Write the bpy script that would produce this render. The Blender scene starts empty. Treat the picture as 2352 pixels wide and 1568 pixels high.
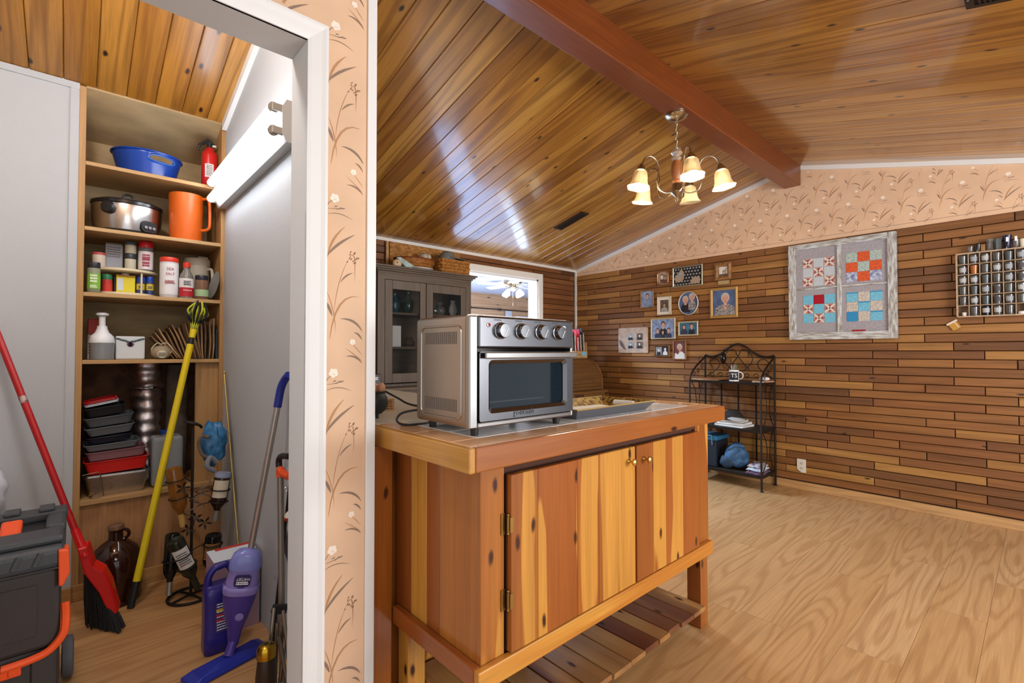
import bpy, math, random
from mathutils import Vector, Matrix, Euler
random.seed(7)
PI = math.pi
S = bpy.context.scene
COL = S.collection
# ---------------------------------------------------------------- camera
W_, H_, F_ = 2352.0, 1568.0, 1111.0
YAW = math.radians(42.3)
PIT = math.atan(22 / F_)
EYE = Vector((0, 0, 1.17))
FW = Vector((math.sin(YAW) * math.cos(PIT), math.cos(YAW) * math.cos(PIT), math.sin(PIT)))
RT = Vector((math.cos(YAW), -math.sin(YAW), 0))
UP = RT.cross(FW)
cam = bpy.data.cameras.new('camera')
cam.sensor_width = 36
cam.lens = 36 * F_ / W_
cam.clip_start = 0.02
camo = bpy.data.objects.new('camera', cam)
COL.objects.link(camo)
R3 = Matrix((RT, UP, -FW)).transposed()
camo.matrix_world = Matrix.Translation(EYE) @ R3.to_4x4()
S.camera = camo
# ---------------------------------------------------------------- world, exposure, big lights
wd = bpy.data.worlds.new('world')
S.world = wd
wd.use_nodes = True
wd.node_tree.nodes['Background'].inputs[0].default_value = (0.93, 0.95, 1.0, 1)
wd.node_tree.nodes['Background'].inputs[1].default_value = 1.0
S.view_settings.view_transform = 'Standard'
S.view_settings.look = 'None'
S.view_settings.exposure = 0.4
S.view_settings.gamma = 1
S.view_settings.use_curve_mapping = False
S.cycles.max_bounces = 8
S.cycles.adaptive_threshold = 0.02


def area(name, loc, target, size, power, color, sy=None):
    l = bpy.data.lights.new(name, 'AREA')
    l.energy = power
    l.color = color
    l.shape = 'RECTANGLE'
    l.size = size
    l.size_y = sy or size
    o = bpy.data.objects.new(name, l)
    COL.objects.link(o)
    o.location = loc
    d = Vector(target) - Vector(loc)
    o.rotation_euler = d.to_track_quat('-Z', 'Y').to_euler()
    return o


def point(name, loc, power, color, r=0.03):
    l = bpy.data.lights.new(name, 'POINT')
    l.energy = power
    l.color = color
    l.shadow_soft_size = r
    o = bpy.data.objects.new(name, l)
    COL.objects.link(o)
    o.location = loc
    return o


area('photographer_flash', (0.15, -0.5, 2.2), (2.2, 1.6, 0.9), 0.9, 12, (1.0, 0.95, 0.88))
area('dining_fill_light', (2.3, -1.9, 1.4), (3.0, 2.0, 1.0), 1.6, 75, (0.98, 0.97, 1.0), 1.3)  # added area fill behind the camera, standing in for window daylight
area('far_room_blue_fill', (3.15, 4.95, 2.43), (3.15, 4.951, 0), 1.7, 600, (0.5, 0.70, 1.0), 1.3)  # added blue lamp over the far floor, feeds the ceiling reflection
point('pantry_fill_light', (-0.12, 1.78, 2.6), 27, (0.97, 0.98, 1.0), 0.09)  # added fill bulb out of view, brightens the lower pantry

# ---------------------------------------------------------------- helpers


def ray(x, y):
    return FW + RT * ((x - W_ / 2) / F_) - UP * ((y - H_ / 2) / F_)


def hit(x, y, ax, val):
    d = ray(x, y)
    i = 'XYZ'.index(ax)
    return EYE + d * ((val - EYE[i]) / d[i])


def lin(c):
    if isinstance(c, str):
        c = [int(c[i:i + 2], 16) for i in (0, 2, 4)]
    return tuple(((v / 255) / 12.92 if v / 255 <= 0.04045 else ((v / 255 + 0.055) / 1.055) ** 2.4) for v in c[:3])


MATS = {}


def _new(name):
    m = bpy.data.materials.new(name)
    m.use_nodes = True
    nt = m.node_tree
    b = nt.nodes['Principled BSDF']
    return m, nt, b


def N(nt, kind, **kw):
    n = nt.nodes.new('ShaderNode' + kind)
    for k, v in kw.items():
        if k.startswith('i_'):
            key = k[2:]
            key = int(key) if key.isdigit() else key.replace('_', ' ')
            n.inputs[key].default_value = v
        else:
            setattr(n, k, v)
    return n


def ramp(nt, stops, interp='LINEAR'):
    n = nt.nodes.new('ShaderNodeValToRGB')
    cr = n.color_ramp
    cr.interpolation = interp
    while len(cr.elements) < len(stops):
        cr.elements.new(0.5)
    for e, (p, c) in zip(cr.elements, stops):
        e.position = p
        c = lin(c) if not isinstance(c, float) else (c, c, c)
        e.color = (*c, 1)
    return n


def mat(name, color='cccccc', rough=0.5, metal=0.0, emit=0, emitc=None, trans=0.0, ior=1.45, alpha=1.0,
        var=0.0, vscale=20.0, bump=0.0, bscale=80.0, coat=0.0, c2=None, spec=None, stretch=None):
    """principled material; var/c2 blends a noise between two colours, bump adds fine relief"""
    if name in MATS:
        return MATS[name]
    m, nt, b = _new(name)
    b.inputs['Base Color'].default_value = (*lin(color), 1)
    b.inputs['Roughness'].default_value = rough
    b.inputs['Metallic'].default_value = metal
    b.inputs['IOR'].default_value = ior
    b.inputs['Coat Weight'].default_value = coat
    if spec is not None:
        b.inputs['Specular IOR Level'].default_value = spec
    if trans:
        b.inputs['Transmission Weight'].default_value = trans
    if alpha < 1:
        b.inputs['Alpha'].default_value = alpha
    if emit:
        b.inputs['Emission Color'].default_value = (*lin(emitc or color), 1)
        b.inputs['Emission Strength'].default_value = emit
    if var or bump or c2:
        tc = N(nt, 'TexCoord')
        oi = N(nt, 'ObjectInfo')
        add = N(nt, 'VectorMath', operation='ADD')
        mul = N(nt, 'VectorMath', operation='SCALE')
        nt.links.new(oi.outputs['Random'], mul.inputs['Scale'])
        mul.inputs[0].default_value = (17, 23, 31)
        nt.links.new(tc.outputs['Object'], add.inputs[0])
        nt.links.new(mul.outputs[0], add.inputs[1])
        src = add.outputs[0]
        if stretch:
            mp = N(nt, 'Mapping')
            mp.inputs['Scale'].default_value = stretch
            nt.links.new(src, mp.inputs[0])
            src = mp.outputs[0]
    if var or c2:
        n = N(nt, 'TexNoise')
        n.inputs['Scale'].default_value = vscale
        n.inputs['Detail'].default_value = 5
        nt.links.new(src, n.inputs['Vector'])
        base = [int(color[i:i + 2], 16) for i in (0, 2, 4)]
        if c2:
            a, c = base, [int(c2[i:i + 2], 16) for i in (0, 2, 4)]
            r = ramp(nt, [(0.36, a), (0.64, c)])
        else:
            a = [max(0, v * (1 - var)) for v in base]
            c = [min(255, v * (1 + var)) for v in base]
            r = ramp(nt, [(0.3, a), (0.7, c)])
        nt.links.new(n.outputs['Fac'], r.inputs[0])
        nt.links.new(r.outputs[0], b.inputs['Base Color'])
    if bump:
        n2 = N(nt, 'TexNoise')
        n2.inputs['Scale'].default_value = bscale
        n2.inputs['Detail'].default_value = 3
        nt.links.new(src, n2.inputs['Vector'])
        bp = N(nt, 'Bump')
        bp.inputs['Strength'].default_value = bump
        bp.inputs['Distance'].default_value = 0.002
        nt.links.new(n2.outputs['Fac'], bp.inputs['Height'])
        nt.links.new(bp.outputs[0], b.inputs['Normal'])
    MATS[name] = m
    return m


def wood(name, tones, axis='y', rough=0.35, ring=9.0, ringw=0.35, across=9.0, along=0.8, knots=0.0, kscale=(1.0, 4.5),
         grain=0.25, darkc='5a2c0c', coat=0.0, sap=None, bump=0.15, vary=1.0, sapscale=(0.55, 5.0), kdark='2a1206', sappos=(0.53, 0.6), kfrac=0.5):
    """wood: tone per piece (object random), stretched noise contours as growth rings, fine grain, optional knots / sapwood"""
    if name in MATS:
        return MATS[name]
    m, nt, b = _new(name)
    L = nt.links.new
    tc = N(nt, 'TexCoord')
    oi = N(nt, 'ObjectInfo')
    mul = N(nt, 'VectorMath', operation='SCALE')
    mul.inputs[0].default_value = (13.7, 29.3, 41.1)
    L(oi.outputs['Random'], mul.inputs['Scale'])
    add = N(nt, 'VectorMath', operation='ADD')
    L(tc.outputs['Object'], add.inputs[0])
    L(mul.outputs[0], add.inputs[1])
    ai = 'xyz'.index(axis)

    def mapped(sc_along, sc_across):
        mp = N(nt, 'Mapping')
        s = [sc_across] * 3
        s[ai] = sc_along
        mp.inputs['Scale'].default_value = s
        L(add.outputs[0], mp.inputs[0])
        return mp.outputs[0]
    # tone per piece
    tone = ramp(nt, [(i / max(1, len(tones) - 1), c) for i, c in enumerate(tones)])
    mixr = N(nt, 'Math', operation='MULTIPLY')
    mixr.inputs[1].default_value = vary
    L(oi.outputs['Random'], mixr.inputs[0])
    nlow = N(nt, 'TexNoise')
    nlow.inputs['Scale'].default_value = 1
    nlow.inputs['Detail'].default_value = 2
    L(mapped(0.5, 5.0), nlow.inputs['Vector'])
    ad2 = N(nt, 'Math', operation='MULTIPLY_ADD')
    ad2.inputs[1].default_value = 0.5
    ad2.inputs[2].default_value = -0.25 + (1 - vary) * 0.5
    L(nlow.outputs['Fac'], ad2.inputs[0])
    ad3 = N(nt, 'Math', operation='ADD', use_clamp=True)
    L(mixr.outputs[0], ad3.inputs[0])
    L(ad2.outputs[0], ad3.inputs[1])
    L(ad3.outputs[0], tone.inputs[0])
    col = tone.outputs[0]
    if sap:
        ns = N(nt, 'TexNoise')
        ns.inputs['Scale'].default_value = 1
        ns.inputs['Detail'].default_value = 3
        ns.inputs['Roughness'].default_value = 0.45
        L(mapped(*sapscale), ns.inputs['Vector'])
        rs = ramp(nt, [(sappos[0], 0.0), (sappos[1], 1.0)])
        L(ns.outputs['Fac'], rs.inputs[0])
        mx = N(nt, 'MixRGB')
        L(rs.outputs[0], mx.inputs[0])
        L(col, mx.inputs[1])
        mx.inputs[2].default_value = (*lin(sap), 1)
        col = mx.outputs[0]
    # rings: contour lines of a stretched noise
    nr = N(nt, 'TexNoise')
    nr.inputs['Scale'].default_value = 1
    nr.inputs['Detail'].default_value = 1.5
    nr.inputs['Roughness'].default_value = 0.4
    L(mapped(along, across), nr.inputs['Vector'])
    mr = N(nt, 'Math', operation='MULTIPLY')
    mr.inputs[1].default_value = ring * 6.283
    L(nr.outputs['Fac'], mr.inputs[0])
    sn = N(nt, 'Math', operation='SINE')
    L(mr.outputs[0], sn.inputs[0])
    rr = ramp(nt, [(0.45, 0.0), (0.98, ringw)])
    mm = N(nt, 'Math', operation='MULTIPLY_ADD')
    mm.inputs[1].default_value = 0.5
    mm.inputs[2].default_value = 0.5
    L(sn.outputs[0], mm.inputs[0])
    L(mm.outputs[0], rr.inputs[0])
    mx2 = N(nt, 'MixRGB')
    L(rr.outputs[0], mx2.inputs[0])
    L(col, mx2.inputs[1])
    mx2.inputs[2].default_value = (*lin(darkc), 1)
    col = mx2.outputs[0]
    # fine grain
    ng = N(nt, 'TexNoise')
    ng.inputs['Scale'].default_value = 1
    ng.inputs['Detail'].default_value = 4
    L(mapped(4, 140), ng.inputs['Vector'])
    rg = ramp(nt, [(0.3, 1 - grain), (0.7, 1.0 + grain * 0.4)])
    L(ng.outputs['Fac'], rg.inputs[0])
    mg = N(nt, 'MixRGB', blend_type='MULTIPLY')
    mg.inputs[0].default_value = 1
    L(col, mg.inputs[1])
    L(rg.outputs[0], mg.inputs[2])
    col = mg.outputs[0]
    if knots:
        vo = N(nt, 'TexVoronoi', voronoi_dimensions='2D')
        vo.inputs['Scale'].default_value = 1
        sx = N(nt, 'SeparateXYZ')
        L(mapped(*kscale), sx.inputs[0])
        oth = [k for k in range(3) if k != ai]
        sm_ = N(nt, 'Math', operation='ADD')
        L(sx.outputs[oth[0]], sm_.inputs[0])
        L(sx.outputs[oth[1]], sm_.inputs[1])
        cb_ = N(nt, 'CombineXYZ')
        L(sx.outputs[ai], cb_.inputs[0])
        L(sm_.outputs[0], cb_.inputs[1])
        nk = N(nt, 'TexNoise')
        nk.inputs['Scale'].default_value = 3
        L(cb_.outputs[0], nk.inputs['Vector'])
        mk_ = N(nt, 'MixRGB')
        mk_.inputs[0].default_value = 0.1
        L(cb_.outputs[0], mk_.inputs[1])
        L(nk.outputs['Color'], mk_.inputs[2])
        L(mk_.outputs[0], vo.inputs['Vector'])
        rk = ramp(nt, [(knots * 0.45, 1.0), (knots, 0.0)])
        L(vo.outputs['Distance'], rk.inputs[0])
        # only some cells carry a knot
        sep = N(nt, 'SeparateColor')
        L(vo.outputs['Color'], sep.inputs[0])
        gt = N(nt, 'Math', operation='GREATER_THAN')
        gt.inputs[1].default_value = 1 - kfrac
        L(sep.outputs[0], gt.inputs[0])
        km = N(nt, 'Math', operation='MULTIPLY')
        L(rk.outputs[0], km.inputs[0])
        L(gt.outputs[0], km.inputs[1])
        mk = N(nt, 'MixRGB')
        L(km.outputs[0], mk.inputs[0])
        L(col, mk.inputs[1])
        mk.inputs[2].default_value = (*lin(kdark), 1)
        col = mk.outputs[0]
    L(col, b.inputs['Base Color'])
    b.inputs['Roughness'].default_value = rough
    b.inputs['Coat Weight'].default_value = coat
    b.inputs['Coat Roughness'].default_value = 0.12
    if bump:
        bp = N(nt, 'Bump')
        bp.inputs['Strength'].default_value = bump
        bp.inputs['Distance'].default_value = 0.001
        L(ng.outputs['Fac'], bp.inputs['Height'])
        L(bp.outputs[0], b.inputs['Normal'])
    MATS[name] = m
    return m


def wloc(o):
    v = Vector((0, 0, 0))
    while o:
        v += o.location
        o = o.parent
    return v


class MB:
    """collects shapes (world coordinates) and links them as ONE mesh object"""

    def __init__(s):
        s.v, s.f, s.m, s.mi = [], [], [], 0

    def add(s, vs, fs, mi=None):
        k = len(s.v)
        s.v += [Vector(p) for p in vs]
        s.f += [tuple(i + k for i in f) for f in fs]
        s.m += [s.mi if mi is None else mi] * len(fs)
        return s

    def box(s, a, b, mi=None, inset=None):
        (x0, y0, z0), (x1, y1, z1) = a, b
        vs = [(x0, y0, z0), (x1, y0, z0), (x1, y1, z0), (x0, y1, z0), (x0, y0, z1), (x1, y0, z1), (x1, y1, z1), (x0, y1, z1)]
        return s.add(vs, [(0, 3, 2, 1), (4, 5, 6, 7), (0, 1, 5, 4), (1, 2, 6, 5), (2, 3, 7, 6), (3, 0, 4, 7)], mi)

    def obox(s, c, size, rot=(0, 0, 0), mi=None):
        k = len(s.v)
        h = [q / 2 for q in size]
        s.box((-h[0], -h[1], -h[2]), h, mi)
        M = Matrix.Translation(c) @ Euler(rot).to_matrix().to_4x4()
        for i in range(k, len(s.v)):
            s.v[i] = M @ s.v[i]
        return s

    def frame(s, p0):
        p0 = p0.normalized()
        a = Vector((0, 0, 1)) if abs(p0.z) < 0.9 else Vector((1, 0, 0))
        u = p0.cross(a).normalized()
        return u, p0.cross(u).normalized()

    def cyl(s, p0, p1, r0, r1=None, n=16, caps=True, mi=None):
        return s.tube([p0, p1], [r0, r0 if r1 is None else r1], n, caps, mi)

    def tube(s, pts, r, n=8, caps=True, mi=None, closed=False):
        pts = [Vector(p) for p in pts]
        if not isinstance(r, (list, tuple)):
            r = [r] * len(pts)
        vs, fs = [], []
        u = None
        for i, p in enumerate(pts):
            if closed:
                d = pts[(i + 1) % len(pts)] - pts[i - 1]
            else:
                d = pts[min(i + 1, len(pts) - 1)] - pts[max(i - 1, 0)]
            d.normalize()
            if u is None:
                u, w = s.frame(d)
            else:
                u = (u - d * u.dot(d))
                if u.length < 1e-6:
                    u, w = s.frame(d)
                u.normalize()
            w = d.cross(u).normalized()
            for k in range(n):
                a = 2 * PI * k / n
                vs.append(p + (u * math.cos(a) + w * math.sin(a)) * r[i])
        m = len(pts)
        for i in range(m if closed else m - 1):
            j = (i + 1) % m
            for k in range(n):
                l = (k + 1) % n
                fs.append((i * n + k, i * n + l, j * n + l, j * n + k))
        if caps and not closed:
            fs.append(tuple(reversed(range(n))))
            fs.append(tuple(range((m - 1) * n, m * n)))
        return s.add(vs, fs, mi)

    def lathe(s, prof, org=(0, 0, 0), n=24, axis=(0, 0, 1), mi=None, caps=True, sx=1, sy=1, rmod=None):
        ax = Vector(axis).normalized()
        if abs(ax.z) > 0.999:
            u, w = Vector((1, 0, 0)), Vector((0, 1, 0)) * (1 if ax.z > 0 else -1)
        else:
            u, w = s.frame(ax)
        o = Vector(org)
        vs, fs = [], []
        for r, z in prof:
            for k in range(n):
                a = 2 * PI * k / n
                q = r * (rmod(a, z) if rmod else 1)
                vs.append(o + ax * z + u * (q * math.cos(a) * sx) + w * (q * math.sin(a) * sy))
        m = len(prof)
        for i in range(m - 1):
            for k in range(n):
                l = (k + 1) % n
                fs.append((i * n + k, i * n + l, (i + 1) * n + l, (i + 1) * n + k))
        if caps:
            if prof[0][0] > 1e-5:
                fs.append(tuple(reversed(range(n))))
            if prof[-1][0] > 1e-5:
                fs.append(tuple(range((m - 1) * n, m * n)))
        return s.add(vs, fs, mi)

    def prism(s, poly, d, M=None, mi=None):
        """polygon (x,y) extruded from z=0 to z=d, mapped by M"""
        n = len(poly)
        M = M or Matrix()
        vs = [M @ Vector((x, y, 0)) for x, y in poly] + [M @ Vector((x, y, d)) for x, y in poly]
        fs = [tuple(reversed(range(n))), tuple(range(n, 2 * n))]
        fs += [(i, (i + 1) % n, n + (i + 1) % n, n + i) for i in range(n)]
        return s.add(vs, fs, mi)

    def face(s, pts, mi=None):
        return s.add(pts, [tuple(range(len(pts)))], mi)

    def ball(s, c, r, n=16, m=10, mi=None, sc=(1, 1, 1), fn=None):
        vs, fs = [], []
        for i in range(m + 1):
            t = PI * i / m
            for k in range(n):
                a = 2 * PI * k / n
                p = Vector((math.sin(t) * math.cos(a), math.sin(t) * math.sin(a), math.cos(t)))
                q = r * (fn(p) if fn else 1)
                vs.append(Vector(c) + Vector((p.x * sc[0], p.y * sc[1], p.z * sc[2])) * q)
        for i in range(m):
            for k in range(n):
                l = (k + 1) % n
                fs.append((i * n + k, (i + 1) * n + k, (i + 1) * n + l, i * n + l))
        return s.add(vs, fs, mi)

    def text(s, body, size, M, ext=0.0004, mi=None):
        cu = bpy.data.curves.new('lettering', 'FONT')
        cu.body = body
        cu.size = size
        cu.extrude = ext
        cu.align_x = 'CENTER'
        cu.align_y = 'CENTER'
        cu.resolution_u = 2
        o = bpy.data.objects.new('lettering', cu)
        COL.objects.link(o)
        dg = bpy.context.evaluated_depsgraph_get()
        me = bpy.data.meshes.new_from_object(o.evaluated_get(dg))
        s.add([M @ v.co for v in me.vertices], [tuple(p.vertices) for p in me.polygons], mi)
        bpy.data.objects.remove(o)
        bpy.data.curves.remove(cu)
        bpy.data.meshes.remove(me)
        return s

    def dashes(s, M, w, rows, pitch, h, seed=1, mi=None):
        """print too small to read: rows of broken strokes, centred on M"""
        q = random.Random(seed)
        for r in range(rows):
            u = -w / 2
            end = w / 2 * q.uniform(0.75, 1.0)
            v = (rows - 1) * pitch / 2 - r * pitch
            while u < end:
                L = q.uniform(0.06, 0.2) * w
                e = min(u + L, end)
                s.prism([(u, v - h / 2), (e, v - h / 2), (e, v + h / 2), (u, v + h / 2)], 0.00025, M, mi)
                u = e + 0.025 * w
        return s

    def xf(s, M, k=0):
        for i in range(k, len(s.v)):
            s.v[i] = M @ s.v[i]
        return s

    def build(s, name, mats, parent=None, smooth=False, bevel=0, seg=2, loc=None, kind=None, label=None):
        if not isinstance(mats, (list, tuple)):
            mats = [mats]
        if loc is None:
            if parent is None:
                xs = [p.x for p in s.v]
                ys = [p.y for p in s.v]
                zs = [p.z for p in s.v]
                loc = Vector(((min(xs) + max(xs)) / 2, (min(ys) + max(ys)) / 2, min(zs)))
            else:
                loc = wloc(parent)
        loc = Vector(loc)
        me = bpy.data.meshes.new(name)
        me.from_pydata([p - loc for p in s.v], [], s.f)
        for mt in mats:
            me.materials.append(mt)
        me.polygons.foreach_set('material_index', s.m)
        if smooth:
            me.polygons.foreach_set('use_smooth', [True] * len(me.polygons))
            me.set_sharp_from_angle(angle=math.radians(smooth if smooth > 1 else 40))
        me.update()
        o = bpy.data.objects.new(name, me)
        COL.objects.link(o)
        if parent:
            o.parent = parent
            o.location = loc - wloc(parent)
        else:
            o.location = loc
        if bevel:
            md = o.modifiers.new('bevel', 'BEVEL')
            md.width = bevel
            md.segments = seg
            md.limit_method = 'ANGLE'
            md.angle_limit = math.radians(40)
            md.harden_normals = False
        if kind:
            o['kind'] = kind
        if label:
            o['label'] = label
        return o


def tag(o, label, cat, group=None):
    o['label'] = label
    o['category'] = cat
    if group:
        o['group'] = group
    return o


def thing(name, label, cat, loc, group=None):
    o = bpy.data.objects.new(name, None)
    o.empty_display_size = 0.05
    COL.objects.link(o)
    o.location = loc
    return tag(o, label, cat, group)


def struct(o):
    o['kind'] = 'structure'
    return o


def piece(name, mesh, m, parent, loc, rot=(0, 0, 0)):
    """a repeated piece that shares mesh data; loc is world"""
    o = bpy.data.objects.new(name, mesh)
    COL.objects.link(o)
    o.parent = parent
    o.location = Vector(loc) - wloc(parent)
    o.rotation_euler = rot
    return o


def T(x=0, y=0, z=0):
    return Matrix.Translation((x, y, z))


def Rm(a, ax):
    return Matrix.Rotation(a, 4, ax)


def onX(x, flip=False):
    """matrix mapping (u,v,w) drawn on the right wall: u along -Y (rightwards), v up, w out of the wall (-X)"""
    return Matrix(((0, 0, -1, x), (-1, 0, 0, 0), (0, 1, 0, 0), (0, 0, 0, 1)))


def onY(y):
    """u along +X, v up, w towards -Y (out of a wall facing -Y)"""
    return Matrix(((1, 0, 0, 0), (0, 0, -1, y), (0, 1, 0, 0), (0, 0, 0, 1)))


def rrect(w, h, r, n=4):
    pts = []
    for cx, cy, a0 in ((w / 2 - r, h / 2 - r, 0), (-w / 2 + r, h / 2 - r, 90), (-w / 2 + r, -h / 2 + r, 180), (w / 2 - r, -h / 2 + r, 270)):
        for i in range(n + 1):
            a = math.radians(a0 + 90 * i / n)
            pts.append((cx + r * math.cos(a), cy + r * math.sin(a)))
    return pts


def ell(w, h, n=28):
    return [(w / 2 * math.cos(2 * PI * i / n), h / 2 * math.sin(2 * PI * i / n)) for i in range(n)]
# ================================================================ materials of the setting
WHITE = mat('white_paint', 'dcdcda', 0.45)
TRIMW = mat('trim_white', 'e4e3df', 0.4)
PWALL = mat('pantry_wall_paint', 'b4b8ba', 0.7, bump=0.5, bscale=260)
DARKB = mat('dark_backing', '24130a', 0.9)
WPAPER = mat('wallpaper_beige', 'dcb896', 0.75, var=0.03, vscale=6)
CEILW = wood('ceiling_pine', ['8a5a20', 'a5702a', 'b88436', '986424', 'c49444'], 'y', rough=0.3, ring=9, ringw=0.55, across=6, along=0.35,
             knots=0.1, kscale=(4.2, 9.0), kfrac=0.22, grain=0.22, darkc='6a3a0e', coat=0.9)
PANTC = wood('pantry_ceiling_pine', ['9a6420', 'b07828', 'c48c3a', 'a8722c'], 'y', rough=0.35, ring=6, ringw=0.45, across=8, along=0.5,
             knots=0.1, kscale=(4.2, 9.0), kfrac=0.25, grain=0.22, darkc='6a3c10', coat=0.2)
BEAMW = wood('beam_stain', ['7a3c14', '80401a'], 'x', rough=0.38, ring=3, ringw=0.25, across=5, along=0.3, grain=0.25, darkc='5e2a0a', coat=0.3, vary=0.2)
PLANKW = wood('cedar_plank', ['66401c', '7a4c22', '875827', '92602d', '845226', '9c6a33', 'aa7a3a'], 'y', rough=0.55, ring=3, ringw=0.25, across=12, along=0.5,
              knots=0.1, kscale=(4, 14.0), kfrac=0.1, grain=0.3, darkc='4a220c')
PLANKX = wood('cedar_plank_x', ['573418', '704420', '80502a', '8c5a30', '7c4c26'], 'x', rough=0.55, ring=3, ringw=0.25, across=12, along=0.5,
              knots=0.1, kscale=(4, 14.0), kfrac=0.1, grain=0.3, darkc='4a220c')
FLOORW = wood('laminate_oak', ['b98f5e', 'bf9564', 'b68a57', 'c39b6c'], 'x', rough=0.42, ring=11, ringw=0.42, across=6.5, along=0.75,
              grain=0.16, darkc='96673a', coat=0.05, bump=0.05)
BASEW = wood('baseboard_oak', ['b98a52', 'c29660'], 'y', rough=0.5, ring=8, ringw=0.3, across=9, along=0.8, grain=0.2, darkc='96673a')
OAKX = wood('oak_trim_x', ['b5854a', 'bd8e55'], 'x', rough=0.5, ring=6, ringw=0.3, across=9, along=0.8, grain=0.2, darkc='8a5a2c')

XW, YW = 4.584, 3.872          # right wall and far wall faces
YR, ZR = 1.44, 2.766           # ridge
SL, SRr = 0.25, 0.245


def roof(y):
    return ZR - SL * (y - YR) if y > YR else ZR - SRr * (YR - y)


# ---------------------------------------------------------------- floor of laminate planks
fl = struct(MB().box((-1.6, -2.2, -0.06), (4.7, 4.0, -0.008)).build('floor', DARKB))
PW, PL = 0.19, 1.21
pm = MB().box((0.0005, 0.0005, -0.008), (PL - 0.0005, PW - 0.0005, 0)).build('plank', FLOORW, None, loc=(0, 0, 0))
pmesh = pm.data
bpy.data.objects.remove(pm)
row = 0
y = -1.15
while y < 3.87:
    x = -1.3 - random.random() * PL
    while x < 4.55:
        # planks nobody sees (under the cabinets of the far left, behind the pantry) are left out
        if x + PL > -1.2 and not (y > 3.5 and x < 1.0):
            o = piece('plank', pmesh, FLOORW, fl, (x, y, 0))
        x += PL
    y += PW
    row += 1
# ---------------------------------------------------------------- ceiling: backing + boards
def slope_obj(name, y0, y1, x0, x1, zf, up=0.03):
    z0, z1 = zf(y0), zf(y1)
    vs = [(x0, y0, z0 + up), (x1, y0, z0 + up), (x1, y1, z1 + up), (x0, y1, z1 + up)]
    vs += [(a, b, c + 0.08) for a, b, c in vs]
    return struct(MB().add(vs, [(0, 1, 2, 3), (7, 6, 5, 4), (0, 4, 5, 1), (1, 5, 6, 2), (2, 6, 7, 3), (3, 7, 4, 0)]).build(name, DARKB))


def boards(par, y0, y1, x0, x1, zf, w, m, name='board'):
    z0, z1 = zf(y0), zf(y1)
    L = math.hypot(y1 - y0, z1 - z0)
    a = math.atan2(z1 - z0, y1 - y0)
    c = 0.004
    b = MB()
    # board with chamfered long edges; its lower face is the visible one
    prof = [(c, 0), (w - c, 0), (w - 0.0007, c), (w - 0.0007, 0.022), (0.0007, 0.022), (0.0007, c)]
    M = Matrix(((1, 0, 0, 0), (0, 0, 1, 0), (0, 1, 0, 0), (0, 0, 0, 1)))
    b.prism([(p, q) for p, q in prof], L, M)
    for i, f in enumerate(b.f):
        b.f[i] = tuple(reversed(f))
    t = b.build(name, m, None, loc=(0, 0, 0))
    me = t.data
    bpy.data.objects.remove(t)
    x = x0
    while x < x1 - 0.01:
        piece(name, me, m, par, (x, y0, z0), (a, 0, 0))
        x += w
    return me


cl = slope_obj('ceiling', YR, 3.99, 0.68, 4.7, roof)
boards(cl, YR, 3.95, 0.70, 4.57, roof, 0.1253, CEILW)
cr = slope_obj('ceiling', -2.2, YR, -1.6, 4.7, roof)
boards(cr, -1.0, YR, -0.56, 4.57, roof, 0.1253, CEILW)
pceil = lambda y: 2.44 + 0.27 * (3.06 - y)
cp = slope_obj('ceiling', 1.476, 3.6, -1.1, 0.74, pceil)
boards(cp, 1.476, 3.5, -0.62, 0.60, pceil, 0.115, PANTC)
# ridge beam
struct(MB().box((-1.5, 1.372, 2.58), (4.575, 1.502, 2.80)).build('trim_beam', BEAMW, bevel=0.006))
# ---------------------------------------------------------------- right wall (gable) with staggered planks
wr = MB()
Mx = Matrix(((0, 0, 1, XW + 0.016), (1, 0, 0, 0), (0, 1, 0, 0), (0, 0, 0, 1)))
gable = [(-2.2, 0), (3.99, 0), (3.99, roof(3.99) + 0.03), (YR, ZR + 0.03), (-2.2, roof(-2.2) + 0.03)]
wr.prism(gable, 0.12, Mx)
wallr = struct(wr.build('wall_right', DARKB))
ROWH = 0.0611
UNIT = 0.311


def plank_mesh(L, axis):
    b = MB()
    g, c, d = 0.0022, 0.0035, 0.014
    # local: length along +axis, height z, face towards -X (or -Y)
    if axis == 'y':
        outer = [(0, g, g), (0, L - g, g), (0, L - g, ROWH - g), (0, g, ROWH - g)]
        back = [(d, p[1], p[2]) for p in outer]
        mid = [(c, p[1], p[2]) for p in outer]
        fr = [(0, g + c, g + c), (0, L - g - c, g + c), (0, L - g - c, ROWH - g - c), (0, g + c, ROWH - g - c)]
    else:
        outer = [(g, 0, g), (L - g, 0, g), (L - g, 0, ROWH - g), (g, 0, ROWH - g)]
        back = [(p[0], d, p[2]) for p in outer]
        mid = [(p[0], c, p[2]) for p in outer]
        fr = [(g + c, 0, g + c), (L - g - c, 0, g + c), (L - g - c, 0, ROWH - g - c), (g + c, 0, ROWH - g - c)]
    vs = fr + mid + back
    fs = [(0, 3, 2, 1) if axis == 'y' else (0, 1, 2, 3)]
    for k in (0, 4):
        for i in range(4):
            j = (i + 1) % 4
            q = (k + i, k + j, k + 4 + j, k + 4 + i)
            fs.append(q if axis == 'y' else tuple(reversed(q)))
    b.add(vs, fs)
    return b


PMESH = {}


def plank(par, axis, k, m, loc):
    key = (axis, round(k, 3))
    if key not in PMESH:
        t = plank_mesh(k, axis).build('plank', m, None, loc=(0, 0, 0))
        PMESH[key] = t.data
        bpy.data.objects.remove(t)
    return piece('plank', PMESH[key], m, par, loc)


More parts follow.
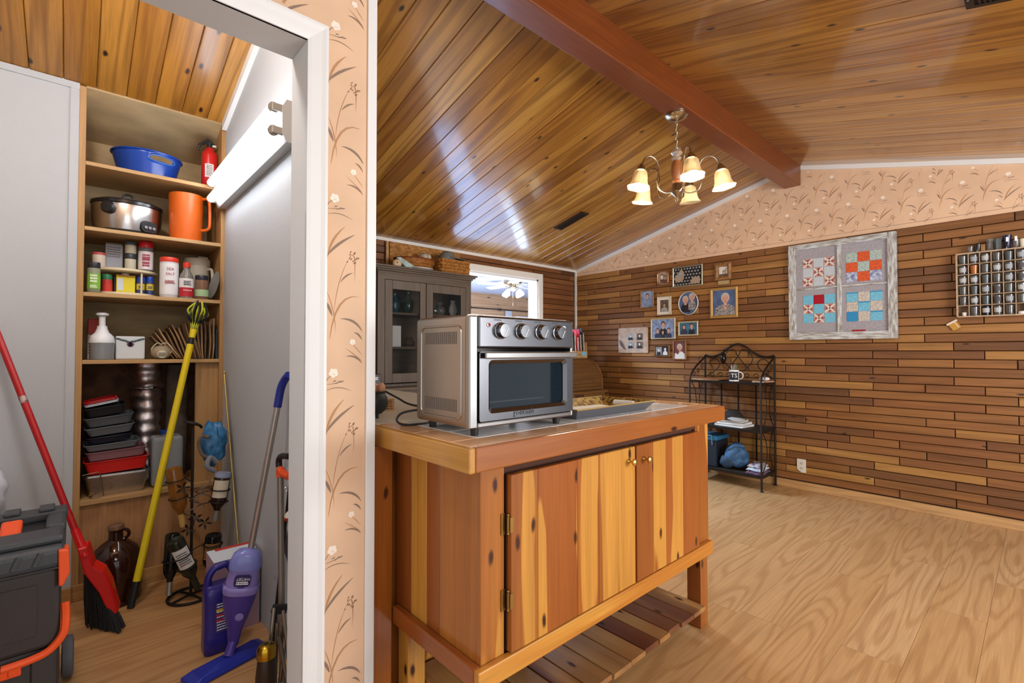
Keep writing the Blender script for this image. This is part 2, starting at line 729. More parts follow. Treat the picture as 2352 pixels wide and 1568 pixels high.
rnd = random.Random(11)
z = 0.072
r = 0
while z < 2.07:
    # joints fall on a regular module, staggered row by row
    y = YW - 0.004
    first = True
    while y > -0.75:
        k = rnd.choice([1, 1, 2, 2, 2, 3])
        L = k * UNIT
        off = 0.155 if r % 2 else 0.0
        if first:
            L = (rnd.choice([1, 2]) * UNIT) - off + 0.02
            first = False
        plank(wallr, 'y', L, PLANKW, (XW + rnd.choice([-0.006, -0.003, 0, 0.0, 0.003]), y - L, z))
        y -= L
    z += ROWH
    r += 1
ZP = z            # top of the planks
# wallpaper above the planks
wp = [(-1.2, ZP), (YW, ZP), (YW, roof(YW)), (YR, ZR), (-1.2, roof(-1.2))]
MB().prism(wp, 0.004, Matrix(((0, 0, 1, XW + 0.004), (1, 0, 0, 0), (0, 1, 0, 0), (0, 0, 0, 1)))).build('wallpaper', WPAPER, wallr)
INK_G = mat('print_grey_leaf', '8c7564', 0.8)
INK_T = mat('print_tan_leaf', 'b98a5e', 0.8)
INK_B = mat('print_brown_seed', '8a6248', 0.8)
INK_W = mat('print_white_petal', 'f2e4d2', 0.8)


def bez(p0, p1, p2, n=7):
    return [((1 - t) ** 2 * p0[0] + 2 * t * (1 - t) * p1[0] + t * t * p2[0], (1 - t) ** 2 * p0[1] + 2 * t * (1 - t) * p1[1] + t * t * p2[1])
            for t in [i / (n - 1) for i in range(n)]]


def leaf(p0, p1, p2, w, mi, out):
    # p1 is a point ON the curve's middle
    c = (2 * p1[0] - (p0[0] + p2[0]) / 2, 2 * p1[1] - (p0[1] + p2[1]) / 2)
    pts = bez(p0, c, p2)
    L, R_ = [], []
    for i, p in enumerate(pts):
        a = pts[max(0, i - 1)]
        b = pts[min(len(pts) - 1, i + 1)]
        d = math.hypot(b[0] - a[0], b[1] - a[1]) or 1
        nx, ny = -(b[1] - a[1]) / d, (b[0] - a[0]) / d
        t = i / (len(pts) - 1)
        h = w / 2 * max(0.12, math.sin(PI * t) ** 0.8)
        L.append((p[0] + nx * h, p[1] + ny * h))
        R_.append((p[0] - nx * h, p[1] - ny * h))
    for i in range(len(pts) - 1):
        out.append(([L[i], L[i + 1], R_[i + 1], R_[i]], mi))


def blob(c, r, mi, out, n=8, sx=1.0, rot=0.0):
    out.append(([(c[0] + r * sx * math.cos(rot + 2 * PI * k / n), c[1] + r * math.sin(rot + 2 * PI * k / n)) for k in range(n)], mi))


def flower(c, r, out):
    for k in range(5):
        a = k * 1.2566 + 0.4
        blob((c[0] + r * 0.55 * math.cos(a), c[1] + r * 0.5 * math.sin(a)), r * 0.5, 3, out, 7)
    for k in range(3):
        blob((c[0] + r * 0.2 * k - r * .1, c[1] + r * 0.3), r * 0.07, 2, out, 5)


def motif():
    """one repeat of the printed pattern, units: 0.556 mm, v downwards"""
    o = []
    flower((85, 345), 25, o)
    leaf((45, 395), (58, 372), (75, 358), 3, 0, o)
    leaf((45, 405), (95, 398), (140, 390), 3, 0, o)
    for p in ((92, 388), (104, 399), (118, 392), (132, 392)):
        leaf((p[0] - 8, p[1] + 3), (p[0], p[1] - 2), (p[0] + 10, p[1] - 3), 6, 0, o)
    leaf((45, 435), (110, 421), (180, 441), 4, 0, o)
    leaf((50, 660), (78, 566), (140, 485), 11, 1, o)
    leaf((45, 652), (105, 582), (195, 518), 13, 0, o)
    leaf((85, 940), (112, 780), (160, 655), 3, 1, o)
    leaf((160, 655), (192, 635), (195, 765), 3, 2, o)
    q = random.Random(3)
    for k in range(15):
        p = (150 + q.random() * 62, 615 + q.random() * 66)
        leaf(p, (p[0] + 4, p[1] - 5), (p[0] + 8, p[1] - 11), 5, 2, o)
    leaf((120, 775), (150, 740), (186, 721), 8, 0, o)
    leaf((65, 1070), (118, 893), (220, 845), 9, 1, o)
    leaf((45, 880), (62, 915), (77, 952), 13, 0, o)
    leaf((45, 820), (80, 920), (96, 1032), 3, 1, o)
    leaf((239, 1027), (190, 977), (120, 965), 12, 0, o)
    leaf((195, 1035), (218, 1045), (238, 1072), 9, 0, o)
    flower((185, 1085), 17, o)
    leaf((190, 1100), (212, 1122), (236, 1152), 3, 1, o)
    leaf((150, 1160), (200, 1164), (238, 1196), 9, 0, o)
    leaf((150, 1120), (195, 1150), (238, 1185), 3, 1, o)
    return o


MOT = motif()
UN = 0.000556


def sprigs(M, u0, v0, cols, colw, inside, lo=0.0006, shift=0.25, rows=range(-2, 7)):
    b = MB()
    cnt = 0
    for c in range(cols):
        for k in rows:
            for poly, mi in MOT:
                q = [(u0 + c * colw + (p[0] - 45) * UN, v0 + k * 0.5 + (c % 2) * shift - (p[1] - 340) * UN) for p in poly]
                if all(inside(a, e) for a, e in q):
                    cnt += 1
                    b.face([M @ Vector((a, e, lo + 0.00001 * (cnt % 97))) for a, e in q], mi)
    return b


b = sprigs(onX(XW + 0.004), -3.86, 2.1, 34, 0.112, lambda u, v: v > ZP + 0.012 and v < roof(-u) - 0.045 and u < 0.6 and not (abs(-u - 1.437) < 0.066 and v > 2.58))
b.box((XW + 0.0032, -1.0, ZP + 0.031), (XW + 0.0036, YW, ZP + 0.0335), 0)
b.build('printed_sprigs', [INK_G, INK_T, INK_B, INK_W], wallr, kind='stuff')
# white trims of the gable, far wall and corner
def gtrim(y0, y1):
    h = 0.036
    vs = [(XW - 0.012, y0, roof(y0)), (XW - 0.012, y1, roof(y1)), (XW - 0.012, y1, roof(y1) - h), (XW - 0.012, y0, roof(y0) - h)]
    vs += [(XW + 0.004, p[1], p[2]) for p in vs]
    return MB().add(vs, [(0, 1, 2, 3), (7, 6, 5, 4), (0, 4, 5, 1), (1, 5, 6, 2), (2, 6, 7, 3), (3, 7, 4, 0)])


struct(gtrim(1.502, YW - 0.012).build('trim_1', TRIMW))
struct(gtrim(-1.0, 1.372).build('trim_2', TRIMW))
struct(MB().box((0.74, YW - 0.016, 2.135), (XW, YW + 0.004, 2.178)).build('trim_3', TRIMW))
struct(MB().box((XW - 0.022, YW - 0.022, 0.05), (XW - 0.001, YW - 0.001, 2.135)).build('trim_4', TRIMW))
struct(MB().box((XW - 0.014, -1.0, 0.0), (XW + 0.014, YW, 0.066)).build('baseboard_right', BASEW, bevel=0.003))
# ---------------------------------------------------------------- far wall with the cased opening
OX0, OX1, OZ = 2.40, 3.922, 1.982
YB = YW + 0.016
wf = MB()
wf.box((0.68, YB, 0), (OX0, YB + 0.11, 2.2))
wf.box((OX1, YB, 0), (XW + 0.1, YB + 0.11, 2.2))
wf.box((OX0, YB, OZ), (OX1, YB + 0.11, 2.2))
wallf = struct(wf.build('wall_far', DARKB))
z = 0.072
r = 0
while z < 2.13:
    spans = [(0.74, OX0 - 0.07), (OX1 + 0.07, XW - 0.024)] if z < OZ + 0.02 else [(0.74, XW - 0.024)]
    for (a, e) in spans:
        x = a
        while x < e - 0.02:
            k = rnd.choice([1, 2, 2, 3])
            L = min(k * UNIT + (0.155 if r % 2 and x == a else 0), e - x)
            if e - x - L < 0.06:
                L = e - x
            plank(wallf, 'x', L, PLANKX, (x, YW + rnd.choice([-0.006, -0.003, 0, 0, 0.003]), z))
            x += L
    z += ROWH
    r += 1
# opening casing + jamb
cas = MB()
cas.box((OX0 - 0.066, YW - 0.02, 0), (OX0, YB, OZ + 0.068)).box((OX1, YW - 0.02, 0), (OX1 + 0.066, YB, OZ + 0.068))
cas.box((OX0, YW - 0.02, OZ), (OX1, YB, OZ + 0.068))
struct(cas.build('trim_5', TRIMW, bevel=0.004))
jm = MB()
jm.box((OX0 - 0.001, YW - 0.005, 0), (OX0 + 0.02, YB + 0.12, OZ)).box((OX1 - 0.02, YW - 0.005, 0), (OX1 + 0.001, YB + 0.12, OZ))
jm.box((OX0, YW - 0.005, OZ - 0.02), (OX1, YB + 0.12, OZ + 0.001))
struct(jm.build('door_2', TRIMW))
# ---------------------------------------------------------------- the room behind the opening
YF = 8.25
FPINE = wood('far_pine', ['c39a72', 'cfa884', 'c8a27c'], 'x', rough=0.5, ring=5, ringw=0.25, across=6, along=0.5, knots=0.05, kscale=(0.8, 4), grain=0.15, darkc='a8703c')
struct(MB().box((1.0, 4.02, -0.05), (9.5, YF + 0.1, 0.0)).build('floor', mat('far_floor_pale', 'b4bccb', 0.6, var=0.05, vscale=4)))
struct(MB().box((1.0, 4.0, 2.44), (9.5, YF + 0.1, 2.5)).build('ceiling', mat('far_ceiling_white', 'c4c9d2', 0.8)))
fw_ = struct(MB().box((1.0, YF, 0), (9.5, YF + 0.1, 2.44)).build('wall_far_room', FPINE))
z = 0.0
while z < 2.4:
    x = 4.2 - rnd.random() * 1.5
    while x < 9.4:
        L = 2.4
        t = MB().box((x + 0.002, YF - 0.012, z + 0.003), (x + L - 0.002, YF, z + 0.197)).build('plank', FPINE, fw_, loc=(x, YF, z))
        x += L
    z += 0.2
struct(MB().box((9.4, 4.0, 0), (9.5, YF, 2.44)).build('wall_far_room', FPINE))
struct(MB().box((0.9, 4.0, 0), (1.0, YF, 2.44)).build('wall_far_room', FPINE))
# ---------------------------------------------------------------- partition with the pantry door
YD0, YD1, XJ, ZD = 1.361, 1.476, 0.47, 2.03
XE = 0.674
pt = MB()
pt.box((XJ + 0.02, YD0, 0), (XE - 0.004, YD1, 2.78))
pt.box((-0.31, YD0, ZD + 0.02), (XJ + 0.02, YD1, 2.78))
pt.box((-1.3, YD0, 0), (-0.31, YD1, 2.78))
wl = struct(pt.build('wall_left', WPAPER))
b = sprigs(onY(YD0), hit(749, 452, 'Y', YD0).x + 0.002, hit(765, 452, 'Y', YD0).z, 1, 0.135, lambda u, v: 0.522 < u < 0.652 and v > 0.02)
b2 = sprigs(onY(YD0), hit(749, 452, 'Y', YD0).x + 0.002 - 0.14, hit(765, 452, 'Y', YD0).z + .12, 1, 0.135, lambda u, v: u < 0.522 and v > 2.09)
b.v, k0 = b.v, len(b.v)
b.add(b2.v, b2.f)
b.m[-len(b2.f):] = b2.m if b2.f else b.m[-0:]
b.build('printed_sprigs', [INK_G, INK_T, INK_B, INK_W], wl, kind='stuff')
# corner bead at the free end of the partition
cb = MB().box((0.648, YD0 - 0.007, 0), (XE + 0.003, YD0, 2.74)).box((XE - 0.004, YD0, 0), (XE + 0.003, YD1 + 0.004, 2.74))
struct(cb.build('trim_6', TRIMW, bevel=0.002))
# stepped door casing, mitred
def casing_leg(x0):
    b = MB()
    prof = [(0, 0.010), (0.008, 0.013), (0.010, 0.009), (0.022, 0.012), (0.036, 0.015), (0.038, 0.011), (0.048, 0.017), (0.055, 0.017)]
    z0, zt = 0, ZD
    vs, fs = [], []
    for dx, t in prof:
        vs += [(x0 + dx, YD0 - t, z0), (x0 + dx, YD0 - t, zt + dx)]
    for i in range(len(prof) - 1):
        fs.append((2 * i, 2 * i + 2, 2 * i + 3, 2 * i + 1))
    k = len(vs)
    vs += [(x0, YD0, z0), (x0, YD0, zt), (x0 + 0.055, YD0, z0), (x0 + 0.055, YD0, zt + 0.055)]
    fs += [(k, 0, 1, k + 1), (2 * len(prof) - 2, k + 2, k + 3, 2 * len(prof) - 1)]
    b.add(vs, fs)
    # header
    k = []
    vs, fs = [], []
    for dx, t in prof:
        vs += [(-0.36, YD0 - t, zt + dx), (x0 + dx, YD0 - t, zt + dx)]
    for i in range(len(prof) - 1):
        fs.append((2 * i, 2 * i + 1, 2 * i + 3, 2 * i + 2))
    j = len(vs)
    vs += [(-0.36, YD0, zt), (x0, YD0, zt), (-0.36, YD0, zt + 0.055), (x0 + 0.055, YD0, zt + 0.055)]
    fs += [(j, j + 1, 1, 0), (2 * len(prof) - 2, 2 * len(prof) - 1, j + 3, j + 2)]
    b.add(vs, fs)
    return b


struct(casing_leg(XJ).build('trim_7', TRIMW))
JAMB = mat('jamb_paint', 'd4d2ce', 0.5)
jb = MB().box((XJ, YD0 - 0.008, 0), (XJ + 0.02, YD1 + 0.006, ZD)).box((-0.31, YD0 - 0.008, ZD), (XJ + 0.02, YD1 + 0.006, ZD + 0.02))
jb.box((-0.33, YD0 - 0.008, 0), (-0.31, YD1 + 0.006, ZD))
struct(jb.build('door_1', JAMB, bevel=0.002))
# ---------------------------------------------------------------- pantry walls
XP, YP = 0.622, 3.06
struct(MB().box((XP, YD1, 0), (0.722, 3.885, 2.95)).build('wall_pantry_right', PWALL))
struct(MB().box((-1.1, YP, 0), (0.0118, YP + 0.1, 2.75)).build('wall_pantry_back', PWALL))
struct(MB().box((-1.1, 3.455, 0), (0.621, 3.52, 2.9)).build('pantry_rear_light_block', PWALL))  # unseen backing, added to stop light leaking through the shelf gaps
struct(MB().box((-1.1, YD1, 0), (-1.0, YP, 2.95)).build('wall_pantry_left', PWALL))
# white trim boards where pantry walls meet the ceiling
struct(MB().box((-1.0, YP - 0.006, pceil(YP) - 0.032), (0.012, YP, pceil(YP) - 0.002)).box((-0.02, YP - 0.005, 0.06), (0.009, YP, 2.41)).build('trim_8', PWALL))
y0, y1 = 1.5, 3.05
vs = [(XP - 0.022, y0, pceil(y0) - 0.001), (XP, y0, pceil(y0) - 0.001), (XP, y0, pceil(y0) - 0.045), (XP - 0.022, y0, pceil(y0) - 0.045)]
vs += [(a, y1, c - pceil(y0) + pceil(y1)) for a, _, c in vs]
struct(MB().add(vs, [(0, 1, 2, 3), (7, 6, 5, 4), (0, 4, 5, 1), (1, 5, 6, 2), (2, 6, 7, 3), (3, 7, 4, 0)]).build('trim_9', TRIMW))
struct(MB().box((-0.98, YP - 0.014, 0), (0.012, YP - 0.001, 0.075)).build('baseboard_pantry', OAKX, bevel=0.003))
# ================================================================ kitchen island
CED = dict(rough=0.32, ring=4, ringw=0.18, across=10, along=0.5, knots=0.13, kscale=(5.5, 13.0), kfrac=0.3, grain=0.16, darkc='7a3508', coat=0.25, kdark='3a1404')
RED = ['7a3c12', '8e4a18', 'a85e20', '82421a', 'b06c26', '92501c']
CEDV = wood('cedar_upright', RED, 'z', sap='c88c3a', sapscale=(0.7, 6.0), sappos=(0.525, 0.54), **CED)
CEDX = wood('cedar_rail_x', ['c07a2c', 'b06a22'], 'x', sap='d0923c', sapscale=(0.8, 7.0), **CED)
CEDAP = wood('cedar_apron_x', ['96541e', '9e5c24'], 'x', sap='ae6c30', sapscale=(0.8, 7.0), **CED)
CEDY = wood('cedar_rail_y', ['b87a34', 'c08a40'], 'y', sap='d09a4a', sapscale=(0.8, 7.0), **CED)
CEDR = wood('cedar_rail_dark_y', ['8a4518', '96501e'], 'y', sap='a8662e', sapscale=(0.8, 7.0), **CED)
SLAT = wood('cedar_slat', ['5a3428', '7a4a2c', 'b08450', '6a3e2c', '8a5a34', 'a87a48'], 'y', sap='b88448', sapscale=(0.6, 6.0), **CED)
BRASS = mat('brass', 'c9a55a', 0.28, 1.0)
TILE_O = mat('tile_terracotta_glaze', 'e0ae7e', 0.22, var=0.1, vscale=5, coat=0.5)
TILE_W = mat('tile_white_glaze', 'eef0f0', 0.2, var=0.03, vscale=6, coat=0.5)
GROUT = mat('grout', 'd8bf9c', 0.8)
ix0, ix1, iy0, iy1, iz = 0.705, 2.08, 0.925, 1.44, 0.935
isl = thing('kitchen_island', 'cedar kitchen island with tiled top, two plank doors and slatted lower shelf', 'kitchen island', ((ix0 + ix1) / 2, 1.18, 0))
top = MB().box((ix0 + 0.018, iy0 + 0.018, iz - 0.045), (ix1 - 0.018, iy1, iz - 0.002)).build('countertop', GROUT, isl)
# border tiles
bx0, by0, bx1, by1 = ix0 + 0.02, iy0 + 0.02, ix1 - 0.02, iy1
bw = 0.09


def tile(x0, x1, y0, y1, m):
    g = 0.0018
    w, d = x1 - x0 - 2 * g, y1 - y0 - 2 * g
    b = MB()
    c = 0.002
    lo = [(0, 0, -0.006), (w, 0, -0.006), (w, d, -0.006), (0, d, -0.006)]
    md = [(0, 0, -c), (w, 0, -c), (w, d, -c), (0, d, -c)]
    hi = [(c, c, 0), (w - c, c, 0), (w - c, d - c, 0), (c, d - c, 0)]
    fs = [(8, 9, 10, 11)] + [(k + i, k + (i + 1) % 4, k + 4 + (i + 1) % 4, k + 4 + i) for k in (0, 4) for i in range(4)]
    b.add([(p[0] + x0 + g, p[1] + y0 + g, p[2] + iz) for p in lo + md + hi], fs)
    return b.build('tile', m, top, loc=(x0 + g, y0 + g, iz))


xs = [bx0, 0.912, 1.107, 1.318, 1.515, 1.732, 1.945, bx1]
for a, e in zip(xs[:-1], xs[1:]):
    tile(a, e, by0, by0 + bw, TILE_O)
ys = [by0 + bw, 1.222, 1.41, by1]
for a, e in zip(ys[:-1], ys[1:]):
    tile(bx0, bx0 + bw, a, e, TILE_O)
    tile(bx1 - bw, bx1, a, e, TILE_O)
nx, ny = 8, 3
for i in range(nx):
    for j in range(ny):
        X0, X1, Y0, Y1 = bx0 + bw, bx1 - bw, by0 + bw, by1
        tile(X0 + (X1 - X0) * i / nx, X0 + (X1 - X0) * (i + 1) / nx, Y0 + (Y1 - Y0) * j / ny, Y0 + (Y1 - Y0) * (j + 1) / ny, TILE_W)
az = 0.874
MB().box((ix0 + 0.0195, iy0, az), (ix1, iy0 + 0.019, iz + 0.001)).build('edge_board', CEDAP, isl, bevel=0.004)
MB().box((ix0, iy0, az), (ix0 + 0.019, iy1, iz + 0.001)).build('edge_board', CEDY, isl, bevel=0.004)
MB().box((ix1 - 0.019, iy0 + 0.0195, az), (ix1, iy1, iz + 0.001)).build('edge_board', CEDY, isl, bevel=0.004)
# carcass behind the planks
cx0, cx1, cy0, cy1, cz0, cz1 = 0.787, 2.042, 0.985, 1.43, 0.33, 0.89
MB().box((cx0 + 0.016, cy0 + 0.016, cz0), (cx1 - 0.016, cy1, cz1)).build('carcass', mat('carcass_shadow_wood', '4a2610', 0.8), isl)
for a, e in ((0.985, 1.173), (1.173, 1.242), (1.242, 1.329), (1.329, 1.424)):
    MB().box((cx0, a + 0.0006, cz0), (cx0 + 0.016, e - 0.0006, cz1)).build('side_plank', CEDV, isl, bevel=0.0012, seg=1, loc=(cx0, a, cz0))
for a, e in ((0.985, 1.1), (1.1, 1.22), (1.22, 1.33), (1.33, 1.43)):
    MB().box((cx1 - 0.016, a + 0.0006, cz0), (cx1, e - 0.0006, cz1)).build('side_plank', CEDV, isl, bevel=0.0012, seg=1, loc=(cx1, a, cz0))
for a, e in ((cx0 + 0.001, 0.868), (1.93, cx1)):
    MB().box((a, cy0, cz0), (e, cy0 + 0.016, cz1)).build('stile', CEDV, isl, bevel=0.0012, seg=1, loc=(a, cy0, cz0))
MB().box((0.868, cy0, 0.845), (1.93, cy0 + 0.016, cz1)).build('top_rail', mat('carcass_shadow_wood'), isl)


def door(bounds, z0, z1, kx, kz, hx):
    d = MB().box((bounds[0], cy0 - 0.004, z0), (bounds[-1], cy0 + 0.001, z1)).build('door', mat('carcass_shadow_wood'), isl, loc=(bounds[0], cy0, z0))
    for a, e in zip(bounds[:-1], bounds[1:]):
        MB().box((a + 0.0005, cy0 - 0.021, z0), (e - 0.0005, cy0 - 0.004, z1)).build('plank', CEDV, d, bevel=0.0015, seg=1, loc=(a, cy0, z0))
    k = MB()
    k.lathe([(0.008, 0), (0.008, 0.002), (0.0045, 0.006), (0.0045, 0.016), (0.012, 0.022), (0.0125, 0.027), (0.009, 0.030), (0.0, 0.031)], (kx, cy0 - 0.021, kz), 18, (0, -1, 0))
    k.build('knob', BRASS, d, smooth=True)
    for hz in hx[1]:
        h = MB()
        x = hx[0]
        h.box((x - 0.016, cy0 - 0.0035, hz - 0.028), (x - 0.002, cy0 - 0.001, hz + 0.028))
        h.box((x - 0.001, cy0 - 0.0225, hz - 0.02), (x + 0.011, cy0 - 0.0205, hz + 0.02))
        h.cyl((x - 0.001, cy0 - 0.014, hz - 0.022), (x - 0.001, cy0 - 0.014, hz + 0.022), 0.0042, n=10)
        h.ball((x - 0.001, cy0 - 0.014, hz + 0.025), 0.0042, 8, 6).ball((x - 0.001, cy0 - 0.014, hz - 0.025), 0.0042, 8, 6)
        for s_ in (-0.019, 0.019):
            h.cyl((x - 0.009, cy0 - 0.005, hz + s_), (x - 0.009, cy0 - 0.003, hz + s_), 0.0028, n=8)
        h.build('hinge', mat('aged_brass', 'a5854a', 0.4, 1.0), d)
    return d


door([0.874, 0.977, 1.148, 1.253, 1.359, 1.458], 0.366, 0.838, 1.418, 0.792, (0.871, (0.706, 0.504)))
door([1.468, 1.575, 1.662, 1.79, 1.922], 0.366, 0.838, 1.512, 0.787, (1.935, ()))
# rails, legs, slatted shelf
MB().box((0.7635, 0.963, 0.308), (2.037, 0.984, 0.362)).build('rail', CEDX, isl, bevel=0.003)
MB().box((0.764, 0.9845, 0.308), (0.786, 1.402, 0.362)).build('rail', CEDR, isl, bevel=0.003)
MB().box((2.043, 0.9845, 0.308), (2.06, 1.43, 0.362)).build('rail', CEDY, isl, bevel=0.003)
for lx in (0.79, 1.972):
    for ly in (0.986, 1.35):
        MB().box((lx, ly, 0), (lx + 0.062, ly + 0.062, 0.329)).build('leg', CEDV, isl, bevel=0.003, loc=(lx, ly, 0))
for ly in (1.02, 1.37):
    MB().box((0.852, ly, 0.075), (1.972, ly + 0.03, 0.094)).build('shelf_batten', CEDX, isl)
x = 0.856
q = random.Random(5)
while x < 1.965:
    w = min(q.uniform(0.075, 0.105), 1.969 - x)
    if w < 0.03:
        break
    f = q.uniform(0, 0.012)
    MB().box((x + 0.002, 0.958 + f, 0.0945), (x + w - 0.002, 1.43, 0.112)).build('slat', SLAT, isl, bevel=0.002, seg=1, loc=(x, 1.0, 0.11))
    x += w
# ---------------------------------------------------------------- kitchen base cabinet and grey worktop behind the island
kc = thing('base_cabinet', 'wooden kitchen base cabinet under the grey worktop behind the island', 'cabinet', (1.08, 2.1, 0))
MB().box((0.728, 1.448, 0.08), (1.40, 2.80, 0.888)).build('carcass', CEDV, kc, loc=(1.08, 2.1, 0))
MB().box((0.728, 1.46, 0.0), (1.34, 2.78, 0.08)).build('toe_kick', DARKB, kc)
for a, e in ((1.46, 1.9), (1.91, 2.35), (2.36, 2.79)):
    d = MB().box((1.40, a, 0.1), (1.418, e, 0.87)).build('door', CEDV, kc, bevel=0.003)
    MB().lathe([(0.005, 0), (0.005, 0.012), (0.013, 0.02), (0.0, 0.026)], (1.418, a + 0.05, 0.75), 14, (1, 0, 0)).build('knob', BRASS, d, smooth=True)
fp = MB().box((0.6795, 1.406, 0), (0.762, 1.428, 0.873)).build('filler_panel', wood('cedar_filler', ['9a5414', 'a05a18'], 'z', vary=0.3, **CED))
tag(fp, 'narrow upright cedar panel between wallpapered partition and island', 'panel')
tag(MB().box((0.7235, 1.4415, 0.8885), (1.44, 2.81, iz)).build('worktop', mat('grey_laminate', 'c9c4b8', 0.35, var=0.04, vscale=60), bevel=0.004),
    'pale grey laminate kitchen worktop behind the tiled island', 'worktop')
# ================================================================ toaster oven
STEEL = mat('brushed_steel', '9e9c99', 0.27, 1.0)
STEELX = mat('brushed_steel_front', '6f6f72', 0.26, 1.0, bump=0.015, bscale=60, stretch=(0.6, 1, 40))
STEELS = mat('steel_side', 'aea69e', 0.36, 1.0)
CHROME = mat('chrome', 'd8d8da', 0.08, 1.0)
BLACKP = mat('black_plastic', '1c1c1d', 0.45)
DARKST = mat('oven_cavity', '2c3032', 0.6)
tx0, tx1, ty0, ty1, tz0, tz1 = 0.797, 1.227, 1.045, 1.315, 0.957, 1.272
to = thing('toaster_oven', 'stainless steel countertop toaster oven with four knobs and glass door', 'toaster oven', ((tx0 + tx1) / 2, (ty0 + ty1) / 2, iz))
hb = MB()
t = 0.004


def cshell():
    """housing: rounded tunnel along Y, open in front"""
    b = MB()
    outer = rrect(tx1 - tx0, tz1 - tz0, 0.016, 5)
    inner = rrect(tx1 - tx0 - 2 * t, tz1 - tz0 - 2 * t, 0.013, 5)
    cx, cz = (tx0 + tx1) / 2, (tz0 + tz1) / 2
    n = len(outer)
    vs = []
    for ring_, yy in ((outer, ty0 + 0.022), (outer, ty1), (inner, ty0 + 0.022), (inner, ty1 - 0.004)):
        vs += [(cx + p[0], yy, cz + p[1]) for p in ring_]
    fs = []
    for i in range(n):
        j = (i + 1) % n
        fs.append((i, j, n + j, n + i)[::-1])
        fs.append((2 * n + i, 2 * n + j, 3 * n + j, 3 * n + i))
        fs.append((i, j, 2 * n + j, 2 * n + i))
    fs.append(tuple(range(n, 2 * n)))
    fs.append(tuple(reversed(range(3 * n, 4 * n))))
    return b.add(vs, fs)


hs = cshell().build('housing', STEELS, to, smooth=True)
# embossed side panel and vent slots
sp = MB()
ptsY = [p for p in rrect(0.205, 0.262, 0.02, 5)]
sp.tube([(tx0 - 0.0005, ty0 + 0.142 + p[0], (tz0 + tz1) / 2 - 0.004 + p[1]) for p in ptsY], 0.0032, 6, closed=True)
sp.build('side_emboss', STEELS, hs, smooth=True)
vb = MB()
for k in range(17):
    y = ty0 + 0.062 + k * 0.0098
    vb.box((tx0 - 0.0012, y, tz1 - 0.082), (tx0 + 0.0005, y + 0.0042, tz1 - 0.047))
    vb.box((tx0 - 0.0012, y, tz0 + 0.042), (tx0 + 0.0005, y + 0.0042, tz0 + 0.077))
vb.build('vent_slots', mat('slot_shadow', '7d746c', 0.6, 0.6), hs, kind='stuff')
# front frame (sides + bottom) that shows around door and panel
cx, cz = (tx0 + tx1) / 2, (tz0 + tz1) / 2
ff = MB()
ff.box((tx0 + 0.001, ty0 + 0.003, tz0), (tx0 + 0.03, ty0 + 0.024, tz1 - 0.004))
ff.box((tx1 - 0.012, ty0 + 0.003, tz0), (tx1 - 0.001, ty0 + 0.024, tz1 - 0.004))
ff.box((tx0 + 0.03, ty0 + 0.003, tz0), (tx1 - 0.012, ty0 + 0.024, tz0 + 0.016))
ff.build('front_frame', STEEL, to, bevel=0.004)
zpan = 1.178
cpn = MB().box((tx0 + 0.03, ty0, zpan), (tx1 - 0.006, ty0 + 0.024, tz1 - 0.003)).build('control_panel', STEELX, to, bevel=0.006)
for kx in (0.907, 0.988, 1.071, 1.150):
    k = MB()
    k.lathe([(0.0245, 0), (0.0245, 0.003), (0.0215, 0.004), (0.0205, 0.019), (0.019, 0.021), (0.0, 0.0212)], (kx, ty0, 1.228), 28, (0, -1, 0))
    ko = k.build('knob', mat('turned_steel', '8e8f92', 0.22, 1.0), to, smooth=True, loc=(kx, ty0, 1.228))
    MB().obox((kx + 0.004, ty0 - 0.0215, 1.223), (0.0016, 0.0008, 0.026), (0, 0.5, 0)).build('pointer', mat('white_print', 'f0f0f0', 0.5), ko)
il = MB().lathe([(0.0062, 0), (0.0062, 0.002), (0.0045, 0.0025)], (0.862, ty0, 1.243), 14, (0, -1, 0)).build('indicator_bezel', CHROME, to, smooth=True)
MB().lathe([(0.0043, 0), (0.0043, 0.003), (0.0, 0.0042)], (0.862, ty0 - 0.0005, 1.243), 12, (0, -1, 0)).build('indicator_lamp', mat('red_lens', 'a01c1c', 0.2), il, smooth=True)
st = MB().lathe([(0.0062, 0), (0.0062, 0.004), (0.0, 0.0045)], (1.1765, ty0, 1.2445), 16, (0, -1, 0)).build('steam_icon', mat('white_print'), to, smooth=True)
# door: frame with raised window surround, glass, handle
dz0, dz1, dx0, dx1 = tz0 + 0.018, 1.168, tx0 + 0.032, tx1 - 0.008
wx0, wx1, wz0, wz1 = 0.872, 1.180, 1.006, 1.134
do = thing.__call__ and None
db = MB()
op = rrect(dx1 - dx0, dz1 - dz0, 0.006, 3)
ip = rrect(wx1 - wx0, wz1 - wz0, 0.012, 3)
n = len(op)
C0 = ((dx0 + dx1) / 2, (dz0 + dz1) / 2)
C1 = ((wx0 + wx1) / 2, (wz0 + wz1) / 2)
ip2 = rrect(wx1 - wx0 + 0.022, wz1 - wz0 + 0.022, 0.014, 3)
rings = [([(C0[0] + p[0], C0[1] + p[1]) for p in op], ty0 + 0.02), ([(C0[0] + p[0], C0[1] + p[1]) for p in op], ty0 - 0.002),
         ([(C1[0] + p[0], C1[1] + p[1]) for p in ip2], ty0 - 0.002), ([(C1[0] + p[0], C1[1] + p[1]) for p in ip], ty0 + 0.007),
         ([(C1[0] + p[0], C1[1] + p[1]) for p in ip], ty0 + 0.02)]
vs, fs = [], []
for rg_, yy in rings:
    vs += [(p[0], yy, p[1]) for p in rg_]
for k in range(len(rings) - 1):
    for i in range(n):
        j = (i + 1) % n
        fs.append((k * n + i, k * n + j, (k + 1) * n + j, (k + 1) * n + i))
db.add(vs, fs)
dr = db.build('door', STEELX, to, smooth=30)
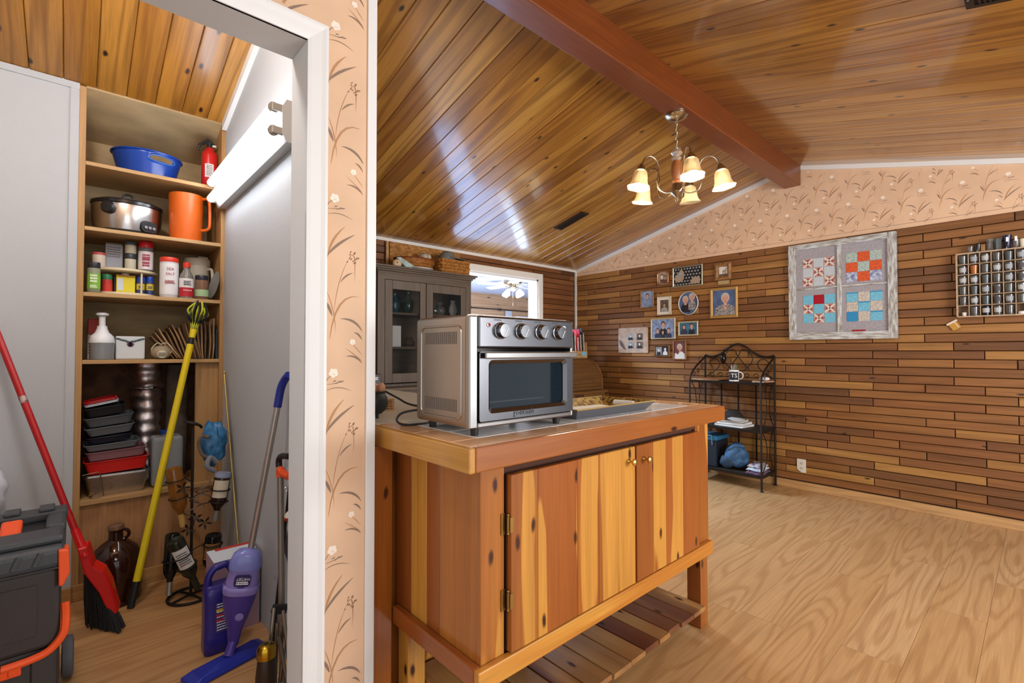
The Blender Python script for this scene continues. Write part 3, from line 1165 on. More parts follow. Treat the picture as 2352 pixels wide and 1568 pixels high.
MB().box((wx0 - 0.004, ty0 + 0.012, wz0 - 0.004), (wx1 + 0.004, ty0 + 0.015, wz1 + 0.004)).build('window_glass', mat('oven_glass', '1c2a32', 0.03, alpha=0.55), dr)
hd = MB().box((0.838, ty0 - 0.02, 1.149), (1.222, ty0 - 0.012, 1.167))
for hx in (0.86, 1.205):
    hd.box((hx - 0.006, ty0 - 0.013, 1.152), (hx + 0.006, ty0 - 0.001, 1.164))
hd.build('handle', STEEL, dr, bevel=0.003)
MB().text('gourmia', 0.026, onY(ty0 - 0.003) @ T(0.998, tz0 + 0.0335, 0), 0.0012).build('lettering', mat('embossed_steel', '77787c', 0.25, 1.0), dr)
pt_ = MB()
for s_ in (0.885, 0.966, 1.045, 1.125):
    pt_.dashes(onY(ty0 - 0.0001) @ T(s_ + 0.012, 1.2585, 0), 0.03, 1, 0.004, 0.0024, int(s_ * 100))
pt_.build('panel_print', mat('panel_ink', '3c3c40', 0.6), cpn, kind='stuff')
# cavity with rack and crumb tray
cv = MB()
cv.box((tx0 + 0.045, ty0 + 0.03, tz0 + 0.03), (tx0 + 0.048, ty1 - 0.02, 1.16)).box((tx1 - 0.03, ty0 + 0.03, tz0 + 0.03), (tx1 - 0.027, ty1 - 0.02, 1.16))
cv.box((tx0 + 0.045, ty1 - 0.02, tz0 + 0.03), (tx1 - 0.027, ty1 - 0.017, 1.16)).box((tx0 + 0.045, ty0 + 0.026, 1.16), (tx1 - 0.027, ty1 - 0.017, 1.163))
cv.box((tx0 + 0.045, ty0 + 0.026, tz0 + 0.027), (tx1 - 0.027, ty1 - 0.017, tz0 + 0.03))
cv.build('oven_cavity', DARKST, to)
rk = MB()
for k in range(16):
    xx = tx0 + 0.06 + k * 0.0215
    rk.cyl((xx, ty0 + 0.045, 1.045), (xx, ty1 - 0.03, 1.045), 0.0015, n=6)
for yy in (ty0 + 0.045, ty1 - 0.03):
    rk.cyl((tx0 + 0.05, yy, 1.045), (tx1 - 0.033, yy, 1.045), 0.0022, n=6)
rk.box((tx0 + 0.06, ty0 + 0.05, 1.018), (tx1 - 0.045, ty1 - 0.04, 1.022))
rk.build('wire_rack', CHROME, to)
for fx in (tx0 + 0.035, tx1 - 0.06):
    for fy in (ty0 + 0.025, ty1 - 0.035):
        MB().lathe([(0.0105, 0), (0.0125, tz0 - iz + 0.001)], (fx, fy, iz + 0.0006), 16).build('foot', BLACKP, to, smooth=True)
cord = [(0.822, ty1 + 0.001, 0.985), (0.80, 1.335, 0.984), (0.765, 1.355, 0.975), (0.752, 1.36, 0.955), (0.765, 1.35, 0.9415), (0.80, 1.335, 0.9395), (0.86, 1.345, 0.9395)]
cord2 = [(0.865, ty1 + 0.001, 0.99), (0.85, 1.40, 0.988), (0.85, 1.47, 0.992), (0.862, 1.54, 1.0), (0.872, 1.62, 1.01), (0.855, 1.675, 1.03), (0.81, 1.70, 1.05), (0.73, 1.71, 1.06)]


def smoothp(p, k=6):
    P = [Vector(q) for q in p]
    out = []
    for i in range(len(P) - 1):
        a, b, c, d = P[max(0, i - 1)], P[i], P[i + 1], P[min(len(P) - 1, i + 2)]
        for j in range(k):
            t = j / k
            out.append(0.5 * ((2 * b) + (c - a) * t + (2 * a - 5 * b + 4 * c - d) * t * t + (3 * b - a - 3 * c + d) * t ** 3))
    out.append(P[-1])
    return out


MB().tube(smoothp(cord), 0.0036, 8).tube(smoothp(cord2), 0.0036, 8).build('power_cord', BLACKP, to, smooth=True)
# ================================================================ things on island and worktop
# serving tray
TX0, TX1, TY0, TY1 = 1.285, 1.716, 1.084, 1.298
FLOR = mat('tray_floral', '3c3414', 0.35, c2='b8904a', vscale=60, coat=0.4)
tr = thing('serving_tray', 'dark grey serving tray with gold and green floral inside, beside the oven', 'tray', ((TX0 + TX1) / 2, (TY0 + TY1) / 2, iz))
fl_ = 0.028


def tray_walls(o, th, z0, z1, up):
    b = MB()
    lo = [(TX0 + o, TY0 + o), (TX1 - o, TY0 + o), (TX1 - o, TY1 - o), (TX0 + o, TY1 - o)]
    hi = [(TX0 + o - fl_, TY0 + o - fl_), (TX1 - o + fl_, TY0 + o - fl_), (TX1 - o + fl_, TY1 - o + fl_), (TX0 + o - fl_, TY1 - o + fl_)]
    vs = [(p[0], p[1], z0) for p in lo] + [(p[0], p[1], z1) for p in hi]
    fs = [(i, (i + 1) % 4, 4 + (i + 1) % 4, 4 + i) for i in range(4)] + [(3, 2, 1, 0)]
    if up:
        fs = [tuple(reversed(f)) for f in fs]
    return b.add(vs, fs)


GRYP = mat('tray_grey', '55565a', 0.55)
tray_walls(0, 0, iz + 0.0005, iz + 0.035, False).build('tray_shell', GRYP, tr)
b = tray_walls(0.004, 0, iz + 0.004, iz + 0.0355, True)
b.build('tray_lining', FLOR, tr)
rm = MB()
e = fl_ - 0.002
P = [(TX0 - e, TY0 - e), (TX1 + e, TY0 - e), (TX1 + e, TY1 + e), (TX0 - e, TY1 + e)]
rm.tube([(p[0], p[1], iz + 0.0355) for p in P], 0.0028, 6, closed=True)
rm.build('tray_rim', mat('tray_gold_rim', 'b59a5c', 0.4, 0.4), tr)
PAPER = mat('paper_white', 'e9e7e2', 0.75)
pp = MB()
pp.add([(1.34, 1.12, 0.942), (1.62, 1.10, 0.942), (1.65, 1.26, 0.944), (1.37, 1.285, 0.946), (1.34, 1.12, 0.944), (1.62, 1.10, 0.944), (1.65, 1.26, 0.946), (1.37, 1.285, 0.948)],
       [(3, 2, 1, 0), (4, 5, 6, 7), (0, 1, 5, 4), (1, 2, 6, 5), (2, 3, 7, 6), (3, 0, 4, 7)])
tag(pp.build('paper_sheets', PAPER), 'white paper sheets lying in the floral tray', 'paper')
tag(MB().cyl((1.672, 1.205, 0.9575), (1.682, 1.12, 0.9575), 0.0115, n=20).build('paper_roll', PAPER, smooth=True), 'small white paper roll lying across the floral tray', 'paper roll')
# iron cauldron, trivet, napkins, black coffee bag
IRON = mat('cast_iron', '34373a', 0.55, 0.5, bump=0.3, bscale=150)
ca = thing('cauldron', 'small black cast iron cauldron on the grey worktop', 'cauldron', (0.79, 1.60, iz))
MB().lathe([(0.0, 0.012), (0.03, 0.014), (0.048, 0.03), (0.054, 0.05), (0.05, 0.072), (0.043, 0.085), (0.047, 0.094), (0.043, 0.094), (0.04, 0.085), (0.046, 0.06), (0.03, 0.025), (0, 0.02)], (0.79, 1.60, iz), 28, caps=False).build('pot', IRON, ca, smooth=True)
for k in range(3):
    a = 0.6 + k * 2.094
    MB().cyl((0.79 + 0.03 * math.cos(a), 1.60 + 0.03 * math.sin(a), iz), (0.79 + 0.028 * math.cos(a), 1.60 + 0.028 * math.sin(a), iz + 0.024), 0.005, 0.007, 8).build('foot', IRON, ca)
MB().tube([(0.79 + 0.05 * math.cos(a), 1.60 + 0.03 * math.cos(a), iz + 0.088 + 0.012 * math.sin(a)) for a in [PI * i / 12 for i in range(13)]], 0.0022, 6).build('bail_handle', IRON, ca)
eg = ['c78b6a', 'b97a5a', 'd09a78']
for k in range(3):
    tag(MB().ball((0.776 + 0.02 * k, 1.585 + 0.012 * (k % 2), iz + 0.102), 0.017, 14, 10, sc=(0.75, 0.8, 1.25)).build('garlic_bulb', mat('copper_bulb%d' % k, eg[k], 0.4), smooth=True),
        ['reddish brown bulb nearest the wall in the black cauldron', 'darkest brown bulb in the middle of the black cauldron', 'pale tan bulb on the oven side of the black cauldron'][k], 'bulb', 'bulbs in the cauldron')
tv = thing('wooden_trivet', 'stack of thin pale wooden slats beside the cauldron', 'trivet', (0.915, 1.78, iz))
for k in range(5):
    MB().box((0.872, 1.745, iz + k * 0.0092), (0.955, 1.83, iz + k * 0.0092 + 0.0062)).build('slat', OAKX, tv, bevel=0.001, seg=1, loc=(0.872, 1.745, iz + k * 0.0092))
    if k < 4:
        for sx in (0.885, 0.93):
            MB().box((sx, 1.75, iz + k * 0.0092 + 0.0062), (sx + 0.01, 1.825, iz + k * 0.0092 + 0.0092)).build('spacer', OAKX, tv)
nb = MB()
for k in range(6):
    q = random.Random(k)
    nb.obox((0.905 + q.uniform(-.01, .01), 1.79 + q.uniform(-.01, .01), iz + 0.0455 + k * 0.0022), (0.06, 0.06, 0.0016), (0, 0, q.uniform(-0.5, 0.5)))
tag(nb.build('paper_napkins', PAPER), 'few white paper napkins on the wooden slats by the cauldron', 'napkins')
cbg = thing('coffee_bag', 'black foil coffee bag with small white print standing on grey worktop', 'coffee bag', (1.06, 2.18, iz))
zt = hit(870, 858, 'Y', 2.18).z
MB().add([(1.0, 2.15, iz), (1.115, 2.15, iz), (1.115, 2.21, iz), (1.0, 2.21, iz), (1.0, 2.17, zt), (1.115, 2.17, zt), (1.115, 2.19, zt), (1.0, 2.19, zt)],
         [(3, 2, 1, 0), (4, 5, 6, 7), (0, 1, 5, 4), (1, 2, 6, 5), (2, 3, 7, 6), (3, 0, 4, 7)]).build('bag', mat('black_foil', '2a2523', 0.35, bump=0.3, bscale=40), cbg, bevel=0.004)
MB().dashes(onY(2.1655) @ T(1.075, zt - 0.022, 0), 0.05, 2, 0.008, 0.006, 3).dashes(onY(2.1575) @ T(1.04, zt - 0.1, 0), 0.035, 3, 0.009, 0.006, 5).build('small_print', mat('white_print'), cbg, kind='stuff')
# ================================================================ pictures on the plank wall
XF_ = XW - 0.0068
GOLD = mat('frame_gold', 'b08a4e', 0.4, 0.3)
SILV = mat('frame_silver', 'a7a08a', 0.35, 0.6)
COPP = mat('frame_copper', 'a5714e', 0.35, 0.5)
BRNF = mat('frame_brown_wood', '8a6238', 0.5, var=0.2, vscale=30)
PALEF = mat('frame_pale', 'cbbf9e', 0.5)
SKIN = mat('print_skin', 'c99a84', 0.6)
SKIN2 = mat('print_sepia_skin', 'a88f78', 0.6)
PBLUE = mat('print_blue_ground', '4c5f86', 0.5, var=0.15, vscale=18)
PBLUE2 = mat('print_pale_blue_ground', '7b8db0', 0.5, var=0.2, vscale=22)
PTEAL = mat('print_teal_ground', '35678a', 0.5, var=0.2, vscale=22)
PSEP = mat('print_sepia_ground', '5c4a3c', 0.5, var=0.3, vscale=30)
PGRY = mat('print_grey_ground', '9a9a98', 0.5, var=0.1, vscale=30)
PBLK = mat('print_black', '1c1b20', 0.6)
PNAVY = mat('print_navy', '2a2f48', 0.6)
PWHT = mat('print_white', 'dcd8d2', 0.6)
PPAT = mat('print_patterned_blouse', '26242a', 0.6, c2='bdb9b8', vscale=130)
PHAIR = mat('print_grey_hair', 'b9b4ad', 0.6)
PBRN = mat('print_brown_hair', '3a2a20', 0.6)
PMAR = mat('print_maroon', '6a3a34', 0.6)
ARTM = [PBLUE, PBLUE2, PTEAL, PSEP, PGRY, PBLK, PNAVY, PWHT, PPAT, PHAIR, PBRN, SKIN, SKIN2, PMAR]
A = {k: i for i, k in enumerate(['blue', 'pale', 'teal', 'sepia', 'grey', 'black', 'navy', 'white', 'pat', 'ghair', 'brown', 'skin', 'sskin', 'maroon'])}


def box_on_wall(xl, yt, xr, yb):
    xc = (xl + xr) / 2
    w = xr - xl
    yc = (yt + yb) / 2
    ty = yt + (806 - yt) / (xc - 165) * w / 2
    by = yb - (806 - yb) / (xc - 165) * w / 2
    Yl, Yr = hit(xl, yc, 'X', XF_).y, hit(xr, yc, 'X', XF_).y
    zt, zb = hit(xc, ty, 'X', XF_).z, hit(xc, by, 'X', XF_).z
    return (Yl + Yr) / 2, (zt + zb) / 2, Yl - Yr, zt - zb


class Art:
    def __init__(s, M):
        s.b, s.M, s.k = MB(), M, 0

    def poly(s, pts, c):
        s.k += 1
        s.b.face([s.M @ Vector((p[0], p[1], 0.0002 * s.k)) for p in pts], A[c])

    def rect(s, x0, y0, x1, y1, c):
        s.poly([(x0, y0), (x1, y0), (x1, y1), (x0, y1)], c)

    def el(s, cx, cy, w, h, c, n=18):
        s.poly([(cx + p[0], cy + p[1]) for p in ell(w, h, n)], c)

    def person(s, cx, base, hgt, w, skin='skin', hair='brown', top='navy', long=False):
        """head and shoulders: base = lower edge, hgt = head top above base"""
        hh = hgt * 0.46
        hw = hh * 0.74
        hy = base + hgt - hh / 2
        sh = base + hgt - hh * 1.08
        s.poly([(cx - w / 2, base), (cx + w / 2, base), (cx + w * 0.47, sh - hgt * 0.16), (cx + hw * 0.5, sh), (cx - hw * 0.5, sh), (cx - w * 0.47, sh - hgt * 0.16)], top)
        s.rect(cx - hw * 0.22, sh - hh * 0.12, cx + hw * 0.22, sh + hh * 0.2, skin)
        s.el(cx, hy + hh * 0.08, hw * (1.35 if long else 1.16), hh * 1.02, hair)
        if long:
            s.rect(cx - hw * 0.62, sh - hh * 0.1, cx + hw * 0.62, hy, hair)
        s.el(cx, hy - hh * 0.06, hw * 0.92, hh * 0.84, skin)
        for e in (-1, 1):
            s.el(cx + e * hw * 0.2, hy + hh * 0.02, hw * 0.15, hh * 0.05, 'brown', 8)
        s.el(cx, hy - hh * 0.24, hw * 0.3, hh * 0.05, 'maroon', 8)
        s.el(cx + hw * 0.02, hy - hh * 0.1, hw * 0.12, hh * 0.12, skin, 8)


def picture(label, px, fw_, fm, art, shape='rect', mats_w=0.0, th=0.016, name='picture_frame'):
    Yc, zc, w, h = box_on_wall(*px)
    root = thing(name, label, 'picture frame', (XF_, Yc, zc - h / 2), 'pictures on the plank wall')
    M = onX(XF_) @ T(-Yc, zc, 0)
    if shape == 'oval':
        o, i = ell(w, h, 32), ell(w - 2 * fw_, h - 2 * fw_, 32)
    elif shape == 'round':
        o, i = rrect(w, h, w * 0.33, 6), rrect(w - 2 * fw_, h - 2 * fw_, w * 0.26, 6)
    else:
        o = [(w / 2, h / 2), (-w / 2, h / 2), (-w / 2, -h / 2), (w / 2, -h / 2)]
        i = [(w / 2 - fw_, h / 2 - fw_), (-w / 2 + fw_, h / 2 - fw_), (-w / 2 + fw_, -h / 2 + fw_), (w / 2 - fw_, -h / 2 + fw_)]
    n = len(o)
    rings = [(o, 0.0), (o, th * 0.7), ([((a[0] + b_[0]) / 2, (a[1] + b_[1]) / 2) for a, b_ in zip(o, i)], th), (i, th * 0.55), (i, 0.002)]
    b = MB()
    vs, fs = [], []
    for rg_, d in rings:
        vs += [M @ Vector((p[0], p[1], d)) for p in rg_]
    for k in range(len(rings) - 1):
        for j in range(n):
            l = (j + 1) % n
            fs.append((k * n + j, k * n + l, (k + 1) * n + l, (k + 1) * n + j))
    b.add(vs, fs)
    b.build('frame', fm, root, smooth=(30 if shape != 'rect' else False))
    MB().face([M @ Vector((p[0], p[1], 0.0025)) for p in i]).build('backing', PALEF, root)
    ar = Art(M @ T(0, 0, 0.003))
    art(ar, w - 2 * fw_, h - 2 * fw_, [(p[0], p[1]) for p in i])
    ar.b.build('photo_print', ARTM, root)
    return root, M, w, h


def a_oldlady(a, w, h, i):
    a.rect(-w / 2, -h / 2, w / 2, h / 2, 'blue')
    a.person(w * 0.06, -h / 2, h * 0.86, w * 0.95, hair='ghair', top='pat')
    a.poly([(w * 0.06 - w * 0.1, -h * 0.17), (w * 0.06 + w * 0.1, -h * 0.17), (w * 0.06, -h * 0.36)], 'skin')


def a_boy_blue(a, w, h, i):
    a.rect(-w / 2, -h / 2, w / 2, h / 2, 'pale')
    a.person(0, -h * 0.28, h * 0.62, w * 0.62, top='pale')


def a_boy_sepia(a, w, h, i):
    a.rect(-w / 2, -h / 2, w / 2, h / 2, 'white')
    a.rect(-w * 0.33, -h * 0.36, w * 0.33, h * 0.34, 'sepia')
    a.person(0, -h * 0.35, h * 0.5, w * 0.5, skin='sskin', top='grey')


def a_couple(a, w, h, i):
    a.poly(i, 'blue')
    a.person(-w * 0.16, -h * 0.40, h * 0.72, w * 0.5, hair='ghair', top='black')
    a.person(w * 0.2, -h * 0.30, h * 0.72, w * 0.42, hair='ghair', top='pat')


def a_family(a, w, h, i):
    a.rect(-w / 2, -h / 2, w / 2, h / 2, 'pale')
    a.person(0, -h * 0.35, h * 0.72, w * 0.36, top='black')
    a.person(-w * 0.25, -h * 0.5, h * 0.52, w * 0.26, top='navy')
    a.person(w * 0.25, -h * 0.5, h * 0.52, w * 0.26, top='navy')
    a.person(0, -h * 0.5, h * 0.4, w * 0.2, top='black')


def a_two(a, w, h, i):
    a.rect(-w / 2, -h / 2, w / 2, h / 2, 'teal')
    a.person(-w * 0.24, -h / 2, h * 0.82, w * 0.4, long=True, top='navy')
    a.person(w * 0.2, -h / 2, h * 0.9, w * 0.36, top='black')


def a_pair_small(a, w, h, i):
    a.rect(-w / 2, -h / 2, w / 2, h / 2, 'black')
    a.rect(-w * 0.46, -h * 0.42, -w * 0.03, h * 0.42, 'grey')
    a.person(-w * 0.24, -h * 0.42, h * 0.72, w * 0.3, skin='white', top='black')
    a.person(w * 0.24, -h * 0.42, h * 0.8, w * 0.34, skin='white', top='white')


def a_woman(a, w, h, i):
    a.rect(-w / 2, -h / 2, w / 2, h / 2, 'maroon')
    a.person(0, -h / 2, h * 0.86, w * 0.92, hair='ghair', top='white')
    a.el(-w * 0.18, -h * 0.08, w * 0.28, h * 0.3, 'maroon')


def a_horse(a, w, h, i):
    a.rect(-w / 2, -h / 2, w / 2, h / 2, 'white')
    a.rect(-w / 2, -h / 2, w / 2, -h * 0.25, 'sepia')
    a.el(w * 0.05, 0, w * 0.4, h * 0.3, 'sskin')
    a.poly([(w * 0.1, h * 0.05), (w * 0.28, h * 0.32), (w * 0.38, h * 0.28), (w * 0.25, 0)], 'sskin')
    for x in (-0.1, 0.2):
        a.rect(w * x, -h * 0.34, w * (x + 0.05), -h * 0.08, 'sepia')


def a_oldcouple(a, w, h, i):
    a.poly(i, 'sskin')
    a.person(-w * 0.12, -h * 0.42, h * 0.72, w * 0.42, skin='white', top='sepia')
    a.person(w * 0.2, -h * 0.42, h * 0.62, w * 0.4, skin='sskin', top='maroon')


def a_still(a, w, h, i):
    a.rect(-w / 2, -h / 2, w / 2, h / 2, 'black')
    q = random.Random(8)
    for r_ in range(6):
        for c in range(9):
            x, y = -w * 0.47 + (c + 0.5 * (r_ % 2)) * w * 0.108, -h * 0.44 + r_ * h * 0.17
            if x < w * 0.46:
                a.el(x, y, w * 0.07, h * 0.1, 'grey', 8)
    a.poly([(-w * 0.46, -h * 0.05), (-w * 0.2, h * 0.44), (-w * 0.1, h * 0.2), (-w * 0.12, -h * 0.18), (-w * 0.3, -h * 0.34), (-w * 0.44, -h * 0.2)], 'sskin')
    a.poly([(-w * 0.4, h * 0.02), (-w * 0.2, h * 0.36), (-w * 0.17, h * 0.05), (-w * 0.3, -h * 0.15)], 'grey')
    a.poly([(w * 0.1, -h * 0.46), (w * 0.46, -h * 0.46), (w * 0.46, -h * 0.1), (w * 0.2, -h * 0.12)], 'sskin')


picture('small rounded copper frame with an old sepia couple photo', (1510, 620, 1537, 657), 0.012, COPP, a_oldcouple, 'round')
picture('silver frame with dark still life of a hat among pale blossoms', (1545.5, 605, 1615, 661), 0.015, SILV, a_still)
rt_, M, w, h = picture('deep brown shadow box frame with small horse photo and brass plaque', (1643.6, 601, 1681, 645), 0.036, BRNF, a_horse, th=0.03)
MB().box((XF_ - 0.006, wloc(rt_).y - 0.052, wloc(rt_).z - 0.04), (XF_, wloc(rt_).y + 0.052, wloc(rt_).z - 0.004)).build('plaque', mat('plaque_brass', 'b9a070', 0.45, 0.3), rt_)
picture('narrow wood frame with portrait of a child on pale blue', (1472, 664.6, 1502.4, 709), 0.012, BRNF, a_boy_blue)
picture('pale frame with white mat and small sepia portrait of a boy', (1510.5, 679, 1542.6, 724), 0.008, PALEF, a_boy_sepia)
picture('white oval frame with older couple before a blue ground', (1559, 666.7, 1604.7, 724.5), 0.007, mat('frame_white', 'd8d2cc', 0.4), a_couple, 'oval')
picture('largest gold frame with portrait of grey haired woman in patterned blouse', (1632, 656.6, 1695.6, 731), 0.026, GOLD, a_oldlady)
picture('pale wood frame with family of four in dark clothes on blue', (1496, 729, 1552, 779), 0.012, PALEF, a_family)
picture('small frame with two dark haired people on teal ground', (1559, 737, 1604, 771), 0.012, PALEF, a_two)
picture('small brown frame holding two tiny black and white photos', (1504, 792.8, 1538.4, 818.6), 0.009, BRNF, a_pair_small)
picture('narrow brown frame with woman in white blouse', (1546, 782, 1577, 826), 0.011, BRNF, a_woman)
# board with four photos and a painted bird, hung on a cord
Yc, zc, w, h = box_on_wall(1422, 751, 1489, 810)
br = thing('photo_board', 'pale board with four small photos and a painted bird, hung by a cord', 'photo board', (XF_, Yc, zc - h / 2))
M = onX(XF_) @ T(-Yc, zc, 0)
MB().prism(rrect(w, h, 0.012, 3), 0.012, M).build('board', mat('board_cream', 'b59f8c', 0.6, var=0.12, vscale=14), br)
ar = Art(M @ T(0, 0, 0.0124))
for (x, y) in ((-0.07, 0.13), (0.24, 0.13), (-0.07, -0.2), (0.24, -0.2)):
    ar.rect(w * (x - 0.1), h * (y - 0.12), w * (x + 0.1), h * (y + 0.14), 'grey' if x < 0 else 'sepia')
    ar.person(w * x, h * (y - 0.12), h * 0.22, w * 0.17, skin='white', top='black')
ar.poly([(-w * 0.46, -h * 0.02), (-w * 0.42, h * 0.02), (-w * 0.36, -h * 0.08), (-w * 0.26, -h * 0.3), (-w * 0.2, -h * 0.38), (-w * 0.3, -h * 0.34), (-w * 0.42, -h * 0.2)], 'sepia')
for a_, e_ in (((-0.44, -0.4), (-0.3, -0.34)), ((-0.42, 0.42), (-0.2, 0.3)), ((-0.42, 0.3), (-0.25, 0.24)), ((-0.4, 0.2), (-0.28, 0.12))):
    ar.poly([(w * a_[0], h * a_[1]), (w * e_[0], h * e_[1]), (w * e_[0], h * e_[1] + 0.003), (w * a_[0], h * a_[1] + 0.003)], 'sskin')
ar.b.build('photo_prints', ARTM, br, kind='stuff')
ap = hit(1456.5, 723, 'X', XF_)
MB().tube([M @ Vector((-w * 0.38, h / 2 - 0.004, 0.006)), (XF_ - 0.005, ap.y, ap.z), M @ Vector((w * 0.38, h / 2 - 0.004, 0.006))], 0.0014, 5).build('cord', mat('jute_cord', 'a5793f', 0.8), br)
# ================================================================ old window sash with quilt blocks
Y0, Y1, z0, z1 = 0.73, 1.468, 1.265, 2.07
OLDW = mat('chipped_white_paint', 'c9cfd0', 0.65, c2='8c8376', vscale=26, stretch=(1, 3, 0.6), bump=0.4, bscale=60)
OLDWH = mat('chipped_white_paint_h', 'c9cfd0', 0.65, c2='8c8376', vscale=26, stretch=(1, 0.5, 3), bump=0.4, bscale=60)
XS = XW - 0.008
qw = thing('window_sash', 'chipped white window sash holding four patchwork quilt blocks', 'window sash', (XS, (Y0 + Y1) / 2, z0))
d = 0.03
MB().box((XS - d, Y1 - 0.055, z0), (XS, Y1, z1)).build('stile', OLDW, qw, bevel=0.003)
MB().box((XS - d, Y0, z0), (XS, Y0 + 0.055, z1)).build('stile', OLDW, qw, bevel=0.003)
MB().box((XS - d, Y0 + 0.055, z1 - 0.045), (XS, Y1 - 0.055, z1)).build('rail', OLDWH, qw, bevel=0.003)
MB().box((XS - d, Y0 + 0.055, z0), (XS, Y1 - 0.055, z0 + 0.06)).build('rail', OLDWH, qw, bevel=0.003)
MB().box((XS - d + 0.004, 1.083, z0 + 0.06), (XS, 1.113, z1 - 0.045)).build('muntin', OLDW, qw, bevel=0.003)
MB().box((XS - d + 0.006, 1.113, 1.682), (XS, Y1 - 0.055, 1.697)).build('muntin', OLDWH, qw, bevel=0.003)
MB().box((XS - d + 0.006, Y0 + 0.055, 1.682), (XS, 1.083, 1.697)).build('muntin', OLDWH, qw, bevel=0.003)
LIL = mat('quilt_lilac_sprig', 'a9a4a8', 0.9, c2='8d8a90', vscale=160)
STR = mat('quilt_pale_stripe', 'aab4bc', 0.9, c2='c3c8cc', vscale=70, stretch=(1, 6, 0.3))
ORG = mat('quilt_orange', 'c8552c', 0.9, var=0.12, vscale=90)
MINT = mat('quilt_mint_print', 'b8c9bc', 0.9, c2='8b9a98', vscale=110)
ROSE = mat('quilt_blue_rose', 'c3c9d6', 0.9, c2='6a78a0', vscale=40)
REDQ = mat('quilt_red', 'a01020', 0.9)
CYAN = mat('quilt_light_blue', '6fb3cc', 0.9, var=0.08, vscale=90)
ARGY = mat('quilt_argyle', 'c9bfb4', 0.9, c2='a04a40', vscale=55)
DITS = mat('quilt_cream_ditsy', 'cfc9be', 0.9, c2='a59a8e', vscale=120)
BLU = mat('quilt_bright_blue', '2f86b8', 0.9)
BANDS = {'s': STR, 'l': LIL, 'o': ORG, 'm': MINT, 'r': ROSE, 'R': REDQ, 'c': CYAN, 'a': ARGY, 'd': DITS, 'b': BLU}
for (pa, pb, pz0, pz1, cells, cy, cz) in ((1.113, 1.413, 1.697, 2.025, 'asa' 'sas' 'asa', 1.245, 1.825), (0.785, 1.083, 1.697, 2.025, 'mom' 'omo' 'ror', 0.937, 1.833),
                                          (1.113, 1.413, 1.325, 1.682, 'cRc' 'aca' 'cac', 1.245, 1.52), (0.785, 1.083, 1.325, 1.682, 'cdc' 'dcd' 'bdc', 0.937, 1.52)):
    pn = MB().box((XS - 0.012, pa, pz0), (XS - 0.006, pb, pz1)).build('quilt_block', LIL, qw, loc=(XS, (pa + pb) / 2, pz0))
    s_ = 0.0775
    for r_ in range(3):
        for c in range(3):
            ch = cells[r_ * 3 + c]
            yy = cy + (1 - c) * s_
            zz = cz + (1 - r_) * s_
            MB().box((XS - 0.0145, yy - s_ / 2 + 0.001, zz - s_ / 2 + 0.001), (XS - 0.012, yy + s_ / 2 - 0.001, zz + s_ / 2 - 0.001)).build('patch', BANDS[ch], pn, bevel=0.0012, seg=1, loc=(XS, yy, zz))
            if ch == 'a':
                k = MB()
                for sgn in (1, -1):
                    k.obox((XS - 0.0147, yy, zz), (0.0006, 0.098, 0.010), (sgn * 0.785, 0, 0))
                k.build('patch_cross', mat('quilt_cream', 'd9d2c6', 0.9), pn)
                for (ay, az) in ((0.024, 0), (-0.024, 0), (0, 0.024), (0, -0.024)):
                    MB().obox((XS - 0.0146, yy + ay, zz + az), (0.0008, 0.015, 0.015), (0.785, 0, 0)).build('patch_diamond', mat('quilt_brick', '9a4a44', 0.9), pn)
            if ch == 'c' and cells[2 * 3] == 'b':
                MB().box((XS - 0.0152, yy - s_ / 2, zz + s_ * 0.36), (XS - 0.0145, yy + s_ / 2, zz + s_ * 0.46)).build('patch_band', BLU, pn)
MB().box((XS - 0.014, 0.93, 1.326), (XS - 0.0121, 1.02, 1.338)).build('loose_strip', REDQ, qw)
# ================================================================ rack of shot glasses
gy0, gz0, gp, gh, ncol = 0.394, 1.41, 0.0556, 0.0706, 9
RACKW = mat('rack_pale_wood', 'b0967a', 0.6, var=0.12, vscale=40)
XG = XW - 0.008
rk = thing('display_rack', 'pale wooden cubby rack full of shot glasses', 'display rack', (XG, gy0 - ncol * gp / 2, gz0))
zt = gz0 + 6 * gh
ye = gy0 - ncol * gp
dp = 0.056
MB().box((XG - 0.004, ye, gz0), (XG, gy0, zt)).build('back_panel', mat('rack_back', '7a644c', 0.7), rk)
MB().box((XG - dp, gy0, gz0 - 0.004), (XG, gy0 + 0.008, zt + 0.008)).build('side', RACKW, rk)
MB().box((XG - dp, ye - 0.008, gz0 - 0.004), (XG, ye, zt + 0.008)).build('side', RACKW, rk)
MB().box((XG - dp, ye, zt), (XG, gy0, zt + 0.008)).build('top_board', RACKW, rk)
MB().box((XG - dp, ye, gz0 - 0.008), (XG, gy0, gz0)).build('bottom_board', RACKW, rk)
for k in range(1, 6):
    MB().box((XG - dp, ye, gz0 + k * gh - 0.002), (XG - 0.004, gy0, gz0 + k * gh + 0.002)).build('shelf', RACKW, rk)
for k in range(1, ncol):
    MB().box((XG - dp, gy0 - k * gp - 0.002, gz0), (XG - 0.004, gy0 - k * gp + 0.002, zt)).build('divider', RACKW, rk)
GLASS = mat('clear_glass', 'eef2f2', 0.02, trans=0.95, ior=1.45)
SMOKE = mat('smoked_glass', '8a9496', 0.05, trans=0.7, ior=1.45)


def glass_mesh(r0, r1, h, m, name='shot_glass'):
    b = MB().lathe([(0, 0), (r0, 0), (r1, h), (r1 - 0.0018, h), (r0 - 0.002, h * 0.22), (0, h * 0.2)], (0, 0, 0), 18, caps=False)
    t = b.build(name, m, None, smooth=True, loc=(0, 0, 0))
    me = t.data
    bpy.data.objects.remove(t)
    return me


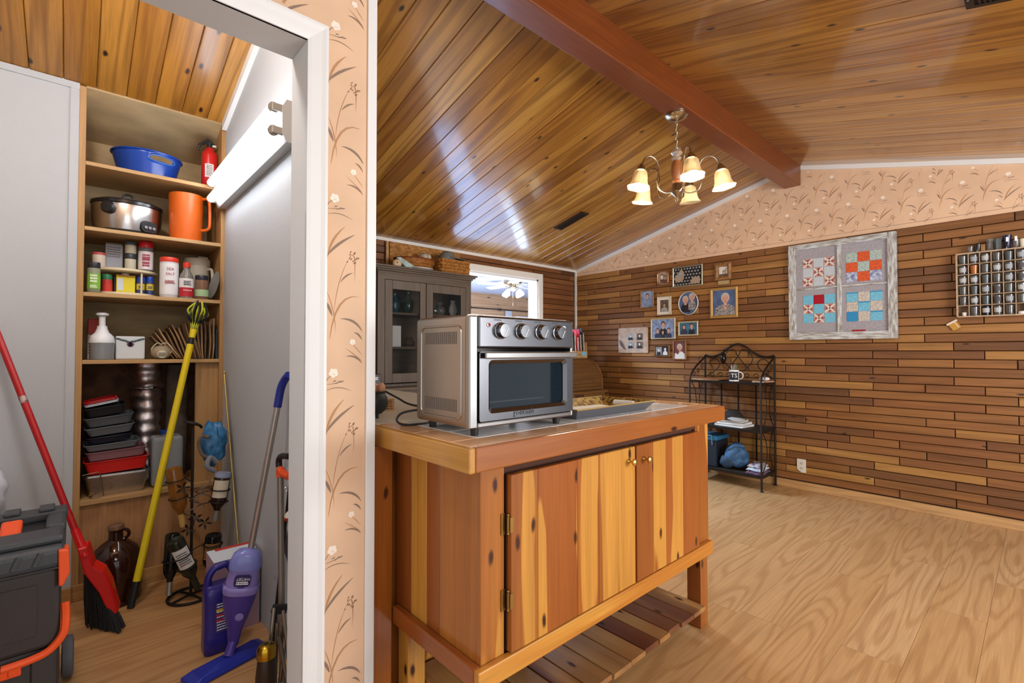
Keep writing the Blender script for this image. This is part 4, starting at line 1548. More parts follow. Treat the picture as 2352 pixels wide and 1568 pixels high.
def band_mesh(r0, r1, h, m):
    b = MB()
    n = 9
    vs, fs = [], []
    for k in range(n + 1):
        a = PI * 0.5 + PI * 1.1 * k / n
        for hh, f in ((0.28, 0.28), (0.8, 0.8)):
            r_ = (r0 + (r1 - r0) * f) + 0.0004
            vs.append((r_ * math.cos(a), r_ * math.sin(a), h * hh))
    for k in range(n):
        fs.append((2 * k, 2 * k + 2, 2 * k + 3, 2 * k + 1))
    b.add(vs, fs)
    t = b.build('printed_band', m, None, loc=(0, 0, 0))
    me = t.data
    bpy.data.objects.remove(t)
    return me


BLKG = mat('black_glazed', '141416', 0.12)
kinds = [('clear', GLASS, None), ('clear', GLASS, 'grey'), ('clear', GLASS, 'white'), ('smoked', SMOKE, None), ('black', BLKG, 'white'), ('copper', mat('copper_glaze', 'a8683a', 0.25, 0.3), None), ('clear', GLASS, 'dark')]
BM = {'grey': mat('print_grey', '9aa0a6', 0.5), 'white': mat('print_pale_grey', 'b0b3b6', 0.5), 'dark': mat('print_dark', '4a4448', 0.5)}
GM = {}
BMm = {k: band_mesh(0.0175, 0.022, 0.058, v) for k, v in BM.items()}
pat = [0, 1, 2, 0, 3, 1, 0, 6, 1, 2, 5, 0, 2, 1, 6, 3, 4, 1, 2, 2, 3, 0, 1, 6, 0, 1, 2, 0, 3, 1, 6, 0, 2, 3, 0, 1, 0, 2, 3, 6, 1, 0, 2, 1, 1, 6, 0, 4, 2, 0, 1, 2, 3, 6]
ordw = ['top', 'second', 'third', 'fourth', 'fifth', 'lowest']
colw_ = ['first', 'second', 'third', 'fourth', 'fifth', 'sixth', 'seventh', 'eighth', 'ninth']
for r_ in range(6):
    for c in range(ncol):
        if (r_, c) in ((5, 0), (5, 5)):
            continue
        kd, m, bd = kinds[pat[r_ * 9 + c]]
        if kd not in GM:
            GM[kd] = glass_mesh(0.0175, 0.022, 0.058, m)
        o = bpy.data.objects.new('shot_glass', GM[kd])
        COL.objects.link(o)
        o.location = (XG - 0.031, gy0 - (c + 0.5) * gp, gz0 + (5 - r_) * gh + 0.0022)
        tag(o, '%s shot glass in the %s row of the rack, %s cell from its free end by the quilt' % (kd, ordw[r_], colw_[c]) if False else
            '%s shot glass, %s shelf of the wall rack, %s cell counted from the quilt side' % (kd, ordw[r_], colw_[c]), 'shot glass', 'shot glasses in the wall rack')
        if bd:
            piece('printed_band', BMm[bd], BM[bd], o, Vector(o.location))
tc_ = MB().lathe([(0, 0), (0.012, 0), (0.014, 0.025), (0.012, 0.025), (0.010, 0.004), (0, 0.004)], (XG - 0.03, gy0 - 0.5 * gp - 0.004, gz0 + 0.0005), 14, caps=False)
tag(tc_.build('thimble_cup', mat('white_china', 'e8e6e2', 0.25), smooth=True), 'tiny white china cup in the lowest corner cell of the rack', 'cup')
tc_ = MB().lathe([(0, 0), (0.02, 0), (0.022, 0.016), (0.012, 0.02), (0, 0.02)], (XG - 0.03, gy0 - 5.5 * gp, gz0 + 0.0005), 16)
tag(tc_.build('salt_dish', mat('white_china'), smooth=True), 'low white china dish alone in a lowest cell of the rack', 'dish')
# glasses standing on the rack
zt2 = zt + 0.0085
tops = [(2229, 0.0165, 0.042, GLASS, 'small clear shot glass at the free end of the rack top'), (2246, 0.02, 0.052, mat('black_gold_glass', '241e18', 0.15), 'black and gold shot glass on top of the rack'),
        (2274, 0.019, 0.078, GLASS, 'tall fluted clear glass on top of the rack beside a ribbed one'), (2292, 0.02, 0.074, SMOKE, 'tall ribbed smoky glass on top of the rack'),
        (2314, 0.024, 0.088, mat('dark_blue_glass', '121a38', 0.1), 'tall dark blue flared glass on top of the rack'), (2334, 0.018, 0.055, GLASS, 'short clear glass just past the dark blue one'),
        (2350, 0.017, 0.055, mat('cream_glass', 'd8cfb4', 0.3), 'short cream coloured glass on top of the rack')]
for px_, r_, h_, m, lb in tops:
    yy = hit(px_, 560, 'X', XG - 0.03).y
    f0 = 0.62 if 'flared' in lb else 0.8
    rm_ = (lambda a, z_: 1 + 0.05 * math.cos(9 * a)) if ('fluted' in lb or 'ribbed' in lb) else None
    b = MB().lathe([(0, 0), (r_ * f0, 0), (r_ * (f0 + .02), h_ * 0.4), (r_, h_), (r_ - 0.002, h_), (r_ * f0 - 0.003, h_ * 0.2), (0, h_ * 0.18)], (XG - 0.03, yy, zt2), 27, caps=False, rmod=rm_)
    o = b.build('shot_glass', m, smooth=True)
    tag(o, lb, 'shot glass')
    if 'dark blue' in lb:
        MB().box((XG - 0.03 - r_ - 0.001, yy - 0.006, zt2 + 0.045), (XG - 0.03 - r_ + 0.003, yy + 0.006, zt2 + 0.075)).build('emblem', mat('white_print'), o)
yy = hit(2258, 570, 'X', XG - 0.03).y
tag(MB().box((XG - 0.045, yy - 0.011, zt2), (XG - 0.015, yy + 0.011, zt2 + 0.05)).build('wooden_block', BRNF, bevel=0.003), 'small brown wooden block among the glasses on the rack', 'block')
# small amber mug hung askew under the rack
hp = hit(2193, 748, 'X', XW - 0.02)
hm = thing('hanging_mug', 'small amber plaque shaped like a beer mug, hung askew under the rack', 'plaque', (XW - 0.008, hp.y, hp.z - 0.03))
Mh = onX(XW - 0.0075) @ T(-hp.y, hp.z, 0) @ Rm(math.radians(33), 'Z')
MB().prism(rrect(0.05, 0.052, 0.004, 2), 0.012, Mh).build('mug_body', mat('amber', 'b8862c', 0.3), hm)
MB().prism([(p[0], p[1] + 0.028) for p in rrect(0.064, 0.012, 0.003, 2)], 0.015, Mh).build('foam_rim', mat('foam_white', 'd8cdb8', 0.5), hm)
MB().prism([(p[0] + 0.012, p[1]) for p in rrect(0.005, 0.044, 0.002, 2)], 0.013, Mh).build('highlight_strip', mat('foam_white'), hm)
# ================================================================ outlet
oy, oz = 1.392, 0.202
ot = thing('wall_outlet', 'cream wall outlet cover with a broken lower corner on the plank wall', 'outlet', (XW - 0.008, oy, oz - 0.055))
pl = [(0.034, 0.056), (-0.034, 0.056), (-0.034, -0.03), (-0.02, -0.044), (-0.008, -0.05), (-0.004, -0.056), (0.034, -0.056)]
MB().prism(pl, 0.005, onX(XW - 0.0068) @ T(-oy, oz, 0)).build('cover_plate', mat('outlet_cream', 'd8d4c4', 0.4), ot, bevel=0.001, seg=1)
for dz in (0.02, -0.02):
    Mo = onX(XW - 0.0118) @ T(-oy, oz + dz, 0)
    rc = MB().prism(rrect(0.03, 0.027, 0.01, 4), 0.0015, Mo).build('receptacle', mat('outlet_face', 'cfcabb', 0.4), ot)
    sl = MB()
    for sx in (-0.006, 0.006):
        sl.prism([(p[0] + sx, p[1] + 0.004) for p in rrect(0.0025, 0.008, 0.0005, 1)], 0.0004, Mo @ T(0, 0, 0.0015))
    sl.prism([(p[0], p[1] - 0.006) for p in ell(0.005, 0.005, 10)], 0.0004, Mo @ T(0, 0, 0.0015))
    sl.build('slots', BLACKP, rc, kind='stuff')
# ================================================================ ceiling vents
def vent(x, y, lx, ly, zf, label):
    a = math.atan2(zf(y + 0.1) - zf(y - 0.1), 0.2)
    Mv = T(x, y, zf(y) - 0.001) @ Rm(a, 'X')
    v = thing('ceiling_vent', label, 'vent', (x, y, zf(y) - 0.01))
    VB = mat('vent_bronze', '3a3026', 0.45, 0.6)
    b = MB()
    for s_ in (-1, 1):
        b.obox((s_ * (lx / 2 - 0.01), 0, -0.003), (0.02, ly, 0.006)).obox((0, s_ * (ly / 2 - 0.012), -0.003), (lx - 0.04, 0.024, 0.006))
    b.xf(Mv).build('vent_frame', VB, v)
    MB().obox((0, 0, -0.0008), (lx - 0.03, ly - 0.03, 0.001)).xf(Mv).build('backing', DARKB, v)
    n = int((ly - 0.05) / 0.014)
    for k in range(n):
        MB().obox((0, -(n - 1) * 0.007 + k * 0.014, -0.0035), (lx - 0.042, 0.009, 0.0015), (0.5, 0, 0)).xf(Mv).build('louvre', VB, v)
    for s_ in (-1, 1):
        MB().obox((0, s_ * (ly / 2 - 0.01), -0.0062), (0.006, 0.006, 0.002)).xf(Mv).build('screw', CHROME, v)


vent(3.435, 2.955, 0.11, 0.35, roof, 'long bronze ceiling vent on the slope above the far wall')
vent(2.40, 0.03, 0.13, 0.30, roof, 'bronze ceiling vent on the slope nearest the doorway, behind the ridge beam')
# ================================================================ chandelier
cxx, cyy = 2.655, 1.458
vv = Vector((cxx, cyy, 0)).normalized()
rr_ = Vector((vv.y, -vv.x, 0))
NICK = mat('brushed_nickel', 'b3a68e', 0.25, 1.0)
ch = thing('chandelier', 'five arm chandelier with ribbed bell shades hanging from the ridge beam', 'chandelier', (cxx, cyy, 2.05))
MB().lathe([(0, 2.579), (0.066, 2.579), (0.066, 2.572), (0.05, 2.556), (0.012, 2.546), (0.0, 2.545)], (cxx, cyy, 0), 28, caps=False).build('canopy', NICK, ch, smooth=True)
cn = MB()
zz = 2.545
k = 0
while zz > 2.40:
    pts = []
    for i in range(12):
        a = 2 * PI * i / 12
        u = 0.0075 * math.cos(a)
        p = (u, 0, 0.016 * math.sin(a)) if k % 2 else (0, u, 0.016 * math.sin(a))
        pts.append((cxx + p[0], cyy + p[1], zz - 0.014 + p[2]))
    lk = MB().tube(pts, 0.0016, 6, closed=True)
    lk.build('chain_link', NICK, ch, smooth=True)
    zz -= 0.026
    k += 1
MB().tube([(cxx, cyy, 2.545), (cxx + .004, cyy, 2.48), (cxx, cyy, 2.385)], 0.0022, 6).build('wire', mat('lamp_wire', 'b8aa88', 0.5), ch)
MB().lathe([(0.006, 2.40), (0.012, 2.385), (0.026, 2.375), (0.034, 2.35), (0.02, 2.335), (0.028, 2.32), (0.02, 2.305)], (cxx, cyy, 0), 24).build('glass_bell', mat('bell_glass', 'e6dccb', 0.08, trans=0.75), ch, smooth=True)
MB().lathe([(0.02, 2.305), (0.03, 2.285), (0.034, 2.25), (0.028, 2.21), (0.02, 2.19), (0.026, 2.182), (0.02, 2.172), (0.026, 2.165)], (cxx, cyy, 0), 24).build('wood_turning', mat('turned_oak', 'a8693a', 0.35, var=0.15, vscale=40, stretch=(1, 1, .1)), ch, smooth=True)
MB().lathe([(0.026, 2.165), (0.03, 2.15), (0.036, 2.13), (0.04, 2.118), (0.03, 2.104), (0.012, 2.09), (0.006, 2.082), (0.011, 2.072), (0.006, 2.062), (0.008, 2.054), (0.0, 2.05)], (cxx, cyy, 0), 28, caps=False).build('hub', NICK, ch, smooth=True)
SHADE = mat('ribbed_shade_glass', 'd8c49a', 0.35, trans=0.25, ior=1.3)
BULB = mat('lamp_bulb', 'fff3dc', 0.4, emit=9, emitc='fff0d8')
BULBOFF = mat('lamp_bulb_dim', 'fff3dc', 0.4, emit=2.0, emitc='fff0d8')
for k in range(5):
    a = k * 2 * PI / 5
    dr_ = rr_ * math.cos(a) + vv * math.sin(a)

    def P(r_, z_):
        return (cxx + dr_.x * r_, cyy + dr_.y * r_, z_)
    MB().tube(smoothp([P(0.03, 2.118), P(0.075, 2.104), P(0.12, 2.12), P(0.135, 2.165), P(0.125, 2.22), P(0.135, 2.285), P(0.175, 2.31), P(0.215, 2.295), P(0.238, 2.25)], 5), 0.0042, 8).build('arm', NICK, ch, smooth=True)
    ax = Vector((dr_.x * 0.16, dr_.y * 0.16, -1)).normalized()
    o_ = Vector(P(0.238, 2.252))
    MB().lathe([(0.008, -0.006), (0.014, 0.004), (0.027, 0.022), (0.027, 0.034), (0.02, 0.034)], o_, 20, ax).build('socket_cup', NICK, ch, smooth=True)
    rm_ = lambda an, z_: 1 + 0.02 * math.cos(26 * an) + (0.05 * math.cos(6 * an) if z_ > 0.125 else 0)
    MB().lathe([(0.026, 0.032), (0.037, 0.045), (0.042, 0.07), (0.045, 0.1), (0.053, 0.122), (0.066, 0.136), (0.064, 0.1365), (0.051, 0.1215), (0.043, 0.1), (0.04, 0.07), (0.035, 0.046)], o_, 104, ax, caps=False, rmod=rm_).build('shade', SHADE, ch, smooth=True)
    bb = MB().lathe([(0.012, 0.03), (0.014, 0.05), (0.024, 0.075), (0.028, 0.095), (0.024, 0.113), (0.012, 0.124), (0, 0.126)], o_, 18, ax)
    bb.build('bulb', BULBOFF if k == 1 else BULB, ch, smooth=True)
    if k != 1:
        point('chandelier_lamp', o_ + ax * 0.155, 7.0, (1.0, 0.86, 0.66), 0.03)
# ================================================================ baker's rack
WI = mat('wrought_iron', '2e2620', 0.5, 0.7)
rX0, rX1, rY0, rY1 = 4.245, 4.555, 1.59, 2.215
rack = thing('bakers_rack', "dark wrought iron baker's rack with scrolled arched back, against the plank wall", 'rack', ((rX0 + rX1) / 2, (rY0 + rY1) / 2, 0))


def bar(pts, r=0.006, name='bar', m=WI, par=rack, n=6):
    return MB().tube(pts, r, n).build(name, m, par, smooth=True)


for y in (rY0, rY1):
    bar([(rX0, y, 0), (rX0, y, 0.9)] + [(rX0 + 0.3 * math.sin(a) ** 1.5 * 1.03, y, 0.9 + 0.2 * math.sin(a) ** 0.8 + 0.02 * (1 - math.cos(a))) for a in [PI / 2 * i / 8 for i in range(1, 9)]], 0.0085, 'front_post', n=8)
    bar([(rX1, y, 0), (rX1, y, 1.13)], 0.009, 'rear_post', n=8)
    for x in (rX0, rX1):
        MB().lathe([(0.016, 0), (0.014, 0.006), (0.009, 0.012)], (x, y, 0), 12).build('foot', WI, rack, smooth=True)
    # side scrolls
    for z0_, z1_ in ((0.13, 0.5), (0.5, 0.9)):
        for s_ in (-1, 1):
            xm = (rX0 + rX1) / 2
            bar(smoothp([(xm + s_ * 0.14, y, z0_), (xm + s_ * 0.05, y, z0_ + 0.1), (xm + s_ * 0.03, y, (z0_ + z1_) / 2), (xm + s_ * 0.06, y, z1_ - 0.08), (xm + s_ * 0.14, y, z1_)], 4), 0.004, 'side_scroll')
    for k in range(3):
        xm, zm, rr = rX0 + 0.09 + 0.075 * k, 0.95 + 0.035 * k, 0.03
        bar([(xm + rr * math.cos(t_) * (1 - t_ / 9), y, zm + rr * math.sin(t_) * (1 - t_ / 9)) for t_ in [i * 0.45 for i in range(16)]], 0.003, 'side_curl')
# arched back
arch = [(rX1, rY0 + (rY1 - rY0) * t_, 1.10 + 0.135 * math.exp(-((t_ - 0.5) / 0.24) ** 2) + 0.03 * abs(2 * t_ - 1) ** 6) for t_ in [i / 24 for i in range(25)]]
bar(arch, 0.009, 'arch', n=8)
ym = (rY0 + rY1) / 2
for s_ in (-1, 1):
    bar(smoothp([(rX1, ym, 0.95), (rX1, ym + s_ * 0.09, 1.03), (rX1, ym + s_ * 0.13, 1.1), (rX1, ym + s_ * 0.09, 1.17), (rX1, ym + s_ * 0.03, 1.18), (rX1, ym, 1.12), (rX1, ym - s_ * 0.1, 1.0)], 4), 0.004, 'back_scroll')
    bar(smoothp([(rX1, ym + s_ * 0.3, 0.93), (rX1, ym + s_ * 0.2, 1.0), (rX1, ym + s_ * 0.17, 1.06), (rX1, ym + s_ * 0.22, 1.1), (rX1, ym + s_ * 0.27, 1.06), (rX1, ym + s_ * 0.24, 1.02)], 4), 0.004, 'back_scroll')
for k in range(7):
    yy = rY0 + 0.07 + k * 0.081
    bar([(rX1, yy + 0.026 * math.cos(t_) * (1 - t_ / 8), 0.945 + 0.026 * math.sin(t_) * (1 - t_ / 8)) for t_ in [i * 0.45 for i in range(14)]], 0.003, 'back_curl')
for f in (0.25, 0.5, 0.75):
    yy = rY0 + (rY1 - rY0) * f
    MB().box((rX1 - 0.003, yy - 0.007, 0.1), (rX1 + 0.003, yy + 0.007, 0.9)).build('back_bar', WI, rack)
for zz in (0.905, 0.505, 0.13):
    MB().box((rX0 - 0.006, rY0, zz - 0.022), (rX0 + 0.006, rY1, zz)).box((rX1 - 0.006, rY0, zz - 0.022), (rX1 + 0.004, rY1, zz)).box((rX0, rY0 - 0.006, zz - 0.022), (rX1, rY0 + 0.006, zz)).box((rX0, rY1 - 0.006, zz - 0.022), (rX1, rY1 + 0.006, zz)).build('shelf_rim', WI, rack, kind='stuff')
    MB().box((rX0 + 0.006, rY0 + 0.006, zz - 0.008), (rX1 - 0.006, rY1 - 0.006, zz - 0.001)).build('shelf', mat('iron_mesh', '3a332c', 0.6, 0.4, bump=0.5, bscale=120), rack)
# black pouch hanging from the arch
ph = hit(1661, 822, 'X', rX1 - 0.045)
hpz = thing('hanging_pouch', 'glossy black pouch hanging on the arch of the iron rack', 'pouch', (ph.x, ph.y, ph.z - 0.06))
MB().ball(ph, 0.03, 16, 12, sc=(0.8, 0.9, 1.7), fn=lambda p: 1 + 0.08 * math.sin(5 * p.x + 3 * p.z)).build('pouch_body', mat('black_gloss_vinyl', '120d0c', 0.15), hpz, smooth=True)
MB().tube([(ph.x, ph.y, ph.z + 0.045), (ph.x + 0.02, ph.y, ph.z + 0.075), (rX1, ph.y, ph.z + 0.085)], 0.003, 6).build('loop', mat('black_gloss_vinyl'), hpz)
# top shelf: papers, mug with pens, small bundle
zs = 0.905
q = random.Random(2)
for k, (c, yy, xx, ln) in enumerate((('b07e54', 2.09, 4.34, 0.23), ('c9c2b2', 2.11, 4.37, 0.22), ('a06a3c', 2.05, 4.36, 0.24))):
    o = MB().obox((xx, yy, zs + 0.003 + k * 0.005), (0.17, ln, 0.004), (0, 0, q.uniform(-0.15, 0.15))).build('magazine', mat('magazine_%d' % k, c, 0.5, var=0.15, vscale=30))
    tag(o, ['tan magazine under the others on the iron rack top shelf', 'cream magazine between two brown ones on the iron rack', 'brown magazine uppermost on the iron rack top shelf'][k], 'magazine')
my, mx, mr, mh = hit(1686, 855, 'X', 4.33).y, 4.33, 0.040, 0.098
mg = thing('mug', 'black and white printed mug holding pens on the iron rack', 'mug', (mx, my, zs))
MB().lathe([(0, 0), (mr, 0), (mr, mh), (mr - 0.004, mh), (mr - 0.004, 0.006), (0, 0.006)], (mx, my, zs), 28, caps=False).build('mug_body', mat('white_china'), mg, smooth=True)
vs, fs = [], []
n = 14
for k in range(n + 1):
    a = PI * 0.72 + PI * 0.72 * k / n
    for hh in (0.012, mh - 0.014):
        vs.append((mx + (mr + 0.0005) * math.cos(a), my + (mr + 0.0005) * math.sin(a), zs + hh))
for k in range(n):
    fs.append((2 * k, 2 * k + 2, 2 * k + 3, 2 * k + 1))
MB().add(vs, fs).build('black_panel', mat('print_black'), mg)
vd = Vector((-mx, -my, 0)).normalized()
Mt = Matrix(((vd.y * -1, 0, vd.x, mx + vd.x * (mr + 0.001)), (vd.x, 0, vd.y, my + vd.y * (mr + 0.001)), (0, 1, 0, zs + mh * 0.5), (0, 0, 0, 1)))
MB().text("TS", 0.05, Mt, 0.0006).build('lettering', mat('white_print'), mg)
MB().tube([(mx + 0.012, my - mr + 0.002, zs + 0.078)] + [(mx + 0.014, my - mr - 0.004 - 0.028 * math.sin(t_), zs + 0.05 + 0.030 * math.cos(t_)) for t_ in [PI * i / 8 for i in range(9)]], 0.005, 8).build('handle', mat('white_china'), mg, smooth=True)
for k, (c, dx, dy, nm) in enumerate((('e8e8e4', 0.016, 0.022, 'white pen leaning furthest in the printed mug'), ('2f6a58', 0.0, -0.010, 'thick green marker standing in the printed mug'), ('cfd4d8', 0.012, 0.004, 'silver pen standing in the printed mug'), ('4a8a6a', -0.012, -0.018, 'thin green pencil standing in the printed mug'))):
    p0 = Vector((mx + dx * 0.4, my + dy * 0.4, zs + 0.008))
    p1 = Vector((mx + dx * 1.3, my + dy * 1.5, zs + 0.145 + 0.006 * (k % 2)))
    o = thing('pen', nm, 'pen', p0)
    MB().cyl(p0, p0.lerp(p1, 0.85), 0.0035 if k != 1 else 0.006, n=8).build('barrel', mat('pen_%d' % k, c, 0.35), o)
    MB().cyl(p0.lerp(p1, 0.851), p1, 0.0035 if k != 1 else 0.006, 0.001, n=8).build('tip', mat('pen_%d' % k), o)
for k, (px_, c, nm) in enumerate(((1742, 'c4b49a', 'cream folded paper on iron rack near the wall end'), (1752, 'b98a66', 'tan folded card under the white bundle on the iron rack'))):
    yy = hit(px_, 872, 'X', 4.34).y
    tag(MB().obox((4.34 + 0.05 * k, yy, zs + 0.005), (0.12, 0.09, 0.009), (0, 0, 0.3 - 0.5 * k)).build('folded_paper', mat('fold_%d' % k, c, 0.7)), nm, 'paper')
yy = hit(1752, 866, 'X', 4.36).y
tag(MB().ball((4.40, yy, zs + 0.027), 0.03, 16, 10, sc=(1.1, 1.4, 0.55), fn=lambda p: 1 + 0.12 * math.sin(9 * p.x) * math.cos(7 * p.y)).build('crumpled_tissue', PAPER, smooth=True), 'crumpled white tissue on folded card, top shelf of iron rack', 'tissue')
# second shelf: books with a black and white cap
zs = 0.505
zt_ = zs
for k, (w_, l_, c, nm) in enumerate(((0.2, 0.26, 'b9b4a8', 'wide grey book lowest under the black cap'), (0.18, 0.24, 'd8d6d0', 'white book in the middle under the black cap'), (0.17, 0.2, '8f8a7c', 'thin olive book directly under the black cap'))):
    yy = hit(1683, 970, 'X', 4.36).y
    bk = thing('book', nm, 'book', (4.385, yy, zt_))
    a = 0.12 * (k - 1)
    Mb = T(4.385, yy, zt_) @ Rm(a, 'Z')
    MB().obox((0, 0, 0.0095), (w_ - 0.006, l_ - 0.006, 0.013)).xf(Mb).build('pages', PAPER, bk)
    MB().obox((0, 0, 0.0015), (w_, l_, 0.003)).obox((0, 0, 0.0175), (w_, l_, 0.003)).obox((w_ / 2 - 0.0015, 0, 0.0095), (0.003, l_, 0.013)).xf(Mb).build('cover', mat('book_%d' % k, c, 0.5), bk)
    zt_ += 0.0192
yy = hit(1681, 950, 'X', 4.33).y
cp_ = thing('cap', 'black and white cap resting on books, middle shelf of iron rack', 'cap', (4.34, yy, zt_))


def dome(c, rx, ry, rz, n=20, m=8):
    b = MB()
    prof = [(math.cos(PI / 2 * i / m), math.sin(PI / 2 * i / m)) for i in range(m + 1)]
    vs, fs = [], []
    for r_, z_ in prof:
        for k in range(n):
            a = 2 * PI * k / n
            vs.append((c[0] + rx * r_ * math.cos(a), c[1] + ry * r_ * math.sin(a), c[2] + rz * z_))
    for i in range(m):
        for k in range(n):
            l = (k + 1) % n
            fs.append((i * n + k, i * n + l, (i + 1) * n + l, (i + 1) * n + k))
    fs.append(tuple(reversed(range(n))))
    return b.add(vs, fs)


def brim(c, w, l, dirv, th=0.004, droop=0.02):
    d = Vector(dirv).normalized()
    s_ = Vector((-d.y, d.x, 0))
    n = 12
    vs = []
    for k in range(n + 1):
        t_ = -1 + 2 * k / n
        for rr in (0.0, 1.0):
            e = math.sqrt(max(0, 1 - t_ * t_))
            p = Vector(c) + s_ * (w * t_) + d * (l * e * rr) - Vector((0, 0, droop * rr * e + 0.012 * t_ * t_))
            vs += [p, p + Vector((0, 0, th))]
    fs = []
    for k in range(n):
        a = 4 * k
        b_ = 4 * (k + 1)
        fs += [(a + 1, a + 3, b_ + 3, b_ + 1), (a, b_, b_ + 2, a + 2), (a + 2, b_ + 2, b_ + 3, a + 3), (a, a + 1, b_ + 1, b_)]
    return MB().add(vs, fs)


dome((4.35, yy, zt_ + 0.001), 0.085, 0.095, 0.088).build('crown', mat('cap_black_cloth', '24201f', 0.85), cp_, smooth=True)
brim((4.30, yy - 0.04, zt_ + 0.03), 0.075, 0.09, (-0.5, -0.8, 0), droop=0.022).build('brim', mat('cap_white_cloth', 'b8b6b2', 0.8), cp_, smooth=True)
# bottom shelf: cooler, denim bag, folded cloth
zs = 0.13
c0 = hit(1655, 1040, 'X', 4.38).y
co = thing('cooler_box', 'dark navy cooler with teal lid on the lowest shelf of the iron rack', 'cooler', (4.40, 2.05, zs))
MB().box((4.275, 1.985, zs), (4.525, 2.195, zs + 0.235)).build('body', mat('cooler_navy', '16202c', 0.5), co, bevel=0.012)
MB().box((4.268, 1.978, zs + 0.2355), (4.532, 2.2, zs + 0.275)).build('lid', mat('cooler_teal', '2a6a8c', 0.4), co, bevel=0.01)
MB().tube([(4.272, 2.02, zs + 0.2), (4.258, 2.02, zs + 0.282), (4.258, 2.16, zs + 0.282), (4.272, 2.16, zs + 0.2)], 0.006, 8).build('handle', mat('cooler_trim', '5c7c94', 0.5), co, smooth=True)
DENIM = mat('denim', '2a4a6c', 0.85, c2='4a7096', vscale=22, bump=0.5, bscale=90)
bg_y = hit(1690, 1045, 'X', 4.36).y
bg = thing('denim_bag', 'slumped blue denim bag on the lowest shelf of the iron rack', 'bag', (4.37, bg_y, zs))
MB().ball((4.38, bg_y + 0.005, zs + 0.109), 0.108, 22, 16, sc=(0.95, 0.95, 1.02), fn=lambda p: (1 + 0.07 * math.sin(4 * p.y + 2 * p.z) + 0.05 * math.sin(7 * p.x + 3 * p.y)) * (0.97 if p.z < -0.6 else 1)).build('bag_body', DENIM, bg, smooth=True)
MB().ball((4.31, bg_y + 0.055, zs + 0.062), 0.058, 16, 12, sc=(0.7, 1.15, 1.0), fn=lambda p: 1 + 0.08 * math.sin(6 * p.z + 4 * p.y)).build('pocket', mat('denim_dark', '1f3447', 0.7, bump=0.4, bscale=80), bg, smooth=True)
MB().tube(smoothp([(4.33, bg_y + 0.07, zs + 0.11), (4.29, bg_y + 0.03, zs + 0.18), (4.31, bg_y - 0.03, zs + 0.215), (4.36, bg_y - 0.07, zs + 0.205)], 5), 0.012, 8).build('strap', DENIM, bg, smooth=True)
CLO = mat('paisley_cloth', 'c9c4c2', 0.85, c2='5a4454', vscale=26)
CLO2 = mat('plum_dot_cloth', '4a2c40', 0.85, c2='7a5a70', vscale=60)
CLO3 = mat('pale_print_cloth', 'c8ccd2', 0.85, c2='9aa6b8', vscale=34)
fy = 1.668
for k, (m, nm, dz, sx, sy) in enumerate(((CLO2, 'plum spotted folded cloth, lowest in the pile on the iron rack', 0.0, 0.2, 0.14), (CLO3, 'pale blue printed folded cloth in the middle of the pile', 0.026, 0.19, 0.13), (CLO, 'patterned cream and plum folded cloth on top of the pile', 0.052, 0.17, 0.12))):
    b = MB()
    n = 10
    vs, fs = [], []
    for i in range(n + 1):
        for j in range(n + 1):
            u, v_ = i / n - 0.5, j / n - 0.5
            ed = max(abs(u), abs(v_)) * 2
            hgt = 0.024 * (1 - max(0, ed - 0.75) * 2.4) + 0.004 * math.sin(9 * u + k) * math.cos(8 * v_)
            vs.append((4.372 + u * sx + 0.01 * math.sin(6 * v_), fy + v_ * sy + 0.008 * math.sin(5 * u), zs + dz + max(0.003, hgt)))
    m0 = len(vs)
    vs += [(p[0], p[1], zs + dz + 0.0005) for p in vs]
    for i in range(n):
        for j in range(n):
            a = i * (n + 1) + j
            fs.append((a, a + n + 1, a + n + 2, a + 1))
            fs.append((m0 + a, m0 + a + 1, m0 + a + n + 2, m0 + a + n + 1))
    for i in range(n):
        for (a, c_) in ((i, i + 1), (n * (n + 1) + i + 1, n * (n + 1) + i), ((i + 1) * (n + 1), i * (n + 1)), (i * (n + 1) + n, (i + 1) * (n + 1) + n)):
            fs.append((a, c_, m0 + c_, m0 + a))
    tag(b.add(vs, fs).build('folded_cloth', m, smooth=60), nm, 'cloth')
# ================================================================ china hutch
HUT = wood('hutch_grey_stain', ['5e5248', '665a50'], 'z', rough=0.55, ring=4, ringw=0.2, across=12, along=0.6, grain=0.3, darkc='3a3029', vary=0.3)
HUTX = wood('hutch_grey_stain_x', ['5e5044', '64564a'], 'x', rough=0.55, ring=4, ringw=0.2, across=12, along=0.6, grain=0.3, darkc='3a3029', vary=0.3)
HIN = wood('hutch_inside', ['5a4434', '64503c'], 'x', rough=0.6, ring=4, ringw=0.2, across=9, along=0.6, grain=0.25, darkc='3a2a1c', vary=0.4)
hy0, hy1, hx0, hx1, hz0, hz1 = 3.50, 3.855, 1.765, 2.68, 0.885, 1.80
hu = thing('china_hutch', 'grey stained china hutch with two glazed doors against the far wall', 'hutch', ((hx0 + hx1) / 2, (hy0 + hy1) / 2, 0))
MB().box((hx0, hy0 + 0.02, hz0), (hx0 + 0.02, hy1, hz1)).build('side_panel', HUT, hu)
MB().box((hx1 - 0.02, hy0 + 0.02, hz0), (hx1, hy1, hz1)).build('side_panel', HUT, hu)
MB().box((hx0 + 0.02, hy1 - 0.01, hz0), (hx1 - 0.02, hy1, hz1)).build('back_panel', HIN, hu)
MB().box((hx0 + 0.02, hy0 + 0.02, hz1 - 0.02), (hx1 - 0.02, hy1 - 0.01, hz1)).build('top_panel', HUT, hu)
MB().box((hx0, hy0 + 0.02, hz0 - 0.0), (hx1, hy1 - 0.01, hz0 + 0.02)).build('bottom_panel', HUT, hu)
